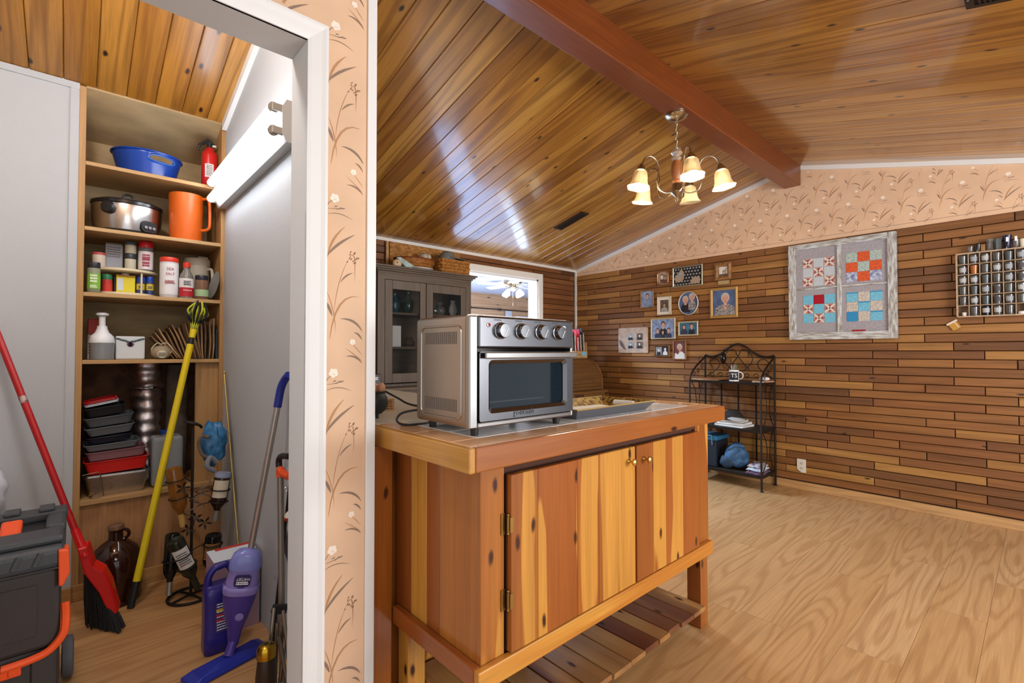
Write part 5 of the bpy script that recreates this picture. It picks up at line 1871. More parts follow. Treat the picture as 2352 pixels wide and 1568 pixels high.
# cornice: stacked mouldings
for k, (dz, ov) in enumerate(((0.0, 0.004), (0.016, 0.014), (0.03, 0.03), (0.044, 0.044))):
    MB().box((hx0 - ov, hy0 - ov, hz1 - 0.008 + dz), (hx1 + ov, hy1, hz1 - 0.008 + dz + 0.0155)).build('cornice', HUTX, hu, bevel=0.004)
fz1 = 1.742
MB().box((hx0, hy0, fz1), (hx1, hy0 + 0.02, hz1 - 0.008)).build('face_rail', HUTX, hu)
MB().box((hx0, hy0, hz0), (hx0 + 0.06, hy0 + 0.02, fz1)).build('face_stile', HUT, hu)
MB().box((hx1 - 0.055, hy0, hz0), (hx1, hy0 + 0.02, fz1)).build('face_stile', HUT, hu)
for zz in (1.485, 1.205):
    MB().box((hx0 + 0.021, hy0 + 0.035, zz - 0.016), (hx1 - 0.021, hy1 - 0.011, zz)).build('shelf', HIN, hu)
xm = 2.205
for (a, e) in ((hx0 + 0.063, xm - 0.003), (xm + 0.003, hx1 - 0.058)):
    d = MB().box((a, hy0 - 0.002, hz0 + 0.03), (a + 0.065, hy0 + 0.018, fz1 - 0.003)).box((e - 0.055, hy0 - 0.002, hz0 + 0.03), (e, hy0 + 0.018, fz1 - 0.003))
    d.box((a + 0.065, hy0 - 0.002, fz1 - 0.075), (e - 0.055, hy0 + 0.018, fz1 - 0.003)).box((a + 0.065, hy0 - 0.002, hz0 + 0.03), (e - 0.055, hy0 + 0.018, hz0 + 0.105))
    dd = d.build('door', HUT, hu, bevel=0.003)
    MB().box((a + 0.06, hy0 + 0.006, hz0 + 0.1), (e - 0.05, hy0 + 0.009, fz1 - 0.07)).build('glass_pane', mat('hutch_glass', '2a3436', 0.02, alpha=0.2), dd)
MB().lathe([(0.004, 0), (0.004, 0.01), (0.009, 0.016), (0.0, 0.02)], (xm + 0.03, hy0 - 0.002, 1.2), 12, (0, -1, 0)).build('knob', mat('aged_brass'), hu, smooth=True)
# lower half of the hutch
MB().box((hx0 - 0.02, 3.38, 0.86), (hx1 + 0.02, hy1, 0.884)).build('ledge', HUTX, hu, bevel=0.004)
MB().box((hx0, 3.40, 0.06), (hx1, hy1, 0.86)).build('base_carcass', HUT, hu)
for (a, e) in ((hx0 + 0.02, xm - 0.005), (xm + 0.005, hx1 - 0.02)):
    d = MB().box((a, 3.383, 0.1), (e, 3.40, 0.84)).build('door', HUT, hu, bevel=0.004)
    MB().lathe([(0.004, 0), (0.004, 0.01), (0.01, 0.016), (0.0, 0.02)], ((e - 0.04) if a < 2 else (a + 0.04), 3.383, 0.6), 12, (0, -1, 0)).build('knob', mat('aged_brass'), d, smooth=True)
for lx in (hx0 + 0.03, hx1 - 0.08):
    for ly in (3.42, 3.78):
        MB().box((lx, ly, 0), (lx + 0.05, ly + 0.05, 0.06)).build('foot', HUT, hu)
# inside the hutch
for k, (px_, zz, r_, h_, m, nm) in enumerate(((905, 1.485, 0.045, 0.17, mat('blue_green_glass', '3c6a78', 0.08, trans=0.6), 'blue green glass vase behind the hutch door, beside the wall end'), (936, 1.485, 0.055, 0.19, mat('green_glass', '2c5444', 0.08, trans=0.6), 'round dark green glass vase on the top shelf of the hutch'),
                                              (1010, 1.485, 0.05, 0.12, GLASS, 'clear glass jar in the right half of the hutch'), (1040, 1.485, 0.04, 0.15, mat('white_china'), 'white china jug in the hutch beside the clear jar'), (940, 1.205, 0.05, 0.08, mat('brown_pot', '5a3a28', 0.4), 'squat brown pot on the middle shelf of the hutch'))):
    p = hit(px_, 700, 'Y', 3.68)
    o = MB().lathe([(0, 0), (r_ * 0.6, 0), (r_, h_ * 0.35), (r_ * 0.9, h_ * 0.6), (r_ * 0.5, h_ * 0.85), (r_ * 0.6, h_), (r_ * 0.5, h_), (r_ * 0.4, h_ * 0.85), (0, h_ * 0.1)], (p.x, 3.68, zz + 0.0005), 22, caps=False).build('vase', m, smooth=True)
    tag(o, nm, 'vase')
p0, p1 = hit(900, 793, 'Y', 3.58), hit(920, 748, 'Y', 3.58)
tag(MB().box((p0.x, 3.57, 1.2055), (p1.x, 3.585, p1.z)).build('white_card', mat('card_white', 'd4d8da', 0.6), bevel=0.002), 'upright white card behind the hutch glass on its middle shelf', 'card')
# ---------------------------------------------------------------- on top of the hutch
zt = hz1 - 0.008 + 0.044 + 0.0158
OSB = mat('osb_board', 'b98446', 0.8, c2='8a5a26', vscale=30, stretch=(1, 1, 2), bump=0.5, bscale=50)
a_, e_ = hit(893, 600, 'Y', 3.855).x, hit(1005, 600, 'Y', 3.855).x
tag(MB().box((a_, 3.838, zt), (e_ + 0.25, 3.853, 2.128)).build('chipboard_panel', OSB), 'flaky brown chipboard panel leaning on the wall above the hutch', 'panel')
a_ = hit(889, 580, 'Y', 3.845).x
tag(MB().box((a_ - 0.012, 3.836, zt), (a_ + 0.012, 3.854, 2.13)).build('wooden_batten', OAKX), 'thin upright wooden batten beside the chipboard above the hutch', 'batten')
WICK = mat('wicker_honey', 'a8692c', 0.6, c2='6a3c14', vscale=60, stretch=(1, 1, 3), bump=0.8, bscale=90)
WICK2 = mat('wicker_gold', 'b8803a', 0.6, c2='8a5420', vscale=40, bump=0.6, bscale=70)
cB = hit(966, 604, 'Y', 3.66)
bx, by = cB.x - 0.04, 3.69
wb = thing('wicker_bowl', 'shallow oval honey coloured wicker basket on the hutch', 'basket', (bx, by, zt))
MB().lathe([(0, 0), (0.10, 0), (0.155, 0.03), (0.19, 0.075), (0.205, 0.11), (0.195, 0.11), (0.18, 0.075), (0.14, 0.03), (0, 0.012)], (bx, by, zt + 0.0005), 36, sx=0.93, sy=0.66, caps=False, rmod=lambda a, z_: 1 + 0.015 * math.sin(36 * a)).build('bowl', WICK, wb, smooth=True)
for k in range(4):
    f = (0.03, 0.055, 0.08, 0.112)[k]
    rr = (0.155, 0.176, 0.193, 0.204)[k]
    MB().tube([(bx + 0.93 * rr * math.cos(t_), by + rr * 0.66 * math.sin(t_), zt + f + 0.003 * math.sin(18 * t_)) for t_ in [2 * PI * i / 48 for i in range(48)]], 0.006, 6, closed=True).build('weave_band', WICK2 if k < 3 else mat('wicker_rim', '7a3a18', 0.5), wb, smooth=True)
sh = hit(981, 580, 'Y', 3.70)
tag(MB().ball((sh.x - 0.02, 3.70, zt + 0.155), 0.05, 20, 14, sc=(1.2, 0.9, 0.75), fn=lambda p: 1 + 0.05 * math.sin(14 * p.x)).build('sea_shell', mat('shell_striped', 'cbbca6', 0.5, c2='7a6a58', vscale=20, stretch=(3, 1, 1)), smooth=True), 'large striped pale shell resting in the oval wicker basket', 'shell')
p0, p1 = hit(1014, 610, 'Y', 3.58), hit(1076, 610, 'Y', 3.58)
hgt = hit(1045, 597, 'Y', 3.58).z - zt
sqb = thing('woven_basket', 'square golden woven basket on the corner of the hutch', 'basket', ((p0.x + p1.x) / 2, 3.66, zt))
X0_, X1_, Ya, Yb = p0.x, min(p1.x, hx1 + 0.03), 3.575, 3.755
rows_ = 5
for k in range(rows_):
    z0_ = zt + 0.001 + hgt * k / rows_
    b = MB()
    th = hgt / rows_
    pts = []
    nn = 14
    for (xa, ya, xb, yb) in ((X0_, Ya, X1_, Ya), (X1_, Ya, X1_, Yb), (X1_, Yb, X0_, Yb), (X0_, Yb, X0_, Ya)):
        for j in range(nn):
            f = j / nn
            off = 0.004 * math.sin(PI * (j + k) * 1.0 + PI / 2)
            dx, dy = (yb - ya), -(xb - xa)
            L = math.hypot(dx, dy)
            pts.append((xa + (xb - xa) * f + dx / L * off, ya + (yb - ya) * f + dy / L * off, z0_ + th / 2))
    b.tube(pts, th * 0.52, 6, closed=True)
    b.build('weave_row', WICK2, sqb, smooth=True)
MB().box((X0_, Ya, zt + 0.0006), (X1_, Yb, zt + 0.006)).build('basket_floor', WICK2, sqb)
cc = hit(1032, 588, 'Y', 3.62)
cpo = thing('baseball_cap', 'grey green baseball cap lying over the square basket', 'cap', (cc.x, 3.62, zt + hgt))
dome((cc.x, 3.65, zt + hgt + 0.002), 0.085, 0.08, 0.085).build('crown', mat('cap_olive', '6a6c68', 0.85, var=0.12, vscale=30), cpo, smooth=True)
brim((cc.x + 0.03, 3.61, zt + hgt + 0.028), 0.075, 0.12, (0.7, -0.75, 0), droop=0.03).build('brim', mat('cap_olive_brim', '73756f', 0.8), cpo, smooth=True)
# wooden bird and white plate
pb = hit(912, 602, 'Y', 3.56)
bd = thing('wooden_bird', 'carved wooden bird with pale blue wing on the hutch', 'bird figure', (pb.x + 0.05, 3.56, zt))
MB().ball((pb.x, 3.56, zt + 0.036), 0.035, 16, 12, sc=(1.15, 0.8, 1.0)).build('head', mat('bird_cream', 'cdb48e', 0.6), bd, smooth=True)
MB().ball((pb.x - 0.012, 3.534, zt + 0.04), 0.006, 8, 6).build('eye', PBLK, bd, smooth=True)
MB().add([(pb.x - 0.012, 3.545, zt + 0.085), (pb.x + 0.02, 3.535, zt + 0.09), (pb.x + 0.2, 3.535, zt + 0.008), (pb.x + 0.08, 3.535, zt + 0.004), (pb.x - 0.012, 3.565, zt + 0.085), (pb.x + 0.02, 3.575, zt + 0.09), (pb.x + 0.2, 3.575, zt + 0.008), (pb.x + 0.08, 3.575, zt + 0.004)],
         [(0, 3, 2, 1), (4, 5, 6, 7), (0, 1, 5, 4), (1, 2, 6, 5), (2, 3, 7, 6), (3, 0, 4, 7)]).build('wing', mat('bird_pale_blue', 'a3b8b4', 0.7, var=0.12, vscale=30), bd, bevel=0.006)
pp_ = hit(970, 614, 'Y', 3.52)
tag(MB().lathe([(0, 0.002), (0.06, 0.002), (0.1, 0.012), (0.1, 0.015), (0.058, 0.005), (0, 0.005)], (pp_.x, 3.515, zt + 0.0), 30, sy=0.6, caps=False).build('plate', mat('white_china'), smooth=True), 'flat white oval plate at the front of the hutch top', 'plate')
# ================================================================ roll top desk
DSK = wood('desk_oak', ['6e4a22', '7a5228'], 'x', rough=0.5, ring=4, ringw=0.2, across=12, along=0.6, grain=0.3, darkc='4a2e12', vary=0.6)
DSKZ = wood('desk_oak_z', ['7a5228', '845a2e'], 'z', rough=0.5, ring=4, ringw=0.2, across=12, along=0.6, grain=0.3, darkc='4a2e12', vary=0.4)
dX0, dX1, dY0, dY1 = 3.42, 4.285, 3.235, 3.865
dk = thing('roll_top_desk', 'closed oak roll top desk against the far wall', 'desk', ((dX0 + dX1) / 2, 3.55, 0))
MB().box((dX0 - 0.02, dY0 - 0.06, 0.725), (dX1 + 0.015, dY1, 0.755)).build('writing_top', DSK, dk, bevel=0.005)


def rprof(r0):
    pts = [(dY1, 0.755), (dY1, 1.09)]
    yc, zc = 3.47, 0.83
    for i in range(11):
        a = PI / 2 + PI / 2 * i / 10
        pts.append((yc + (0.235 - r0) * math.cos(a), zc + (0.26 - r0) * math.sin(a)))
    pts.append((3.235 + r0, 0.755))
    return pts


Ms = Matrix(((0, 0, 1, 0), (1, 0, 0, 0), (0, 1, 0, 0), (0, 0, 0, 1)))
for xx in (dX0, dX1 - 0.024):
    MB().prism(rprof(0), 0.024, T(xx, 0, 0) @ Ms).build('end_panel', DSKZ, dk)
MB().box((dX0 + 0.024, 3.44, 1.068), (dX1 - 0.024, dY1, 1.092)).build('top_board', DSK, dk)
pr = [p for p in rprof(0.012)][2:]
fin = []
for (a, b_) in zip(pr[:-1], pr[1:]):
    for t_ in (0, 0.5):
        fin.append((a[0] + (b_[0] - a[0]) * t_, a[1] + (b_[1] - a[1]) * t_))
fin.append(pr[-1])
for (a, b_) in zip(fin[:-1], fin[1:]):
    L = math.hypot(b_[0] - a[0], b_[1] - a[1])
    ang = math.atan2(b_[1] - a[1], b_[0] - a[0])
    MB().obox(((dX0 + dX1) / 2, (a[0] + b_[0]) / 2, (a[1] + b_[1]) / 2), (dX1 - dX0 - 0.05, L * 0.9, 0.008), (ang, 0, 0)).build('slat', DSK, dk, bevel=0.002, seg=1)
for xx in (dX0 + 0.01, dX1 - 0.36):
    pd = MB().box((xx, dY0 - 0.03, 0.06), (xx + 0.35, dY1 - 0.02, 0.724)).build('pedestal', DSKZ, dk)
    for k in range(3):
        df = MB().box((xx + 0.02, dY0 - 0.045, 0.1 + k * 0.205), (xx + 0.33, dY0 - 0.03, 0.29 + k * 0.205)).build('drawer_front', DSK, pd, bevel=0.004)
    MB().box((xx + 0.02, dY0, 0), (xx + 0.33, dY1 - 0.06, 0.06)).build('plinth', DSKZ, dk)
# letter sorter on the desk
sX0, sX1, sY0, sY1 = 3.72, 4.262, 3.42, 3.66
so = thing('letter_sorter', 'tan wooden letter sorter with a small drawer on the roll top desk', 'letter sorter', ((sX0 + sX1) / 2, 3.54, 1.0925))
TAN = mat('sorter_tan', 'b08a58', 0.6, var=0.1, vscale=30)
zb = 1.0925
MB().box((sX0, sY0 + 0.012, zb), (sX1, sY1, zb + 0.078)).build('body', TAN, so)
for (a, e) in ((sX0 + 0.01, 3.985), (3.995, sX1 - 0.012)):
    d = MB().box((a, sY0, zb + 0.006), (e, sY0 + 0.011, zb + 0.072)).build('drawer', TAN, so, bevel=0.003)
    MB().lathe([(0.004, 0), (0.004, 0.006), (0.009, 0.012), (0, 0.016)], (a + 0.11, sY0, zb + 0.04), 12, (0, -1, 0)).build('knob', COPP, d, smooth=True)
MB().box((4.15, sY0 - 0.0015, zb + 0.026), (4.225, sY0 - 0.0002, zb + 0.068)).build('note', mat('sky_blue_note', '6fb6d8', 0.7), so, label='sky blue paper note')
MB().box((sX1 - 0.012, sY0 + 0.02, zb + 0.0785), (sX1, sY1, zb + 0.17)).build('side_cheek', TAN, so)
MB().box((sX0, sY1 - 0.012, zb + 0.0785), (sX1 - 0.012, sY1, zb + 0.15)).build('back_board', TAN, so)
pal = [('c8c4bc', 0.20), ('2a2a30', 0.25), ('b9b6b0', 0.18), ('a8242c', 0.24), ('e0ddd6', 0.15), ('b03038', 0.22), ('d8d4cc', 0.17), ('3a3238', 0.21), ('8a9a9c', 0.23), ('c4b898', 0.2)]
nm_ = ['pale', 'black', 'grey', 'dark red', 'white', 'crimson', 'cream', 'charcoal', 'blue grey', 'buff']
for k, (c, h_) in enumerate(pal):
    xx = 4.245 - 0.021 - k * 0.024
    o = MB().obox((xx, sY0 + 0.11, zb + 0.079 + h_ / 2), (0.009, 0.16, h_), (0, -0.06, 0)).build('booklet', mat('booklet_%d' % k, c, 0.5, var=0.2, vscale=40))
    tag(o, '%s booklet standing upright in the letter sorter' % nm_[k], 'booklet')
tag(MB().box((4.06, sY1 - 0.035, zb + 0.0787), (4.24, sY1 - 0.025, zb + 0.31)).build('file_folder', mat('folder_green', '9aa878', 0.6)), 'tall pale green folder at the back of the letter sorter', 'folder')
# ================================================================ ceiling fan and furnishings of the far room
fx, fy_ = 5.71, 6.25
fan = thing('ceiling_fan', 'nickel ceiling fan with white blades and four lit shades in the far room', 'ceiling fan', (fx, fy_, 2.0))
MB().lathe([(0, 2.4395), (0.15, 2.4395), (0.165, 2.43), (0.165, 2.37), (0.14, 2.35), (0.06, 2.34), (0, 2.34)], (fx, fy_, 0), 28, caps=False).build('motor_housing', NICK, fan, smooth=True)
MB().lathe([(0.03, 2.34), (0.05, 2.32), (0.07, 2.28), (0.05, 2.24), (0.03, 2.22), (0, 2.21)], (fx, fy_, 0), 22).build('light_hub', NICK, fan, smooth=True)
for k in range(5):
    a = 0.35 + k * 2 * PI / 5
    d = Vector((math.cos(a), math.sin(a), 0))
    s_ = Vector((-d.y, d.x, 0))
    c0 = Vector((fx, fy_, 2.325))
    vs = []
    for r_, w in ((0.2, 0.045), (0.3, 0.062), (0.6, 0.07), (0.66, 0.05)):
        for sg in (-1, 1):
            p = c0 + d * r_ + s_ * (w * sg) + Vector((0, 0, 0.012 * sg))
            vs += [p, p + Vector((0, 0, 0.006))]
    fs = []
    for i in range(3):
        a_ = 4 * i
        fs += [(a_, a_ + 2, a_ + 6, a_ + 4), (a_ + 1, a_ + 5, a_ + 7, a_ + 3), (a_, a_ + 4, a_ + 5, a_ + 1), (a_ + 2, a_ + 3, a_ + 7, a_ + 6)]
    fs += [(0, 1, 3, 2), (12, 14, 15, 13)]
    MB().add(vs, fs).build('blade', mat('fan_white', 'dcdcd8', 0.5), fan)
    MB().tube([c0 + d * 0.06, c0 + d * 0.13 + Vector((0, 0, -0.015)), c0 + d * 0.22], 0.008, 6).build('blade_bracket', NICK, fan)
FSH = mat('fan_lit_shade', 'ffffff', 0.4, emit=6, emitc='fff4e4')
for k in range(4):
    a = 0.2 + k * PI / 2
    d = Vector((math.cos(a), math.sin(a), 0))
    c0 = Vector((fx, fy_, 2.235))
    MB().tube(smoothp([c0 + d * 0.04, c0 + d * 0.09 + Vector((0, 0, 0.03)), c0 + d * 0.14 + Vector((0, 0, 0.0))], 4), 0.006, 6).build('lamp_arm', NICK, fan)
    ax = (d * 0.5 + Vector((0, 0, -1))).normalized()
    MB().lathe([(0.02, 0), (0.03, 0.02), (0.055, 0.08), (0.05, 0.11), (0.0, 0.112)], c0 + d * 0.135, 16, ax).build('lamp_shade', FSH, fan, smooth=True)
MB().cyl((fx, fy_, 2.21), (fx, fy_, 1.95), 0.002, n=5).build('pull_chain', NICK, fan)
point('fan_lamp', (fx, fy_, 2.0), 25, (1.0, 0.92, 0.82), 0.1)
DRK = mat('dark_rod', '4a3c34', 0.4, 0.5)
for k, (pa, pb_, yy, nm) in enumerate(((1082, 1146, 707, 'dark curtain rod over the bare boards in the far room'), (1150, 1225, 710, 'dark curtain rod above the window in the far room'))):
    a_, e_ = hit(pa, yy, 'Y', YF - 0.06), hit(pb_, yy, 'Y', YF - 0.06)
    cr_ = thing('curtain_rod', nm, 'curtain rod', ((a_.x + e_.x) / 2, YF - 0.06, a_.z))
    MB().cyl((a_.x, YF - 0.06, 2.1), (e_.x, YF - 0.06, 2.1), 0.014, n=10).build('rod', DRK, cr_, smooth=True)
    for x_ in (a_.x, e_.x):
        MB().ball((x_, YF - 0.06, 2.1), 0.028, 12, 8).build('finial', DRK, cr_, smooth=True)
        MB().box((x_ - 0.008, YF - 0.06, 2.085), (x_ + 0.008, YF - 0.013, 2.1)).build('bracket', DRK, cr_)
a_, e_ = hit(1161, 740, 'Y', YF - 0.06).x, hit(1174, 740, 'Y', YF - 0.06).x
b = MB()
n = 30
vs = []
for i in range(n + 1):
    x_ = a_ + (e_ - a_) * i / n
    yy = YF - 0.06 - 0.02 * math.sin(i * 1.3)
    vs += [(x_, yy - 0.004, 0.1), (x_, yy - 0.004, 2.08), (x_, yy, 0.1), (x_, yy, 2.08)]
fs = []
for i in range(n):
    k = 4 * i
    fs += [(k, k + 4, k + 5, k + 1), (k + 2, k + 3, k + 7, k + 6), (k + 1, k + 5, k + 7, k + 3)]
tag(b.add(vs, fs).build('curtain', mat('curtain_grey_white', 'cfcfd2', 0.9), smooth=60), 'narrow pale grey curtain beside the window in the far room', 'curtain')
# window of the far room
a_, e_ = hit(1183, 730, 'Y', YF - 0.013).x, hit(1240, 730, 'Y', YF - 0.013).x
w1 = MB().box((a_, YF - 0.04, 0.95), (a_ + 0.07, YF - 0.013, 1.98)).box((e_ - 0.07, YF - 0.04, 0.95), (e_, YF - 0.013, 1.98)).box((a_ + 0.07, YF - 0.04, 1.91), (e_ - 0.07, YF - 0.013, 1.98)).box((a_ + 0.07, YF - 0.04, 0.95), (e_ - 0.07, YF - 0.013, 1.02)).build('window_1', TRIMW)
struct(w1)
MB().box((a_ + 0.07, YF - 0.02, 1.02), (e_ - 0.07, YF - 0.014, 1.91)).build('pane', mat('daylit_pane', 'c8d8f0', 0.2, emit=1.6, emitc='b9cdf0'), w1)
for k in range(9):
    MB().box((a_ + 0.075, YF - 0.036, 1.88 - k * 0.04), (e_ - 0.075, YF - 0.022, 1.886 - k * 0.04)).build('blind_slat', mat('blind_white', 'e4e6ea', 0.6), w1)
# unseen glazed door, added with glowing panes as a source of cool light
w2 = MB()
for x_ in (1.9, 3.0, 4.1):
    w2.box((x_ - 0.05, YF - 0.05, 0.0), (x_ + 0.05, YF - 0.001, 2.1))
w2.box((1.95, YF - 0.05, 2.0), (4.05, YF - 0.001, 2.1)).box((1.95, YF - 0.05, 0), (4.05, YF - 0.001, 0.12))
w2 = struct(w2.build('added_glow_door', TRIMW))
for x_ in (1.95, 3.05):
    MB().box((x_, YF - 0.03, 0.12), (x_ + 1.0, YF - 0.022, 2.0)).build('pane', mat('added_glow_pane', 'c8d8f0', 0.2, emit=5.0, emitc='9dbcff'), w2)
# ================================================================ pantry: built-in shelves
PLY = wood('shelf_pine', ['b08a56', 'b8925e', 'bc9966'], 'x', rough=0.55, ring=5, ringw=0.2, across=7, along=0.5, grain=0.15, darkc='8a6234', vary=0.7)
PLYZ = wood('shelf_pine_z', ['a87e4a', 'b08854'], 'z', rough=0.55, ring=5, ringw=0.22, across=9, along=0.5, grain=0.18, darkc='855a2c', vary=0.7)
PLYF = wood('rough_plywood', ['a8794a', 'b4865a'], 'z', rough=0.7, ring=6, ringw=0.5, across=5, along=1.4, grain=0.2, darkc='7a4c26', vary=0.4)
BACKP = mat('back_plywood', 'a8916a', 0.7, var=0.1, vscale=5, stretch=(1, 1, 4))
SX0, SX1, SYf, SYb = 0.0365, 0.602, 3.06, 3.45
S1, S2, S3, S4, SL_ = 2.078, 1.766, 1.451, 1.127, 0.462
sh_ = thing('built_in_shelves', 'tall built in pine shelves set into the pantry wall', 'shelves', (0.32, 3.25, 0))
MB().box((0.0125, SYf, 0), (SX0, SYb, 2.432)).build('side_panel', PLYZ, sh_)
MB().box((SX1, SYf, SL_), (0.6215, SYb, 2.432)).build('side_panel', PLYZ, sh_)
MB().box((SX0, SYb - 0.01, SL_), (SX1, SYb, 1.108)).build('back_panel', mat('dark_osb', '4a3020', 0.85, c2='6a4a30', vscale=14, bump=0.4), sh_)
MB().box((SX0, SYb - 0.01, 1.108), (SX1, SYb, 2.3)).build('back_panel', BACKP, sh_)
MB().add([(SX0, SYf + 0.004, 2.43), (SX1, SYf + 0.004, 2.43), (SX1, SYb - 0.01, 2.3), (SX0, SYb - 0.01, 2.3), (SX0, SYf + 0.004, 2.442), (SX1, SYf + 0.004, 2.442), (SX1, SYb - 0.01, 2.312), (SX0, SYb - 0.01, 2.312)],
         [(3, 2, 1, 0), (4, 5, 6, 7), (0, 1, 5, 4), (1, 2, 6, 5), (2, 3, 7, 6), (3, 0, 4, 7)]).build('sloping_top_panel', BACKP, sh_)
for zz in (S1, S2, S3, S4):
    MB().box((SX0, SYf, zz - 0.019), (SX1, SYb - 0.01, zz)).build('shelf', PLY, sh_, bevel=0.0015, seg=1, loc=(SX0, SYf, zz))
MB().box((SX0, SYf - 0.004, SL_ - 0.022), (SX1 + 0.019, SYb, SL_)).build('ledge', PLY, sh_, bevel=0.002)
for (a, e) in ((SX0, 0.1155), (0.1156, 0.6215)):
    MB().box((a, SYf + 0.01, 0), (e, SYf + 0.022, SL_ - 0.022)).build('front_panel', PLYF, sh_, loc=(a, SYf, 0))
MB().box((SX0 - 0.02, SYf - 0.004, 0), (0.6215, SYf + 0.0095, 0.075)).build('base_trim', OAKX, sh_, bevel=0.003)
MB().box((0.497, SYf + 0.03, SL_), (SX1, SYf + 0.05, S4 - 0.019)).build('stud_panel', PLYZ, sh_)
PINK = mat('pantry_shelf_shadow', '000000')


def px_x(px, Y, py=800):
    return hit(px, py, 'Y', Y).x


PL = {}


def pm(c, rough=0.35, **k):
    key = 'plastic_%s_%s_%s' % (c, rough, k.get('trans', 0))
    return mat(key, c, rough, **k)


def band(cx, cy, z0, z1, r0, r1, a0, a1, m, par, name='label', n=12, sx=1, sy=1):
    """printed label wrapped over part of a round body; angle 0 faces the doorway (-Y)"""
    vs, fs = [], []
    for k in range(n + 1):
        a = -PI / 2 + a0 + (a1 - a0) * k / n
        vs += [(cx + r0 * sx * math.cos(a), cy + r0 * sy * math.sin(a), z0), (cx + r1 * sx * math.cos(a), cy + r1 * sy * math.sin(a), z1)]
    for k in range(n):
        fs.append((2 * k, 2 * k + 2, 2 * k + 3, 2 * k + 1))
    return MB().add(vs, fs).build(name, m, par)


def jar(label, px0, px1, ytop, z0, Y, body, lid, lidh=0.2, lab=None, labz=(0.15, 0.7), neck=1.0, cat='jar', name='jar', txt=None, lidr=1.0, ink=None):
    x0, x1 = px_x(px0, Y), px_x(px1, Y)
    r = (x1 - x0) / 2
    cx = (x0 + x1) / 2
    h = hit((px0 + px1) / 2, ytop, 'Y', Y).z - z0
    o = thing(name, label, cat, (cx, Y, z0))
    hb = h * (1 - lidh)
    MB().lathe([(0, 0.001), (r * 0.94, 0.001), (r, r * 0.12), (r, hb * 0.86), (r * neck, hb), (0, hb)], (cx, Y, z0), 24, caps=False).build('body', body, o, smooth=True)
    MB().lathe([(r * neck * lidr * 0.98, hb), (r * neck * lidr, hb + h * lidh * 0.1), (r * neck * lidr, h * 0.97), (r * neck * lidr * 0.94, h), (0, h)], (cx, Y, z0), 24, rmod=lambda a, z_: 1 + 0.012 * math.cos(40 * a)).build('lid', lid, o, smooth=True)
    if lab:
        band(cx, Y, z0 + h * labz[0], z0 + h * labz[1], r + 0.0006, r + 0.0006, -1.5, 1.5, lab, o)
    if txt:
        t = MB()
        for k_, (body_, fz, sz) in enumerate(txt):
            Mj = onY(Y - r - 0.0015) @ T(cx, z0 + h * fz, 0)
            if body_.startswith('~'):
                t.dashes(Mj, r * 1.1, int(body_[1:]), sz * 1.5, sz, k_ + int(px0))
            else:
                t.text(body_, sz, Mj, 0.0002)
        t.build('lettering', mat(*ink) if ink else mat('label_ink', '9a2430', 0.6), o, kind='stuff')
    return o


# ---------------------------------------------------------------- top shelf: blue tub, fire extinguisher
BLUEP = mat('blue_plastic', '123f9a', 0.25)
tcx, tY = (px_x(251, 3.22, 345) + px_x(421, 3.22, 390)) / 2, 3.235
trx = (px_x(421, 3.22, 390) - px_x(251, 3.22, 345)) / 2
tub = thing('plastic_tub', 'round blue plastic tub with handle holes on the top pantry shelf', 'tub', (tcx, tY, S1))
b = MB()
prof = [(0.0, 0.003), (0.74, 0.003), (0.76, 0.0), (0.80, 0.03), (0.86, 0.07), (0.885, 0.085), (0.93, 0.115), (0.955, 0.13)]
n = 48
vs, fs = [], []
for r_, z_ in prof:
    for k in range(n):
        a = 2 * PI * k / n
        vs.append((tcx + trx * r_ * math.cos(a), tY + trx * 0.9 * r_ * math.sin(a), S1 + z_ + 0.004))
hole = range(36, 42)
for i in range(len(prof) - 1):
    for k in range(n):
        if i == 5 and (k in hole or (k + 24) % 48 in hole):
            continue
        l = (k + 1) % n
        fs.append((i * n + k, i * n + l, (i + 1) * n + l, (i + 1) * n + k))
b.add(vs, fs)
o = b.build('bowl', BLUEP, tub, smooth=True)
sd = o.modifiers.new('wall', 'SOLIDIFY')
sd.thickness = 0.003
MB().tube([(tcx + trx * 0.96 * math.cos(t_), tY + trx * 0.864 * math.sin(t_), S1 + 0.131) for t_ in [2 * PI * i / 48 for i in range(48)]], 0.005, 8, closed=True).build('rim', BLUEP, tub, smooth=True)
for k0 in (39, 15):
    ring_ = []
    for i in range(24):
        t_ = 2 * PI * i / 24
        a = 2 * PI * (k0 + 3.6 * math.cos(t_)) / 48
        f = 0.907 + 0.027 * math.sin(t_)
        ring_.append((tcx + trx * f * math.cos(a), tY + trx * 0.9 * f * math.sin(a), S1 + 0.1 + 0.017 * math.sin(t_)))
    MB().tube(ring_, 0.0035, 6, closed=True).build('handle_hole_rim', mat('blue_plastic_light', '3a68b8', 0.3), tub, smooth=True)
ex = px_x(484, 3.15, 390) - 0.006
fe = thing('fire_extinguisher', 'small red fire extinguisher at the end of the top pantry shelf', 'fire extinguisher', (ex, 3.15, S1))
REDP = mat('extinguisher_red', 'c4201c', 0.3)
er = 0.039
MB().lathe([(0, 0.001), (er * 0.9, 0.001), (er, 0.008), (er, 0.185), (er * 0.9, 0.205), (er * 0.55, 0.222), (er * 0.42, 0.235), (0, 0.235)], (ex, 3.15, S1), 26, caps=False).build('cylinder', REDP, fe, smooth=True)
MB().cyl((ex, 3.15, S1 + 0.235), (ex, 3.15, S1 + 0.26), 0.013, n=14).build('valve', BLACKP, fe, smooth=True)
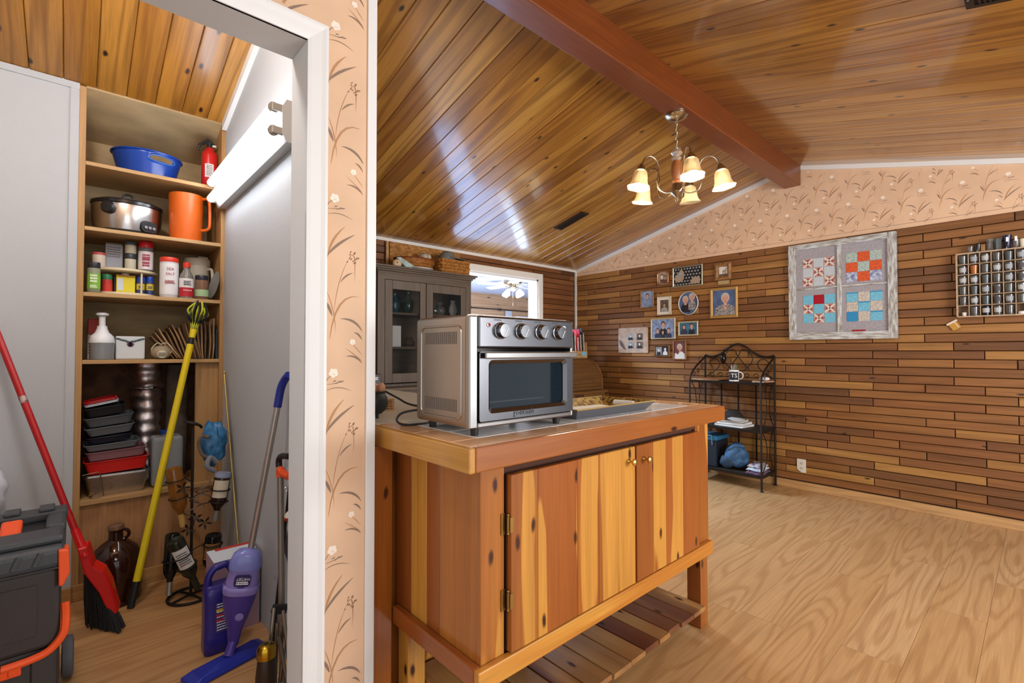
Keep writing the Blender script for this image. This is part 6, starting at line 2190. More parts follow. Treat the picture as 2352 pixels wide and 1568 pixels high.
MB().add([(ex - 0.012, 3.14, S1 + 0.26), (ex + 0.03, 3.14, S1 + 0.255), (ex - 0.01, 3.14, S1 + 0.285), (ex - 0.055, 3.14, S1 + 0.235), (ex - 0.055, 3.14, S1 + 0.246), (ex - 0.012, 3.16, S1 + 0.26), (ex + 0.03, 3.16, S1 + 0.255), (ex - 0.01, 3.16, S1 + 0.285), (ex - 0.055, 3.16, S1 + 0.235), (ex - 0.055, 3.16, S1 + 0.246)],
         [(0, 1, 2, 4, 3), (8, 9, 7, 6, 5), (0, 5, 6, 1), (1, 6, 7, 2), (2, 7, 9, 4), (4, 9, 8, 3), (3, 8, 5, 0)]).build('lever', BLACKP, fe, bevel=0.003)
MB().tube(smoothp([(ex - 0.01, 3.13, S1 + 0.25), (ex - 0.04, 3.125, S1 + 0.245), (ex - 0.055, 3.125, S1 + 0.22), (ex - 0.058, 3.125, S1 + 0.2)], 5), 0.005, 8).build('hose', BLACKP, fe, smooth=True)
MB().cyl((ex + 0.013, 3.15, S1 + 0.25), (ex + 0.03, 3.14, S1 + 0.25), 0.006, n=10).build('gauge', mat('gauge_white', 'd8d4cc', 0.4), fe)
lb = band(ex, 3.15, S1 + 0.06, S1 + 0.135, er + 0.0006, er + 0.0006, -0.75, 0.35, mat('label_white', 'dcd8d4', 0.5), fe)
t_ = MB()
for k in range(7):
    t_.dashes(onY(3.15 - er - 0.0012) @ T(ex - 0.006, S1 + 0.125 - k * 0.009, 0), 0.03, 1, 0.01, 0.003, k)
t_.build('small_print', mat('label_ink_grey', '5a4a4a', 0.6), lb, kind='stuff')
# ---------------------------------------------------------------- second shelf: slow cooker, orange pitcher
cY = 3.24
a_, e_ = px_x(206, cY, 480), px_x(374, cY, 500)
ccx, crx = (a_ + e_) / 2, (e_ - a_) / 2
cry = crx * 0.82
sc_ = thing('slow_cooker', 'oval steel slow cooker with black lid and handles on the second pantry shelf', 'slow cooker', (ccx, cY, S2))
MB().lathe([(0, 0.001), (crx * 0.84, 0.001), (crx * 0.88, 0.012), (crx * 0.9, 0.024)], (ccx, cY, S2), 40, sy=0.82).build('base', BLACKP, sc_, smooth=True)
MB().lathe([(crx * 0.9, 0.024), (crx * 0.955, 0.06), (crx * 0.98, 0.14), (crx * 0.97, 0.152)], (ccx, cY, S2), 40, sy=0.82).build('steel_body', mat('cooker_steel', 'b8b4b0', 0.22, 1.0), sc_, smooth=True)
MB().lathe([(crx * 0.97, 0.152), (crx * 1.0, 0.156), (crx * 1.0, 0.17), (crx * 0.93, 0.176), (crx * 0.93, 0.16)], (ccx, cY, S2), 40, sy=0.82).build('crock_rim', mat('black_crock', '151515', 0.15), sc_, smooth=True)
MB().lathe([(crx * 0.92, 0.175), (crx * 0.8, 0.185), (crx * 0.4, 0.195), (0, 0.197)], (ccx, cY, S2), 40, sy=0.82).build('glass_lid', mat('lid_glass', '6a6e70', 0.08, trans=0.5), sc_, smooth=True)
MB().tube(smoothp([(ccx - 0.022, cY - 0.02, S2 + 0.195), (ccx - 0.016, cY - 0.02, S2 + 0.215), (ccx, cY - 0.02, S2 + 0.222), (ccx + 0.016, cY - 0.02, S2 + 0.215), (ccx + 0.022, cY - 0.02, S2 + 0.195)], 5), 0.006, 8).build('lid_knob', BLACKP, sc_, smooth=True)
for ang in (-2.15, 0.98):
    hx, hy = ccx + crx * 0.97 * math.cos(ang), cY + cry * 0.97 * math.sin(ang)
    MB().lathe([(0.028, 0), (0.032, 0.012), (0.026, 0.022), (0, 0.024)], (hx, hy, S2 + 0.125), 20, (math.cos(ang), math.sin(ang), 0)).build('side_handle', BLACKP, sc_, smooth=True)
kp = -0.98
kx, ky = ccx + crx * 0.975 * math.cos(kp), cY + cry * 0.975 * math.sin(kp)
kd = Vector((math.cos(kp), math.sin(kp) / 0.82, 0)).normalized()
Mk = Matrix(((-kd.y, 0, kd.x, kx), (kd.x, 0, kd.y, ky), (0, 1, 0, S2 + 0.05), (0, 0, 0, 1)))
cpz = MB().prism(rrect(0.078, 0.06, 0.02, 5), 0.008, Mk @ T(0, 0, -0.004)).build('control_panel', BLACKP, sc_, bevel=0.002)
for sx in (-0.02, 0, 0.02):
    MB().lathe([(0.008, 0), (0.008, 0.006), (0, 0.007)], Mk @ Vector((sx, -0.005, 0.004)), 14, kd).build('button', mat('button_grey', '8a8a8c', 0.4, 0.5), cpz, smooth=True)
ORP = mat('orange_plastic', 'd4621a', 0.38)
pY = 3.17
a_, e_ = px_x(387, pY, 440), px_x(468, pY, 450)
pcx, pr_ = (a_ + e_) / 2, (e_ - a_) / 2
pit = thing('pitcher', 'tall orange plastic pitcher with loop handle on the second pantry shelf', 'pitcher', (pcx, pY, S2))
MB().lathe([(0, 0.001), (pr_ * 0.9, 0.001), (pr_ * 0.92, 0.006), (pr_ * 1.0, 0.258), (pr_ * 0.96, 0.258), (pr_ * 0.88, 0.01), (0, 0.01)], (pcx, pY, S2), 30, caps=False).build('body', ORP, pit, smooth=True)
hdv = Vector((0.85, -0.5, 0)).normalized()
hp_ = [Vector((pcx, pY, S2)) + hdv * d_ + Vector((0, 0, z_)) for d_, z_ in ((pr_ * 0.97, 0.245), (pr_ + 0.022, 0.246), (pr_ + 0.034, 0.225), (pr_ + 0.036, 0.11), (pr_ + 0.026, 0.078), (pr_ * 0.92, 0.07))]
MB().tube(smoothp(hp_, 5), 0.0085, 8).build('handle', ORP, pit, smooth=True)
# ---------------------------------------------------------------- third shelf: two tier turntable with spices
lY = 3.255
a_, e_ = px_x(199, lY, 672), px_x(362, lY, 675)
lcx, lr = (a_ + e_) / 2, min((e_ - a_) / 2, 0.15)
WHP = mat('turntable_cream', 'd8cba8', 0.45)
tt = thing('turntable', 'two tier cream spice turntable on the third pantry shelf', 'turntable', (lcx, lY, S3))
for k, zz in enumerate((0.001, 0.122)):
    MB().lathe([(0, zz), (lr * 0.96, zz), (lr, zz + 0.004), (lr, zz + 0.015), (lr * 0.97, zz + 0.015), (lr * 0.96, zz + 0.007), (0, zz + 0.007)], (lcx, lY, S3), 40, caps=False).build('tray', WHP, tt, smooth=True)
for a in (-1.05, 1.0, 2.8):
    MB().cyl((lcx + lr * 0.9 * math.cos(a), lY + lr * 0.9 * math.sin(a), S3 + 0.008), (lcx + lr * 0.9 * math.cos(a), lY + lr * 0.9 * math.sin(a), S3 + 0.122), 0.0045, n=10).build('post', WHP, tt, smooth=True)
zL, zU = S3 + 0.0085, S3 + 0.1295
CLR = mat('clear_plastic', 'dfe4e6', 0.08, trans=0.85, ior=1.3)
jar('spice bottle with black cap and lime green label, in front of the turntable', 197, 228, 602, S3, 3.085, pm('8a9078', 0.3), pm('202022'), 0.2, pm('7ab03a', 0.5), (0.12, 0.62), cat='spice bottle', name='spice_bottle', txt=(('~3', 0.46, 0.009), ('~2', 0.2, 0.005)), ink=('label_pale_ink', 'd8e4c4', 0.6))
jar('small red tin with green lid on the lower turntable tray', 231, 256, 630, zL, lY - 0.085, pm('b83a30'), pm('2c7a50'), 0.28, pm('c4382c', 0.5), (0.1, 0.5), cat='spice tin', name='spice_tin')
jar('narrow black spice bottle behind the red tin', 255, 267, 634, zL, lY - 0.05, pm('2a2c34'), pm('3a3c44'), 0.2, cat='spice bottle', name='spice_bottle')
x0, x1 = px_x(264, lY - 0.09), px_x(308, lY - 0.09)
yb = thing('mustard_box', 'yellow rectangular spice tin with white lid on the lower turntable tray', 'spice tin', ((x0 + x1) / 2, lY - 0.075, zL))
zt_ = hit(286, 632, 'Y', lY - 0.09).z
MB().box((x0, lY - 0.1, zL + 0.0005), (x1, lY - 0.045, zt_ - 0.008)).build('body', pm('d8c820', 0.4), yb, bevel=0.003)
MB().box((x0 - 0.001, lY - 0.101, zt_ - 0.008), (x1 + 0.001, lY - 0.044, zt_)).build('lid', pm('c08a20', 0.4), yb, bevel=0.002)
MB().cyl(((x0 + x1) / 2, lY - 0.07, zt_), ((x0 + x1) / 2, lY - 0.07, zt_ + 0.012), 0.017, n=16).build('cap', pm('cfc8bc'), yb, smooth=True)
MB().box((x0 + 0.004, lY - 0.1008, zL + 0.02), (x0 + 0.028, lY - 0.1, zt_ - 0.018)).build('print', pm('c8d0d8', 0.5), yb)
for k, (p0, p1) in enumerate(((311, 330), (333, 351))):
    jar(['blue lidded small jar with yellow and navy label, beside the yellow tin', 'blue lidded small jar with yellow band beside the red canister'][k], p0, p1, 636, zL, lY - 0.086 + 0.01 * k, pm('3a4a80'), pm('1d4cb4'), 0.25, pm('d2c23a', 0.5), (0.3, 0.62), txt=(('~2', 0.44, 0.005),), ink=('label_navy_ink', '2a3c7a', 0.6))
jar('tall red canister behind the blue lidded jars', 334, 351, 638, zL, lY - 0.03, pm('9a2c2c'), pm('b8342c'), 0.12, cat='canister', name='canister')
jar('small round tub with red lid on the upper turntable tray', 208, 240, 580, zU, lY - 0.07, pm('cfc4b4'), pm('b84a48'), 0.15, cat='tub', name='small_tub')
x0, x1 = px_x(238, lY - 0.05), px_x(279, lY - 0.05)
zt_ = hit(258, 558, 'Y', lY - 0.05).z
tn = thing('tin_box', 'grey rectangular tin with printed panel on the upper turntable tray', 'tin', ((x0 + x1) / 2, lY - 0.03, zU))
MB().box((x0, lY - 0.055, zU + 0.0005), (x1, lY + 0.0, zt_ - 0.006)).build('body', pm('8d9098', 0.4), tn, bevel=0.003)
MB().box((x0 + 0.002, lY - 0.053, zt_ - 0.006), (x1 - 0.002, lY - 0.002, zt_)).build('lid', pm('6a6458', 0.4, metal=0.5), tn, bevel=0.002)
t_ = MB()
for k in range(5):
    t_.dashes(onY(lY - 0.0553) @ T((x0 + x1) / 2, zt_ - 0.022 - k * 0.012, 0), 0.06, 1, 0.01, 0.004, k)
t_.build('small_print', mat('label_ink_grey'), tn, kind='stuff')
zlow = zU
o1 = jar('small black lidded jar with cream label, under another jar on the turntable', 283, 310, 583, zU, lY - 0.07, pm('c4c0aa', 0.3), pm('34383c'), 0.3)
zj = hit(296, 583, 'Y', lY - 0.07).z + 0.0005
jar('small slate lidded jar with cream label stacked on another jar', 283, 310, 556, zj, lY - 0.07, pm('c9c6ac', 0.3), pm('44545c'), 0.28)
jar('big round jar with red lid and maroon label on the upper turntable tray', 314, 349, 556, zU, lY - 0.075, CLR, pm('c41c24'), 0.2, pm('dcd4d4', 0.5), (0.1, 0.68), txt=(('~2', 0.52, 0.008), ('~2', 0.36, 0.012), ('~1', 0.22, 0.008)), ink=('label_maroon_ink', '98203c', 0.6))
jar('tall clear plastic salt jar with flame red lid on the third pantry shelf', 364, 408, 592, S3, 3.12, pm('c9ccd0', 0.2), pm('d03a24'), 0.12, pm('dcdcdc', 0.5), (0.08, 0.84), txt=(('SEA', 0.7, 0.02), ('SALT', 0.58, 0.018), ('~4', 0.38, 0.003)))
# vanilla bottle
vY = 3.10
x0, x1 = px_x(409, vY), px_x(443, vY)
vr, vcx = (x1 - x0) / 2, (x0 + x1) / 2
vb_ = thing('vanilla_bottle', 'clear glass bottle with red cap and red and white label', 'bottle', (vcx, vY, S3))
hh = hit(426, 603, 'Y', vY).z - S3
MB().lathe([(0, 0.001), (vr, 0.001), (vr, hh * 0.55), (vr * 0.85, hh * 0.66), (vr * 0.45, hh * 0.8), (vr * 0.42, hh * 0.86), (0, hh * 0.86)], (vcx, vY, S3), 24, caps=False).build('glass_body', mat('vanilla_glass', 'a8a49c', 0.08, trans=0.6), vb_, smooth=True)
MB().lathe([(vr * 0.52, hh * 0.86), (vr * 0.52, hh), (0, hh)], (vcx, vY, S3), 20).build('cap', pm('d0301c'), vb_, smooth=True)
band(vcx, vY, S3 + hh * 0.3, S3 + hh * 0.55, vr + 0.0006, vr + 0.0006, -1.4, 1.4, pm('dcd8d4', 0.5), vb_, 'upper_label')
band(vcx, vY, S3 + hh * 0.05, S3 + hh * 0.3, vr + 0.0006, vr + 0.0006, -1.4, 1.4, pm('b01c28', 0.5), vb_, 'lower_label')
MB().dashes(onY(vY - vr - 0.0013) @ T(vcx, S3 + hh * 0.42, 0), 0.035, 3, 0.009, 0.005, 7).build('small_print', mat('label_black', '201c1c', 0.6), vb_, kind='stuff')
MB().text("VANILLA", 0.010, onY(vY - vr - 0.0015) @ T(vcx, S3 + hh * 0.22, 0), 0.0002).build('lettering', mat('white_print'), vb_)
jar('spice jar with black lid and pale green label beside the vanilla bottle', 446, 477, 633, S3, 3.09, pm('7a5a44', 0.25), pm('1c1e2a'), 0.2, pm('9ab88a', 0.5), (0.12, 0.4), cat='spice jar', name='spice_jar')
gY = 3.26
x0, x1 = px_x(420, gY), px_x(480, gY)
gr, gcx = (x1 - x0) / 2, (x0 + x1) / 2
BEI = pm('b5ad9a', 0.45)
gp_ = thing('beige_pitcher', 'beige plastic pitcher with lid behind the bottles on the third pantry shelf', 'pitcher', (gcx, gY, S3))
hh = min(hit(455, 596, 'Y', gY).z - S3, 0.27)
MB().lathe([(0, 0.001), (gr * 0.85, 0.001), (gr, hh * 0.85), (0, hh * 0.85)], (gcx, gY, S3), 26, caps=False).build('body', BEI, gp_, smooth=True)
MB().lathe([(gr * 1.03, hh * 0.85), (gr * 1.03, hh * 0.97), (gr * 0.96, hh), (0, hh)], (gcx, gY, S3), 26).build('lid', BEI, gp_, smooth=True)
MB().obox((gcx + gr * 0.4, gY, S3 + hh + 0.008), (0.05, 0.05, 0.015)).build('lid_tab', BEI, gp_, bevel=0.005)
MB().tube(smoothp([(gcx + gr * 0.7, gY - gr * 0.72, S3 + hh * 0.75), (gcx + gr * 0.95, gY - gr * 1.15, S3 + hh * 0.72), (gcx + gr * 0.95, gY - gr * 1.15, S3 + hh * 0.3), (gcx + gr * 0.65, gY - gr * 0.62, S3 + hh * 0.25)], 5), 0.008, 8).build('handle', BEI, gp_, smooth=True)
tag(MB().lathe([(0, 0.0), (0.05, 0.002), (0.075, 0.008), (0.078, 0.01), (0.05, 0.005), (0, 0.003)], (0.586, 3.09, S3 + 0.083), 28, (-0.97, -0.1, 0.2), caps=False).build('foil_plate', mat('foil', 'b8bcc0', 0.3, 0.9, bump=0.6, bscale=60), smooth=True), 'thin silver foil plate leaning at the end of the third shelf', 'plate')
# ---------------------------------------------------------------- fourth shelf
kY = 3.13
x0, x1 = px_x(203, kY), px_x(264, kY)
kr, kcx = (x1 - x0) / 2, (x0 + x1) / 2
ch_ = thing('food_chopper', 'white hand press food chopper with clear cup on the fourth pantry shelf', 'food chopper', (kcx, kY, S4))
hh = hit(235, 718, 'Y', kY).z - S4
MB().lathe([(0, 0.002), (kr * 0.93, 0.002), (kr * 0.97, hh * 0.36), (kr * 0.93, hh * 0.36), (kr * 0.9, 0.006), (0, 0.006)], (kcx, kY, S4), 28, caps=False).build('clear_cup', mat('frosted_plastic', 'b4b8ba', 0.2, trans=0.6, ior=1.3), ch_, smooth=True)
MB().lathe([(0, hh * 0.12), (kr * 0.86, hh * 0.12), (kr * 0.86, hh * 0.34), (kr, hh * 0.36), (kr, hh * 0.4), (kr * 0.9, hh * 0.5), (kr * 0.55, hh * 0.58), (kr * 0.42, hh * 0.66), (kr * 0.38, hh * 0.72), (0, hh * 0.72)], (kcx, kY, S4), 28, caps=False).build('dome', pm('dfe2e4'), ch_, smooth=True)
MB().cyl((kcx, kY, S4 + hh * 0.72), (kcx, kY, S4 + hh * 0.93), kr * 0.26, n=16).build('plunger', pm('dfe2e4'), ch_, smooth=True)
MB().lathe([(kr * 0.3, hh * 0.92), (kr * 0.5, hh * 0.95), (kr * 0.5, hh * 0.98), (kr * 0.3, hh), (0, hh)], (kcx, kY, S4), 20).build('push_cap', pm('dfe2e4'), ch_, smooth=True)
x0 = px_x(199, 3.3)
pk = thing('red_packet', 'red and white packet behind the food chopper', 'packet', (x0 + 0.03, 3.3, S4))
zt_ = hit(210, 732, 'Y', 3.3).z
MB().box((x0 + 0.002, 3.28, S4 + 0.0005), (x0 + 0.062, 3.32, zt_ - 0.08)).build('body', pm('c9c4c0', 0.5), pk, bevel=0.004)
MB().box((x0 + 0.002, 3.28, zt_ - 0.0795), (x0 + 0.062, 3.32, zt_)).build('top', pm('b0301c', 0.5), pk, bevel=0.004)
t_ = MB()
for k in range(7):
    t_.box((x0 + 0.004, 3.2792, S4 + 0.03 + k * 0.016), (x0 + 0.06, 3.2799, S4 + 0.036 + k * 0.016))
t_.build('print_lines', pm('8a6a60', 0.5), pk, kind='stuff')
bY = 3.16
x0, x1 = px_x(265, bY), px_x(333, bY)
zt_ = hit(298, 772, 'Y', bY).z
fb = thing('floral_tin', 'white box printed with flowers beside the food chopper', 'box', ((x0 + x1) / 2, bY + 0.06, S4))
MB().box((x0, bY, S4 + 0.0005), (x1, bY + 0.13, zt_)).build('body', pm('cfd6d8', 0.35), fb, bevel=0.006)
q = random.Random(4)
b = MB()
for k in range(16):
    u = x0 + 0.008 + (x1 - x0 - 0.016) * k / 15
    v_ = zt_ - 0.012 - 0.012 * math.sin(PI * k / 15) * (1 + q.random() * 0.5)
    for j in range(3):
        b.face([onY(bY - 0.0006 - 0.0001 * j) @ Vector((u + 0.005 * math.cos(t_) + 0.004 * (j - 1), v_ + 0.003 * math.sin(t_) - 0.004 * (j % 2), 0)) for t_ in [2 * PI * i / 7 for i in range(7)]], [0, 1, 2][j if k % 3 else 0])
c0 = ((x0 + x1) / 2, zt_ - 0.042)
for j in range(6):
    a = j * PI / 3
    b.face([onY(bY - 0.0008) @ Vector((c0[0] + 0.008 * math.cos(a) + 0.008 * math.cos(t_), c0[1] + 0.008 * math.sin(a) + 0.007 * math.sin(t_), 0)) for t_ in [2 * PI * i / 8 for i in range(8)]], 1)
b.build('printed_flowers', [pm('2f4a4a', 0.5), pm('7a5a72', 0.5), pm('46706a', 0.5)], fb, kind='stuff')
# dust mask
mp = hit(372, 808, 'Y', 3.10)
dm = thing('dust_mask', 'beige dust mask with round valve lying before the paper bags', 'mask', (mp.x, 3.12, S4))
MB().ball((mp.x, 3.125, S4 + 0.037), 0.036, 20, 14, sc=(1.25, 0.8, 1.0)).build('mask_cup', pm('9a8c70', 0.8), dm, smooth=True)
MB().lathe([(0.021, 0), (0.021, 0.006), (0.017, 0.008), (0, 0.008)], (mp.x, 3.094, S4 + 0.026), 20, (0, -1, 0), sy=1, sx=1).build('valve', pm('c4bca4', 0.5), dm, smooth=True)
for k in range(7):
    MB().box((mp.x - 0.0155 + k * 0.005, 3.084, S4 + 0.016), (mp.x - 0.0135 + k * 0.005, 3.0858, S4 + 0.036)).build('valve_slot', BLACKP, dm)
for s_ in (-1, 1):
    MB().tube(smoothp([(mp.x + s_ * 0.036, 3.11, S4 + 0.03), (mp.x + s_ * 0.045, 3.09, S4 + 0.055), (mp.x + s_ * 0.02, 3.1, S4 + 0.085), (mp.x - 0.004, 3.105, S4 + 0.078)], 5), 0.0025, 6).build('strap', pm('c4bca4', 0.7), dm, smooth=True)
# brown paper bags, folded and filed upright
KRAFT = [mat('kraft_%d' % k, c, 0.85, var=0.1, vscale=20) for k, c in enumerate(('8a6a48', '9a7a56', 'a88862', '7a5c3e'))]
posw = ['leaning furthest, next to the mask', 'second from the mask', 'third from the mask', 'fourth from the mask', 'fifth from the mask', 'sixth from the mask', 'seventh from the mask', 'eighth from the mask', 'ninth from the mask',
        'tenth from the mask', 'eleventh from the mask', 'third from the dark folder', 'second from the dark folder', 'next to the dark folder']
nb_ = 14
for k in range(nb_):
    f = k / (nb_ - 1)
    xb = 0.395 + 0.166 * f
    ang = -0.72 * (1 - f) ** 1.2 + 0.04
    hgt = 0.15 + 0.06 * f + 0.012 * ((k * 7) % 3)
    b = MB()
    vs, fs = [], []
    nn = 6
    for s_ in (-1, 1):
        for i in range(nn + 1):
            z_ = hgt * i / nn
            w_ = 0.0045 * s_ * (0.45 + 0.55 * math.sin(PI * i / nn)) + 0.003 * math.sin(5 * i / nn + k)
            for j in range(5):
                y_ = 0.16 * j / 4
                vs.append((w_ + 0.0025 * math.sin(j * 1.7 + k), y_, z_))
    m0 = (nn + 1) * 5
    for i in range(nn):
        for j in range(4):
            a = i * 5 + j
            fs.append((a, a + 5, a + 6, a + 1))
            fs.append((m0 + a, m0 + a + 1, m0 + a + 6, m0 + a + 5))
    for i in range(nn):
        a = i * 5
        fs.append((a, m0 + a, m0 + a + 5, a + 5))
        a += 4
        fs.append((a, a + 5, m0 + a + 5, m0 + a))
    for j in range(4):
        fs.append((j, j + 1, m0 + j + 1, m0 + j))
        a = nn * 5 + j
        fs.append((a, m0 + a, m0 + a + 1, a + 1))
    b.add(vs, fs)
    b.xf(T(xb + 0.012, (3.155 if k < 7 else 3.078) + 0.02 * ((k * 5) % 4) / 3, S4 + 0.002 + abs(math.sin(ang)) * 0.003) @ Rm(ang, 'Y'))
    o = b.build('paper_bag', KRAFT[k % 4])
    tag(o, 'folded brown paper bag filed on the fourth pantry shelf, ' + posw[k], 'paper bag', 'folded paper bags on the pantry shelf')
tag(MB().box((0.588, 3.08, S4 + 0.001), (0.597, 3.3, S4 + 0.16)).build('dark_folder', pm('1c3038', 0.5)), 'dark teal folder upright at the end of the fourth shelf', 'folder')
# ---------------------------------------------------------------- ledge: stacked containers, duct, water jug
DUCT = mat('duct_foil', 'd4cccc', 0.36, 1.0, bump=0.9, bscale=45)
dx_ = px_x(338, 3.36)
du = thing('duct', 'crinkled silver foil duct rising behind the stacked containers', 'duct', (dx_, 3.36, SL_))
prof = []
for k in range(61):
    z_ = 0.005 + (S4 - SL_ - 0.028) * k / 60
    prof.append((0.066 + 0.004 * math.sin(k * 1.05) + (0.010 if 46 < k < 50 else 0), z_))
MB().lathe(prof, (dx_, 3.36, SL_), 28, rmod=lambda a, z_: 1 + 0.03 * math.sin(5 * a + 20 * z_)).build('duct_tube', DUCT, du, smooth=60)
MB().lathe([(0.07, 0), (0.075, 0.004), (0.075, 0.014), (0.07, 0.018)], (dx_, 3.36, SL_ + 0.5), 28, caps=False).build('band', mat('chrome'), du, smooth=True)
ins = px_x(400, 3.40)
tag(MB().lathe([(0.05, 0.001), (0.055, 0.1), (0.052, 0.3), (0.056, 0.5), (0.05, 0.63)], (ins + 0.012, 3.372, SL_), 20, rmod=lambda a, z_: 1 + 0.06 * math.sin(4 * a + 9 * z_)).build('wrapped_pipe', mat('grey_wrap', '5c5248', 0.8, var=0.2, vscale=12, bump=0.6, bscale=25), smooth=60), 'grey wrapped pipe beside the foil duct', 'pipe')


def trayc(label, px0, px1, z0, hgt, m, Yf, dep, tilt=0.0, taper=0.8, name='food_container', cat='container', lip=0.006, yaw=0.0):
    x0, x1 = px_x(px0, Yf), px_x(px1, Yf)
    w = x1 - x0
    cx, cy = (x0 + x1) / 2 + 0.009, Yf + dep / 2
    b = MB()
    r1 = rrect(w, dep, 0.02, 3)
    r0 = rrect(w * taper, dep * taper, 0.016, 3)
    ri = rrect(w - 2 * lip, dep - 2 * lip, 0.016, 3)
    r0i = rrect(w * taper - 0.004, dep * taper - 0.004, 0.014, 3)
    n = len(r1)
    vs, fs = [], []
    for rg_, z_ in ((r0, 0), (rrect(w - 2 * lip + 0.003, dep - 2 * lip + 0.003, 0.018, 3), hgt - 0.003), (r1, hgt - 0.003), (r1, hgt), (ri, hgt), (r0i, 0.003)):
        vs += [(p[0], p[1], z_) for p in rg_]
    for k in range(5):
        for i in range(n):
            j = (i + 1) % n
            fs.append((k * n + i, k * n + j, (k + 1) * n + j, (k + 1) * n + i))
    fs.append(tuple(reversed(range(n))))
    fs.append(tuple(range(5 * n, 6 * n)))
    b.add(vs, fs).xf(T(cx, cy, z0) @ Rm(yaw, 'Z') @ Rm(tilt, 'Y'))
    o = b.build(name, m, smooth=30)
    return tag(o, label, cat)


FOIL = mat('foil_pan', 'b4b0aa', 0.25, 1.0, bump=0.5, bscale=70, stretch=(6, 6, 1))
CLRG = mat('clear_tray_grey', '9aa0a4', 0.12, trans=0.55, ior=1.25)
TRPK = mat('clear_tray_pink', 'b88a90', 0.12, trans=0.55, ior=1.25)
cYf = 3.085
stack = [('foil_pan', 'deep silver foil pan at the bottom of the container stack', 190, 345, 0.098, FOIL, 0.82, 0.0),
         ('foil_pan', 'second foil pan nested at the stack bottom', 191, 344, 0.012, FOIL, 0.97, 0.0),
         ('food_container', 'bright red plastic container in the stack', 191, 344, 0.062, pm('c8201c', 0.3), 0.86, -0.03),
         ('food_container', 'pinkish clear container above the red one', 194, 338, 0.042, TRPK, 0.88, -0.04),
         ('food_container', 'shallow clear tray with wide lip above the pinkish one', 190, 322, 0.03, CLRG, 0.85, -0.05),
         ('food_container', 'navy black shallow tray in the middle of the stack', 197, 306, 0.03, pm('1c2030', 0.25), 0.85, -0.08),
         ('food_container', 'clear grey tray under another clear grey one', 192, 310, 0.04, CLRG, 0.8, -0.09),
         ('food_container', 'clear grey tray with folded corner under the black one', 190, 309, 0.044, mat('clear_tray_dark', '7a8084', 0.12, trans=0.45, ior=1.25), 0.8, -0.1),
         ('food_container', 'matt black tray near the top of the stack', 190, 292, 0.042, pm('1a1a1c', 0.4), 0.85, -0.14)]
z_ = SL_ + 0.0008
dxs = 0
for k, (nm, lb, p0, p1, hg, m, tp, tl) in enumerate(stack):
    half = (px_x(p1, cYf) - px_x(p0, cYf)) / 2
    lift = abs(math.sin(tl)) * half * tp
    trayc(lb, p0, p1, z_ + lift * 0.55, hg, m, cYf, 0.2, tl, tp, nm)
    z_ += hg * 0.93 + (0.008 if tl else 0.004)
for k, (c, nm, p0, p1) in enumerate((('c9ccd8', 'pale lilac flat lid under the red lid on the stack', 189, 272), ('c02028', 'bright red flat lid uppermost on the stack', 188, 268))):
    half = (px_x(p1, cYf) - px_x(p0, cYf)) / 2
    trayc(nm, p0, p1, z_ + half * 0.16 + k * 0.014, 0.010, pm(c, 0.3), cYf + 0.01, 0.17, -0.2, 0.97, 'container_lid', 'lid')
# bent wire stand before the foil pan
WIRE = mat('wire_steel', '8a7c68', 0.35, 0.9)
wx0, wx1 = px_x(194, 3.066), px_x(243, 3.066)
tag(MB().tube([(wx0, 3.075, SL_ + 0.118), (wx1 - 0.02, 3.066, SL_ + 0.128), (wx1 - 0.012, 3.066, SL_ + 0.11), (wx1, 3.066, SL_ + 0.012), (wx1 - 0.02, 3.068, SL_ + 0.0035), (wx0 + 0.03, 3.075, SL_ + 0.0035), (wx0 + 0.028, 3.12, SL_ + 0.0035)], 0.0022, 6).build('wire_stand', WIRE), 'bent wire stand in front of the foil pan', 'wire stand')
# frosted water jug
jY = 3.16
x0, x1 = px_x(349, jY), px_x(421, jY)
wj = thing('water_jug', 'frosted square water jug with blue cap on the ledge', 'jug', ((x0 + x1) / 2, jY + 0.05, SL_))
zt_ = hit(385, 1000, 'Y', jY).z
FRST = mat('frosted_poly', 'a8aeb0', 0.4, trans=0.45, ior=1.2)
MB().box((x0, jY - 0.05, SL_ + 0.001), (x1, jY + 0.08, zt_)).build('body', FRST, wj, bevel=0.018, seg=3)
MB().cyl(((x0 + x1) / 2, jY, zt_ - 0.002), ((x0 + x1) / 2, jY, zt_ + 0.012), 0.026, n=18).build('neck', FRST, wj, smooth=True)
MB().lathe([(0.031, 0), (0.031, 0.018), (0.027, 0.02), (0, 0.02)], ((x0 + x1) / 2, jY, zt_ + 0.012), 20).build('cap', pm('1c3c80'), wj, smooth=True)
# ================================================================ fluorescent fixture on the pantry wall
TUBE = mat('fluorescent_tube', 'f4f8ff', 0.3, emit=12.0, emitc='f2f6ff')
CHAN = mat('fixture_white', 'b4b4b2', 0.4)
fx_ = thing('fluorescent_fixture', 'white fluorescent fixture with two lit tubes high on the pantry wall', 'light fixture', (0.59, 2.48, 1.94))
fy0, fy1 = 1.90, 3.045
MB().add([(0.621, fy0, 1.955), (0.585, fy0, 1.955), (0.57, fy0, 1.985), (0.57, fy0, 2.085), (0.585, fy0, 2.115), (0.621, fy0, 2.115), (0.621, fy1, 1.955), (0.585, fy1, 1.955), (0.57, fy1, 1.985), (0.57, fy1, 2.085), (0.585, fy1, 2.115), (0.621, fy1, 2.115)],
         [(0, 1, 2, 3, 4, 5), (11, 10, 9, 8, 7, 6), (0, 6, 7, 1), (1, 7, 8, 2), (2, 8, 9, 3), (3, 9, 10, 4), (4, 10, 11, 5), (5, 11, 6, 0)]).build('channel', CHAN, fx_)
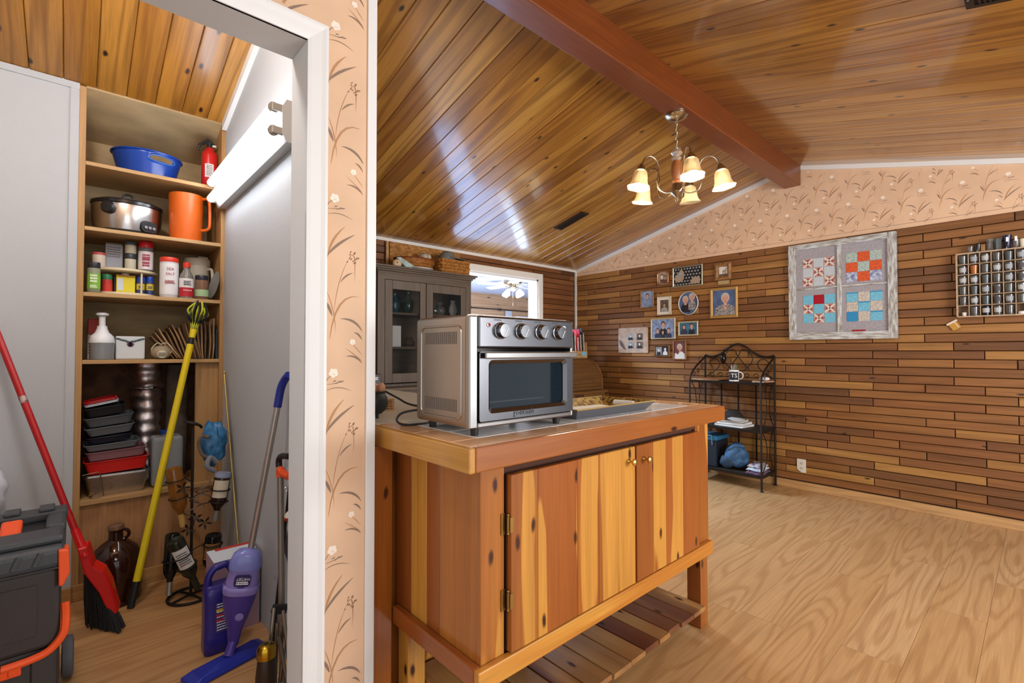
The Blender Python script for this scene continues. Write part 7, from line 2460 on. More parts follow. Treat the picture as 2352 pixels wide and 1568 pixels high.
for zz in (2.078, 1.992):
    tb = MB().cyl((0.545, fy0 + 0.028, zz), (0.545, fy1 - 0.028, zz), 0.019, n=20).build('tube', TUBE, fx_, smooth=True)
    for yy in (fy0 + 0.014, fy1 - 0.02):
        MB().lathe([(0.0195, 0), (0.0195, 0.012), (0.012, 0.014)], (0.545, yy, zz), 18, (0, 1 if yy < 2.5 else -1, 0)).build('end_cap', mat('tube_cap_metal', 'a8a49c', 0.35, 0.9), tb, smooth=True)
    for yy in (fy0 + 0.003, fy1 - 0.013):
        MB().box((0.536, yy, zz - 0.014), (0.585, yy + 0.012, zz + 0.014)).build('lamp_holder', mat('holder_grey', '9a958a', 0.5), fx_, bevel=0.003)
# ================================================================ brown glass jug
gx, gy_ = 0.165, 2.945
gj = thing('glass_jug', 'large brown glass jug with screw cap on the pantry floor', 'jug', (gx, gy_, 0))
AMB = mat('amber_brown_glass', '3a1c12', 0.06, trans=0.35, ior=1.5)
jr = 0.066 + 0.036
MB().lathe([(0, 0.002), (jr * 0.93, 0.002), (jr, 0.02), (jr, 0.18), (jr * 0.96, 0.21), (jr * 0.8, 0.245), (jr * 0.5, 0.275), (jr * 0.28, 0.29), (jr * 0.26, 0.325), (jr * 0.3, 0.33), (jr * 0.3, 0.336), (0, 0.336)], (gx, gy_, 0), 32, caps=False).build('body', AMB, gj, smooth=True)
MB().lathe([(0.031, 0.336), (0.031, 0.353), (0.027, 0.356), (0, 0.356)], (gx, gy_, 0), 20).build('cap', mat('copper_cap', '8a6a52', 0.4, 0.5), gj, smooth=True)
MB().tube([(gx + 0.026 + 0.022 * math.sin(t_) , gy_ - 0.01, 0.308 + 0.022 * math.cos(t_)) for t_ in [PI * i / 10 for i in range(11)]], 0.007, 8).build('ear_handle', AMB, gj, smooth=True)
# ================================================================ yellow duster pole
P0, P1 = Vector((0.214, 2.815, 0.004)), hit(447, 748, 'Y', 2.985)
yd = thing('duster_pole', 'long yellow extension pole with black and yellow duster head, leaning on the shelves', 'duster', P0)
dv = (P1 - P0).normalized()
MB().cyl(P0, P0 + dv * 0.11, 0.0145, 0.0155, 16).build('foot_grip', BLACKP, yd, smooth=True)
YEL = pm('d8c010', 0.4)
Lp = (P1 - P0).length
MB().cyl(P0 + dv * 0.11, P0 + dv * (Lp - 0.10), 0.0155, n=18).build('pole', YEL, yd, smooth=True)
for f0, f1, m in ((0.10, 0.085, BLACKP), (0.085, 0.05, YEL), (0.05, 0.045, BLACKP), (0.045, 0.03, YEL)):
    pass
MB().cyl(P0 + dv * (Lp - 0.10), P0 + dv * (Lp - 0.065), 0.0125, n=16).build('collar', BLACKP, yd, smooth=True)
MB().cyl(P0 + dv * (Lp - 0.065), P0 + dv * (Lp - 0.02), 0.014, 0.017, n=16).build('socket', YEL, yd, smooth=True)
hd_ = P0 + dv * (Lp - 0.02)
u_, w_ = MB().frame(dv)
for k in range(26):
    a = 2 * PI * k / 26
    rr = u_ * math.cos(a) + w_ * math.sin(a)
    pts = smoothp([hd_ + rr * 0.012, hd_ + dv * 0.03 + rr * 0.016, hd_ + dv * 0.06 + rr * (0.024 + 0.014 * (k % 2)), hd_ + dv * 0.095 + rr * (0.03 + 0.01 * (k % 3)), hd_ + dv * (0.125 + 0.012 * (k % 3)) + rr * (0.012 + 0.006 * (k % 4))], 4)
    MB().tube(pts, 0.0048, 6).build('bristle_strip', BLACKP if k % 2 else pm('b0b424', 0.5), yd, smooth=True)
# ================================================================ red broom
bt = hit(0, 782, 'Y', 2.99)
B0 = hit(190, 1262, 'Y', 2.675)
bm = thing('broom', 'red angled broom with black bristles leaning in the pantry corner', 'broom', (0.1, 2.68, 0))
tip = B0 + (bt - B0) * 1.12
REDB = pm('a80c10', 0.4)
MB().cyl(B0, tip, 0.0125, n=16).build('handle', REDB, bm, smooth=True)
jn = B0.lerp(tip, 0.62)
dd = (tip - B0).normalized()
MB().cyl(jn, jn + dd * 0.03, 0.0132, n=16).build('sticker', mat('sticker_worn', 'b8a8a0', 0.6, c2='6a3030', vscale=60), bm, smooth=True)
# head: curved red block with flagged bristles below
RB = pm('cc1414', 0.3)
hp2 = [(176, 1262), (200, 1255), (214, 1300), (238, 1312), (254, 1340), (272, 1404), (262, 1416), (246, 1404), (226, 1362), (204, 1334), (192, 1318)]
hv = [hit(a, c, 'Y', 2.655) for a, c in hp2]
n = len(hv)
MB().add(hv + [q_ + Vector((0.012, 0.05, 0.012)) for q_ in hv], [tuple(reversed(range(n))), tuple(range(n, 2 * n))] + [(i, n + i, n + (i + 1) % n, (i + 1) % n)[::-1] for i in range(n)]).build('head', RB, bm, bevel=0.006, seg=3)
MB().cyl(B0 - dd * 0.03, B0 + dd * 0.09, 0.017, 0.0145, 16).build('socket', RB, bm, smooth=True)
br_ = MB()
q = random.Random(9)
t0, t1 = hit(193, 1326, 'Y', 2.66), hit(258, 1410, 'Y', 2.66)
for k in range(420):
    f = q.random()
    g = q.random()
    s0 = t0.lerp(t1, f) + Vector((0.012 * g, 0.002 + 0.045 * g, 0.012))
    e0 = Vector((0.062, 2.735, 0.003)).lerp(Vector((0.162, 2.585, 0.003)), f) + Vector((q.uniform(-.008, .008) + 0.02 * g, 0.06 * g + q.uniform(-.008, .008), q.uniform(0, 0.015)))
    br_.tube([s0, s0.lerp(e0, 0.5) + Vector((q.uniform(-.003, .003), q.uniform(-.003, .003), 0)), e0], 0.0021, 4, caps=False)
br_.build('bristles', mat('bristle_black', '232325', 0.6), bm, kind='stuff')
# ================================================================ rolling tool box
tX0, tX1, tY0, tY1 = -0.44, -0.006, 2.0, 2.40
TB = mat('toolbox_charcoal', '352f2c', 0.6, bump=0.3, bscale=300)
TBL = mat('toolbox_lid', '3c3f42', 0.5, bump=0.3, bscale=300)
ORG_ = pm('e2501c', 0.4)
tb_ = thing('rolling_tool_box', 'charcoal rolling tool box with orange latches inside the pantry', 'tool box', ((tX0 + tX1) / 2, 2.2, 0))
MB().box((tX0 + 0.02, tY0 + 0.02, 0.03), (tX1 - 0.012, tY1 - 0.03, 0.285)).build('lower_bin', TB, tb_, bevel=0.015)
MB().box((tX0 + 0.012, tY0 + 0.012, 0.286), (tX1 - 0.01, tY1 - 0.02, 0.515)).build('upper_box', TB, tb_, bevel=0.012)
MB().box((tX0 + 0.05, tY0 + 0.008, 0.33), (tX1 - 0.06, tY0 + 0.013, 0.48)).build('front_panel', TB, tb_, bevel=0.004)
ld = MB().box((tX0, tY0, 0.516), (tX1, tY1, 0.585)).build('lid', TBL, tb_, bevel=0.02, seg=3)
MB().box((tX0 + 0.004, tY0 - 0.003, 0.519), (tX1 - 0.004, tY0 + 0.002, 0.524)).build('lid_seam', TB, ld)
for k in range(8):
    xx = tX1 - 0.06 - k * 0.045
    MB().obox((xx, tY0 - 0.001, 0.556), (0.012, 0.008, 0.042), (0, 0.35, 0)).build('lid_rib', TBL, ld, bevel=0.002)
# raised rear rim with teeth, recessed handle channel and orange grips
MB().box((tX0, tY1 - 0.09, 0.585), (tX1 + 0.004, tY1 - 0.01, 0.618)).build('rear_rim', TBL, ld, bevel=0.008)
for k in range(5):
    xx = tX1 - 0.05 - k * 0.085
    MB().box((xx - 0.02, tY1 - 0.085, 0.618), (xx + 0.02, tY1 - 0.02, 0.63)).build('rim_tooth', TBL, ld, bevel=0.004)
MB().box((tX0 + 0.03, tY0 + 0.15, 0.584), (tX1 - 0.05, tY1 - 0.091, 0.588)).build('channel', BLACKP, ld)
MB().box((tX0, tY0 + 0.03, 0.585), (tX1 - 0.004, tY0 + 0.15, 0.607)).build('front_ridge', TBL, ld, bevel=0.01)
MB().box((tX1 - 0.05, tY0 + 0.15, 0.585), (tX1, tY1 - 0.09, 0.612)).build('end_block', TBL, ld, bevel=0.01)
for xx in (-0.135, -0.215):
    MB().obox((xx, tY0 + 0.2, 0.598), (0.05, 0.12, 0.022), (0.25, 0, 0)).build('orange_grip', ORG_, ld, bevel=0.008)
MB().add([(tX1 - 0.016, tY0 - 0.008, 0.575), (tX1 + 0.008, tY0 - 0.008, 0.57), (tX1 + 0.011, tY0 - 0.008, 0.50), (tX1 - 0.004, tY0 - 0.008, 0.465), (tX1 - 0.014, tY0 - 0.008, 0.465), (tX1 - 0.016, tY0 + 0.05, 0.575), (tX1 + 0.008, tY0 + 0.05, 0.57), (tX1 + 0.011, tY0 + 0.05, 0.50), (tX1 - 0.004, tY0 + 0.05, 0.465), (tX1 - 0.014, tY0 + 0.05, 0.465)],
         [(0, 4, 3, 2, 1), (5, 6, 7, 8, 9), (0, 1, 6, 5), (1, 2, 7, 6), (2, 3, 8, 7), (3, 4, 9, 8), (4, 0, 5, 9)]).build('corner_latch', ORG_, tb_, bevel=0.004)
MB().tube(smoothp([(tX1 + 0.001, tY0 + 0.03, 0.40), (tX1 + 0.003, tY0 + 0.01, 0.36), (tX1 - 0.002, tY0 + 0.0, 0.32), (tX1 - 0.03, tY0 - 0.004, 0.285), (tX1 - 0.07, tY0 - 0.004, 0.272), (tX1 - 0.13, tY0 - 0.004, 0.268)], 5), 0.011, 8).build('side_latch', ORG_, tb_, smooth=True)
la = MB().box((tX1 - 0.30, tY0 - 0.002, 0.235), (tX1 - 0.09, tY0 + 0.02, 0.262)).build('front_latch', ORG_, tb_, bevel=0.003)
for k in range(3):
    MB().box((tX1 - 0.115 - k * 0.018, tY0 - 0.006, 0.24), (tX1 - 0.107 - k * 0.018, tY0 - 0.001, 0.262)).build('latch_rib', ORG_, la)
MB().box((tX1 - 0.175, tY0 + 0.014, 0.2), (tX1 - 0.15, tY0 + 0.02, 0.212)).build('padlock_eye', mat('eye_steel', 'c8c4bc', 0.4, 0.5), tb_, bevel=0.002)
MB().box((tX1 - 0.07, tY0 + 0.012, 0.05), (tX1 - 0.02, tY0 + 0.02, 0.27)).build('corner_rib', TB, tb_, bevel=0.003)
for xx in (tX1 - 0.006, tX0 - 0.02):
    wh = MB().lathe([(0.052, 0), (0.068, 0.003), (0.07, 0.01), (0.07, 0.024), (0.068, 0.03), (0.052, 0.033)], (xx - 0.001, tY1 - 0.012, 0.0702), 30, (1, 0, 0), caps=False).build('wheel', mat('wheel_grey', '55565a', 0.6), tb_, smooth=True)
    MB().lathe([(0, 0.01), (0.052, 0.012), (0.052, 0.022), (0.015, 0.02), (0.015, 0.028), (0, 0.029)], (xx - 0.001, tY1 - 0.012, 0.0702), 24, (1, 0, 0), caps=False).build('hub', BLACKP, wh, smooth=True)
    for k in range(5):
        a = k * 2 * PI / 5
        MB().obox((xx + 0.023, tY1 - 0.012 + 0.033 * math.cos(a), 0.0702 + 0.033 * math.sin(a)), (0.006, 0.034, 0.008), (a, 0, 0)).build('spoke', mat('wheel_grey'), wh)
for xx in (tX0 + 0.05, tX1 - 0.06):
    MB().box((xx - 0.02, tY0 + 0.04, 0), (xx + 0.02, tY0 + 0.1, 0.03)).build('foot', TB, tb_)
# white plastic bag hanging on the wall
wb0 = hit(2, 1128, 'Y', 2.97)
wbg = thing('plastic_bag', 'white plastic bag hanging on the pantry wall behind the tool box', 'bag', (wb0.x - 0.07, 2.99, wb0.z - 0.12))
MB().ball((wb0.x - 0.075, 2.975, wb0.z), 0.1, 22, 16, sc=(0.95, 0.62, 1.15), fn=lambda p: 1 + 0.06 * math.sin(6 * p.x + 4 * p.z) + 0.04 * math.sin(11 * p.z + 5 * p.y)).build('bag_body', mat('white_film', 'd4d8e0', 0.35, bump=0.6, bscale=50), wbg, smooth=True)
MB().tube(smoothp([(wb0.x - 0.09, 2.99, wb0.z + 0.09), (wb0.x - 0.085, 3.02, wb0.z + 0.16), (wb0.x - 0.08, 3.045, wb0.z + 0.2)], 5), [0.035 - 0.0022 * i for i in range(11)], 8).build('bag_neck', mat('white_film'), wbg, smooth=True)
MB().cyl((wb0.x - 0.08, 3.056, wb0.z + 0.2), (wb0.x - 0.08, 3.03, wb0.z + 0.205), 0.004, n=8).build('hook', CHROME, wbg)
# ================================================================ wine rack with bottles
IRN = mat('wine_rack_iron', '2c2622', 0.55, 0.6)
wcx, wcy = 0.435, 2.755
wr_ = thing('wine_rack', 'dark wire wine rack with leaf ornaments standing on the pantry floor', 'wine rack', (wcx, wcy, 0))
MB().tube([(wcx + 0.092 * math.cos(t_), wcy + 0.092 * math.sin(t_), 0.007) for t_ in [2 * PI * i / 32 for i in range(32)]], 0.0065, 8, closed=True).build('base_ring', IRN, wr_, smooth=True)
MB().cyl((wcx, wcy, 0.004), (wcx, wcy, 0.80), 0.006, n=10).build('centre_post', IRN, wr_, smooth=True)
for k in range(4):
    a = 0.4 + k * PI / 2
    MB().tube([(wcx, wcy, 0.012), (wcx + 0.09 * math.cos(a), wcy + 0.09 * math.sin(a), 0.007)], 0.005, 6).build('base_spoke', IRN, wr_)
MB().tube([(wcx + 0.035 * math.cos(t_), wcy + 0.035 * math.sin(t_), 0.80 + 0.035 * math.sin(t_ * 0.5)) for t_ in [2 * PI * i / 20 for i in range(21)]], 0.006, 8).build('top_loop', IRN, wr_, smooth=True)


def wbottle(label, a, b_, r, glass, wrap=None, lab=None, foil=None, rings=(0.25, 0.6), ttxt=None, base=None):
    """upside down bottle: a = centre of its base (up), b_ = mouth"""
    a, b_ = Vector(a), Vector(b_)
    d = (b_ - a)
    L = d.length
    d.normalize()
    o = thing('wine_bottle', label, 'bottle', b_, 'bottles in the wine rack')
    MB().lathe([(0, 0.012), (r * 0.6, 0.006), (r * 0.92, 0), (r, 0.008), (r, L * 0.56), (r * 0.9, L * 0.64), (r * 0.45, L * 0.74), (r * 0.38, L * 0.8), (r * 0.37, L), (0, L)], a, 24, d, caps=False).build('glass', glass, o, smooth=True)
    if base:
        MB().lathe([(0, -0.001), (r * 0.9, -0.001), (r * 1.01, 0.006), (r * 1.01, 0.02), (r, 0.02)], a, 24, d, caps=False).build('frosted_base', base, o, smooth=True)
    if foil:
        MB().lathe([(r * 0.4, L * 0.78), (r * 0.41, L * 1.0), (0, L * 1.002)], a, 20, d, caps=False).build('foil', foil, o, smooth=True)
    if lab:
        u, w = MB().frame(d)
        cam_d = (EYE - a)
        cam_d -= d * cam_d.dot(d)
        cam_d.normalize()
        sd_ = d.cross(cam_d)
        vs, fs = [], []
        for k in range(13):
            t_ = -1.0 + 2.0 * k / 12
            n_ = cam_d * math.cos(t_) + sd_ * math.sin(t_)
            vs += [a + n_ * (r + 0.0008) + d * (L * 0.14), a + n_ * (r + 0.0008) + d * (L * 0.5)]
        for k in range(12):
            fs.append((2 * k, 2 * k + 2, 2 * k + 3, 2 * k + 1))
        MB().add(vs, fs).build('label', lab, o)
        if ttxt:
            n_ = cam_d
            X_ = sd_ * -1
            Y_ = -d
            Mt_ = Matrix(((X_.x, Y_.x, n_.x, 0), (X_.y, Y_.y, n_.y, 0), (X_.z, Y_.z, n_.z, 0), (0, 0, 0, 1)))
            Mt_.translation = a + n_ * (r + 0.0016) + d * (L * 0.32)
            MB().dashes(Mt_, 0.045, 6, 0.011, 0.004, 11).build('small_print', mat('label_black'), o, kind='stuff')
    for f in rings:
        c = a + d * (L * f)
        u, w = MB().frame(d)
        MB().tube([c + (u * math.cos(t_) + w * math.sin(t_)) * (r + 0.0045) for t_ in [2 * PI * i / 24 for i in range(24)]], 0.003, 6, closed=True).build('bottle_ring', IRN, wr_, smooth=True)
        dirc = Vector((wcx, wcy, c.z - 0.02)) - c
        k_ = dirc.copy()
        k_.z = 0
        k_.normalize()
        MB().tube([c + k_ * (r + 0.004), c + dirc * 0.6 + Vector((0, 0, 0.012)), Vector((wcx, wcy, c.z - 0.02))], 0.0025, 6).build('ring_arm', IRN, wr_)
    return o


def H(px, py, Y):
    return hit(px, py, 'Y', Y)


AMBR = mat('amber_liquor_glass', 'a8702c', 0.08, trans=0.6)
CLEARB = mat('clear_bottle_glass', 'b8aea0', 0.08, trans=0.75)
DKBR = mat('dark_brown_glass', '2e1a10', 0.12)
DKGR = mat('dark_green_glass', '23261a', 0.1)
BLKGL = mat('black_bottle_glass', '141412', 0.12)
wbottle('clear amber bottle hung upside down high on the wine rack', H(398, 1075, 2.76), H(421, 1208, 2.76), 0.034, AMBR, rings=(0.2, 0.5), foil=mat('cork_gold', 'b8924e', 0.5))
wbottle('dark brown bottle with frosted grey base, upper tier near the blue bag', H(513, 1085, 2.74), H(494, 1195, 2.74), 0.036, DKBR, rings=(0.35, 0.6), lab=mat('label_cream', 'c9bfa8', 0.6), foil=mat('foil_grey', '8a8478', 0.4, 0.5), base=mat('frosted_base_grey', '8088a0', 0.6))
wbottle('dark green wine bottle with large white label tilted in the rack', H(402, 1240, 2.68), H(455, 1352, 2.70), 0.035, DKGR, rings=(0.3, 0.52), lab=mat('label_white'), ttxt='WINE', foil=mat('foil_dark', '2a2c22', 0.4))
wbottle('black bottle with straw bands in the lower tier of the rack', H(491, 1228, 2.72), H(480, 1330, 2.74), 0.036, BLKGL, rings=(0.2,), lab=mat('straw_band', 'a87a44', 0.8, c2='6a4420', vscale=30, stretch=(1, 1, 8)))
wbottle('slim black bottle with silver neck foil reaching the base ring', H(397, 1225, 2.80), H(388, 1366, 2.77), 0.030, BLKGL, rings=(0.45,), foil=mat('foil_silver', 'a8a49a', 0.35, 0.7), lab=None)
for k, (px_, py_) in enumerate(((420, 1120), (470, 1200), (432, 1215), (448, 1190))):
    c = H(px_, py_, 2.73)
    b = MB()
    for j in range(5):
        a = j * 1.257 + k
        b.add([c, c + Vector((0.02 * math.cos(a - 0.3), -0.006, 0.02 * math.sin(a - 0.3))), c + Vector((0.034 * math.cos(a), -0.01, 0.034 * math.sin(a))), c + Vector((0.02 * math.cos(a + 0.3), -0.006, 0.02 * math.sin(a + 0.3)))], [(0, 1, 2, 3)])
    b.build('leaf_ornament', IRN, wr_)
for k in range(3):
    c = H((452, 440, 466)[k], (1150, 1180, 1130)[k], 2.71)
    MB().tube([c + Vector((0.03 * math.cos(t_), 0.02 * math.sin(t_), 0.012 * t_ - 0.03)) for t_ in [i * 0.5 for i in range(16)]], 0.0026, 6).build('tendril', mat('tendril_iron', '6a5a4c', 0.5, 0.6), wr_, smooth=True)
# ---------------------------------------------------------------- blue drawstring bag above the rack
bc = H(508, 1018, 2.80)
bb_ = thing('drawstring_bag', 'crinkled blue drawstring bag hanging over the wine rack', 'bag', (bc.x, 2.80, bc.z - 0.11))
MB().ball((min(bc.x, 0.535), 2.83, bc.z), 0.060, 26, 20, sc=(1.0, 0.9, 1.85), fn=lambda p: 1 + 0.07 * math.sin(7 * p.x + 5 * p.z) + 0.05 * math.sin(13 * p.z - 6 * p.x) + 0.04 * math.sin(17 * p.x)).build('bag_body', mat('blue_crinkle', '1f5480', 0.3, c2='3a7aa8', vscale=30, bump=0.8, bscale=60), bb_, smooth=True)
MB().tube(smoothp([(bc.x - 0.04, 2.79, bc.z - 0.07), (bc.x - 0.085, 2.78, bc.z - 0.04), (bc.x - 0.1, 2.78, bc.z + 0.02), (bc.x - 0.085, 2.78, bc.z + 0.05), (bc.x - 0.06, 2.78, bc.z + 0.04)], 5), 0.008, 8).build('rope', mat('grey_rope', '6a5e52', 0.8), bb_, smooth=True)
MB().tube(smoothp([(bc.x - 0.02, 2.79, bc.z - 0.09), (bc.x - 0.05, 2.78, bc.z - 0.06), (bc.x - 0.065, 2.77, bc.z - 0.1), (bc.x - 0.03, 2.78, bc.z - 0.13)], 5), 0.012, 8).build('knotted_neck', mat('grey_cloth', '7a7c82', 0.7), bb_, smooth=True)
# ---------------------------------------------------------------- cane rods
GOLDR = mat('brass_rod', 'b9a468', 0.3, 0.7)
cr0, cr1 = hit(552, 1300, 'X', 0.606), hit(516, 858, 'X', 0.606)
cn_ = thing('brass_rod', 'thin brass curtain rod leaning in the pantry corner', 'rod', (0.606, cr0.y, 0))
dv_ = (cr1 - cr0)
c00 = cr0 - dv_ * (cr0.z / dv_.z)
if cr1.y > 3.045:
    cr1 = cr0 + dv_ * ((3.045 - cr0.y) / dv_.y)
MB().cyl((0.604, c00.y, 0.002), (0.604, cr1.y, cr1.z), 0.005, n=10).build('rod', GOLDR, cn_, smooth=True)
MB().ball((0.604, cr1.y, cr1.z + 0.006), 0.008, 10, 8).build('finial', GOLDR, cn_, smooth=True)
# ---------------------------------------------------------------- cardboard box and purple jug
xB0, xB1 = H(486, 1310, 2.33).x, 0.612
zB = 0.305
bx_ = thing('carton', 'white and red cardboard carton behind the purple jug', 'carton', ((xB0 + xB1) / 2, 2.38, 0))
MB().box((xB0, 2.29, 0.0005), (xB1, 2.44, zB)).build('box_body', pm('a88a98', 0.6), bx_)
MB().box((xB0, 2.29, zB), (xB1, 2.44, zB + 0.001)).build('box_top', pm('c9d2dc', 0.6), bx_)
MB().box((xB0 + 0.03, 2.415, zB + 0.001), (xB1, 2.44, zB + 0.0016)).build('red_stripe', pm('b8342c', 0.6), bx_)
PUR = mat('purple_plastic', '2a2478', 0.28)
xJ0, xJ1 = H(470, 1400, 2.17).x, H(548, 1400, 2.17).x
zJ = H(510, 1303, 2.17).z
pj = thing('detergent_jug', 'glossy purple detergent jug with printed label on the pantry floor', 'jug', ((xJ0 + xJ1) / 2, 2.2, 0))
b = MB()
wJ = xJ1 - xJ0
sec = [(0.0, 0.94, 0.9), (0.012, 1.0, 1.0), (zJ * 0.2, 1.0, 1.0), (zJ * 0.215, 0.985, 0.98), (zJ * 0.62, 0.985, 0.98), (zJ * 0.7, 1.0, 1.0), (zJ * 0.76, 0.96, 0.86), (zJ * 0.79, 0.9, 0.6)]
vs, fs = [], []
rg_ = rrect(1, 1, 0.22, 5)
n = len(rg_)
cxJ, cyJ, dJ = (xJ0 + xJ1) / 2, 2.205, 0.085
for z_, sx, sy in sec:
    vs += [(cxJ + p[0] * wJ * sx, cyJ + p[1] * dJ * sy, z_ + 0.001) for p in rg_]
for k in range(len(sec) - 1):
    for i in range(n):
        j = (i + 1) % n
        fs.append((k * n + i, k * n + j, (k + 1) * n + j, (k + 1) * n + i))
fs.append(tuple(reversed(range(n))))
fs.append(tuple(range((len(sec) - 1) * n, len(sec) * n)))
b.add(vs, fs)
b.build('body', PUR, pj, smooth=True)
MB().tube(smoothp([(xJ0 + 0.016, cyJ, zJ * 0.76), (xJ0 + 0.018, cyJ, zJ * 0.88), (xJ0 + 0.035, cyJ, zJ * 0.965), (cxJ, cyJ, zJ * 0.985), (xJ1 - 0.035, cyJ, zJ * 0.985), (xJ1 - 0.018, cyJ, zJ * 0.9), (xJ1 - 0.018, cyJ, zJ * 0.77)], 5), 0.0135, 10).build('handle', PUR, pj, smooth=True)
lbj = MB().box((cxJ - wJ * 0.2, cyJ - dJ / 2 - 0.0004, zJ * 0.25), (cxJ + wJ * 0.44, cyJ - dJ / 2 + 0.002, zJ * 0.6)).build('label', mat('label_violet', '34306a', 0.5), pj)
t_ = MB()
for k in range(11):
    t_.dashes(onY(cyJ - dJ / 2 - 0.0006) @ T(cxJ + wJ * 0.12, zJ * 0.585 - k * 0.0098, 0), wJ * 0.56, 1, 0.01, 0.0034, k)
t_.build('small_print', mat('white_print'), lbj, kind='stuff')
for k, c in enumerate(('c8a830', 'a02838', 'a02838')):
    MB().box((cxJ - wJ * 0.18, cyJ - dJ / 2 - 0.0009, zJ * (0.5 - 0.06 * k)), (cxJ + wJ * 0.02, cyJ - dJ / 2 - 0.0006, zJ * (0.53 - 0.06 * k))).build('label_block', pm(c, 0.5), lbj)
# ================================================================ spray mop
M0 = Vector((0.468, 2.09, 0.058))
M1 = Vector((0.598, 1.945, 1.092))
md = (M1 - M0).normalized()
ML = (M1 - M0).length
sm = thing('spray_mop', 'purple spray mop with silver handle leaning on the pantry wall', 'mop', (M0.x, M0.y, 0))
LAV = mat('lavender_plastic', '8a7cc0', 0.3)
PUR2 = mat('mop_purple', '4a3a90', 0.3)
MB().cyl(M0 + md * (ML * 0.1), M0 + md * (ML * 0.87), 0.0115, n=16).build('pole', mat('silver_tube', 'b5aca6', 0.35, 0.8), sm, smooth=True)
gp0 = M0 + md * (ML * 0.87)
MB().tube(smoothp([gp0, gp0 + md * 0.07, gp0 + md * 0.105 + Vector((0.004, -0.012, 0)), gp0 + md * 0.125 + Vector((0.008, -0.035, 0.0))], 6), 0.0145, 14).build('grip', mat('grip_blue', '1f2a8a', 0.4), sm, smooth=True)
su, sw = MB().frame(md)
vdir = (EYE - M0)
vdir -= md * vdir.dot(md)
vdir.normalize()
hs_ = md.cross(vdir)
# tapering body in lathe-like sections
sec = [(0.0, 0.018, 0.015), (0.06, 0.026, 0.02), (0.12, 0.042, 0.03), (0.18, 0.055, 0.038), (0.23, 0.06, 0.042), (0.25, 0.058, 0.04)]
vs, fs = [], []
n = 20
off = vdir * 0.012 + hs_ * -0.008
for z_, a, c in sec:
    for k in range(n):
        t2 = 2 * PI * k / n
        vs.append(M0 + md * z_ + off * min(1, z_ / 0.15) + hs_ * (a * math.cos(t2)) + vdir * (c * math.sin(t2)))
for i in range(len(sec) - 1):
    for k in range(n):
        l = (k + 1) % n
        fs.append((i * n + k, i * n + l, (i + 1) * n + l, (i + 1) * n + k))
fs.append(tuple(range((len(sec) - 1) * n, len(sec) * n)))
MB().add(vs, fs).build('mop_body', PUR2, sm, smooth=True)
cB_ = M0 + md * 0.225 + off


def loft(secs, c):
    vs, fs = [], []
    n = 28
    for z_, a, q_ in secs:
        for k in range(n):
            t2 = 2 * PI * k / n
            ca, sa = math.cos(t2), math.sin(t2)
            vs.append(c + md * z_ + hs_ * (a * math.copysign(abs(ca) ** 0.75, ca)) + vdir * (q_ * math.copysign(abs(sa) ** 0.75, sa)))
    for i in range(len(secs) - 1):
        for k in range(n):
            l = (k + 1) % n
            fs.append((i * n + k, i * n + l, (i + 1) * n + l, (i + 1) * n + k))
    fs.append(tuple(reversed(range(n))))
    fs.append(tuple(range((len(secs) - 1) * n, len(secs) * n)))
    return MB().add(vs, fs)


loft([(-0.012, 0.060, 0.043), (0.0, 0.062, 0.045), (0.012, 0.062, 0.045), (0.017, 0.058, 0.041)], cB_).build('cradle_band', LAV, sm, smooth=True)
loft([(0.012, 0.056, 0.040), (0.04, 0.054, 0.039), (0.075, 0.051, 0.037), (0.08, 0.054, 0.039)], cB_).build('bottle', LAV, sm, smooth=True)
loft([(0.08, 0.055, 0.040), (0.1, 0.055, 0.040), (0.128, 0.047, 0.034), (0.142, 0.034, 0.026), (0.149, 0.014, 0.012)], cB_).build('bottle_top', mat('lavender_clear', '7a80c4', 0.2), sm, smooth=True)
n_ = vdir
Mt_ = Matrix(((hs_.x, md.x, n_.x, 0), (hs_.y, md.y, n_.y, 0), (hs_.z, md.z, n_.z, 0), (0, 0, 0, 1)))
Mt_.translation = cB_ + md * 0.046 + n_ * 0.0395
if hs_.dot(RT) < 0:
    Mt_ = Mt_ @ Rm(PI, 'Y') @ T(0, 0, 0)
    Mt_.translation = cB_ + md * 0.046 + n_ * 0.0395
    hs2 = -hs_
    Mt_ = Matrix(((hs2.x, md.x, n_.x, Mt_.translation.x), (hs2.y, md.y, n_.y, Mt_.translation.y), (hs2.z, md.z, n_.z, Mt_.translation.z), (0, 0, 0, 1)))
MB().prism(rrect(0.055, 0.045, 0.012, 4), 0.0006, Mt_ @ T(0, 0, 0.001)).build('bottle_label', mat('label_deep_violet', '2a2560', 0.4), sm)
MB().text('WETJET', 0.013, Mt_ @ T(0.002, 0.007, 0.002) @ Rm(PI, 'Z'), 0.0002).dashes(Mt_ @ T(0.002, -0.008, 0.002), 0.042, 2, 0.007, 0.005, 4).build('lettering', mat('white_print'), sm, kind='stuff')
bdg = M0 + md * 0.13 + off
MB().lathe([(0.014, 0.026), (0.014, 0.0335), (0.0, 0.035)], bdg + hs_ * 0.012, 18, vdir).build('badge', LAV, sm, smooth=True)
E0, E1 = hit(432, 1568, 'Z', 0.01), hit(606, 1476, 'Z', 0.01)
ed = (E1 - E0)
ed.z = 0
eL = ed.length
ed.normalize()
en = Vector((-ed.y, ed.x, 0))
cE = (E0 + E1) / 2
vs = []
for s_, z_ in ((1.0, 0.001), (1.0, 0.012), (0.8, 0.024), (0.3, 0.034)):
    for (a, c) in ((-0.5, -0.5), (0.5, -0.5), (0.5, 0.5), (-0.5, 0.5)):
        p = cE + ed * (a * eL * s_ * 1.04) + en * (c * 0.095 * s_)
        vs.append((p.x, p.y, z_))
fs = [(3, 2, 1, 0), (12, 13, 14, 15)]
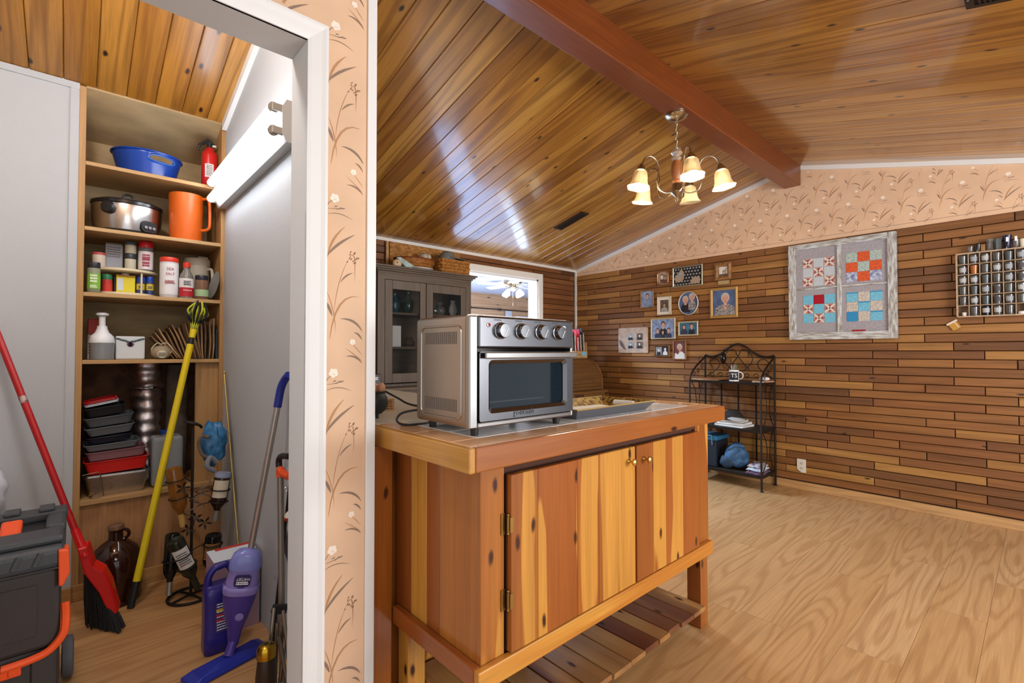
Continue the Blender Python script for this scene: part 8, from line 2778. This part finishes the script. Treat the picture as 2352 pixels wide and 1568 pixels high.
for k in range(3):
    for i in range(4):
        j = (i + 1) % 4
        fs.append((4 * k + i, 4 * k + j, 4 * k + 4 + j, 4 * k + 4 + i))
MB().add(vs, fs).build('mop_head', mat('mop_head_blue', '23309a', 0.35), sm, bevel=0.006)
MB().cyl((cE.x, cE.y, 0.03), M0 + md * 0.02, 0.018, 0.016, 14).build('swivel', PUR2, sm, smooth=True)
# ================================================================ long tools crowded beside the door jamb
jY = 1.80


def Hj(px, py, Y=1.80):
    p = hit(px, py, 'Y', Y)
    return p


tp_ = thing('folding_stand', 'bundle of folded steel stand legs beside the door jamb', 'folding stand', (0.555, 1.78, 0))
CHR2 = mat('dull_chrome', '9a948c', 0.3, 0.9)
for k, (pa, ya, pb_, m) in enumerate(((629, 1395, 606, CHR2), (637, 1430, 630, CHR2), (645, 1425, 652, CHR2), (650, 1400, 668, CHR2), (657, 1440, 640, CHR2), (664, 1480, 690, CHR2), (640, 1460, 660, CHR2))):
    a = Hj(pa, ya, 1.80 + 0.012 * (k % 3))
    b_ = Hj(pb_, 1700, 1.78 + 0.015 * (k % 3))
    b_.z = 0.006
    b_.x = min(b_.x, 0.605)
    MB().tube([a, a.lerp(b_, 0.3), b_], 0.0062, 8).build('leg', m, tp_, smooth=True)
MB().obox(Hj(642, 1398, 1.81), (0.05, 0.02, 0.03), (0, 0.3, 0)).build('hinge_head', BLACKP, tp_, bevel=0.004)
g0 = Hj(612, 1478, 1.735)
lt = thing('gold_capped_flask', 'dark flask with shiny gold domed cap beside the door jamb', 'flask', (g0.x, 1.735, 0))
GC = mat('gold_cap', 'b8902c', 0.2, 1.0)
zc_ = g0.z
MB().lathe([(0, 0.001), (0.030, 0.001), (0.032, zc_ * 0.5), (0.026, zc_ - 0.045), (0.024, zc_ - 0.04)], (g0.x, 1.735, 0), 22).build('flask_body', mat('dark_bronze_body', '3a2c22', 0.4, 0.4), lt, smooth=True)
MB().lathe([(0.029, zc_ - 0.042), (0.029, zc_ - 0.014), (0.024, zc_ - 0.004), (0.012, zc_), (0, zc_)], (g0.x, 1.735, 0), 24).build('cap', GC, lt, smooth=True)
MB().lathe([(0.0065, zc_), (0.0065, zc_ + 0.002), (0, zc_ + 0.002)], (g0.x, 1.735, 0), 12).build('cap_hole', BLACKP, lt, smooth=True)
# fishing rod
XR = 0.606
r0_, r1_ = hit(632, 1420, 'X', XR), hit(676, 1015, 'X', XR)
fr = thing('fishing_rod', 'dark fishing rod leaning beside the door jamb', 'fishing rod', (XR, 2.0, 0))
dv_ = r1_ - r0_
f0_ = r0_ - dv_ * (r0_.z / dv_.z) + Vector((0, 0, 0.003))
MB().tube([f0_, r0_, r1_, r1_ + dv_ * 0.3], [0.009, 0.007, 0.005, 0.004], 8).build('rod', mat('rod_black', '1c1815', 0.35), fr, smooth=True)
for f in (0.25, 0.5, 0.75):
    c = r0_.lerp(r1_, f) + Vector((-0.008, 0, 0))
    MB().tube([c + Vector((0.006 * math.cos(t_) - 0.004, 0, 0.007 * math.sin(t_))) for t_ in [2 * PI * i / 12 for i in range(12)]], 0.0012, 5, closed=True).build('line_guide', CHROME, fr)
# orange headed loppers hung on the wall
X3 = 0.57
lo_ = thing('pruning_tool', 'long handled tool with orange head and black grip by the pantry wall', 'garden tool', (X3, hit(645, 1300, 'X', X3).y, 0))


def Hx(px, py):
    return hit(px, py, 'X', X3)


p_a, p_b = Hx(645, 1230), Hx(644, 1095)
fl0 = Vector((X3, p_a.y - 0.03, 0.003))
MB().cyl(fl0, p_b, 0.011, n=12).build('shaft', mat('grey_shaft', '8a8278', 0.4, 0.6), lo_, smooth=True)
MB().tube(smoothp([p_b, Hx(644, 1078), Hx(652, 1088), Hx(668, 1094)], 4), 0.014, 10).build('orange_head', ORG_, lo_, smooth=True)
MB().tube(smoothp([Hx(641, 1072), Hx(641, 1055), Hx(648, 1047), Hx(664, 1048)], 4), 0.011, 10).build('black_grip', BLACKP, lo_, smooth=True)
# red and white float hanging on the wall
fc = hit(666, 1186, 'X', 0.595)
fo = thing('fishing_float', 'round red and white fishing float hanging by the door jamb', 'fishing float', (0.595, fc.y, fc.z - 0.02))
b1 = dome((0.595, fc.y, fc.z), 0.019, 0.019, 0.021).build('white_half', pm('d8d0bc', 0.4), fo, smooth=True)
b2 = dome((0.595, fc.y, 0), 0.019, 0.019, -0.02)
for f in range(len(b2.f)):
    b2.f[f] = tuple(reversed(b2.f[f]))
b2.xf(T(0, 0, fc.z)).build('red_half', pm('b8201c', 0.4), fo, smooth=True)
MB().tube([(0.595, fc.y, fc.z + 0.02), (0.61, fc.y, fc.z + 0.06), (0.6215, fc.y, fc.z + 0.07)], 0.0012, 5).build('line', CHROME, fo)
# black dustpan blade behind the rod
k0 = hit(655, 1270, 'X', 0.61)
tag(MB().add([(0.6155, k0.y + 0.05, k0.z + 0.1), (0.6155, k0.y - 0.01, k0.z + 0.06), (0.6155, k0.y - 0.06, k0.z - 0.06), (0.6155, k0.y + 0.04, k0.z + 0.0), (0.6215, k0.y + 0.05, k0.z + 0.1), (0.6215, k0.y - 0.01, k0.z + 0.06), (0.6215, k0.y - 0.06, k0.z - 0.06), (0.6215, k0.y + 0.04, k0.z + 0.0)],
         [(3, 2, 1, 0), (4, 5, 6, 7), (0, 1, 5, 4), (1, 2, 6, 5), (2, 3, 7, 6), (3, 0, 4, 7)]).build('rubber_flap', mat('grey_rubber', '4a4c50', 0.5)), 'dark grey rubber flap hung on the pantry wall', 'flap')
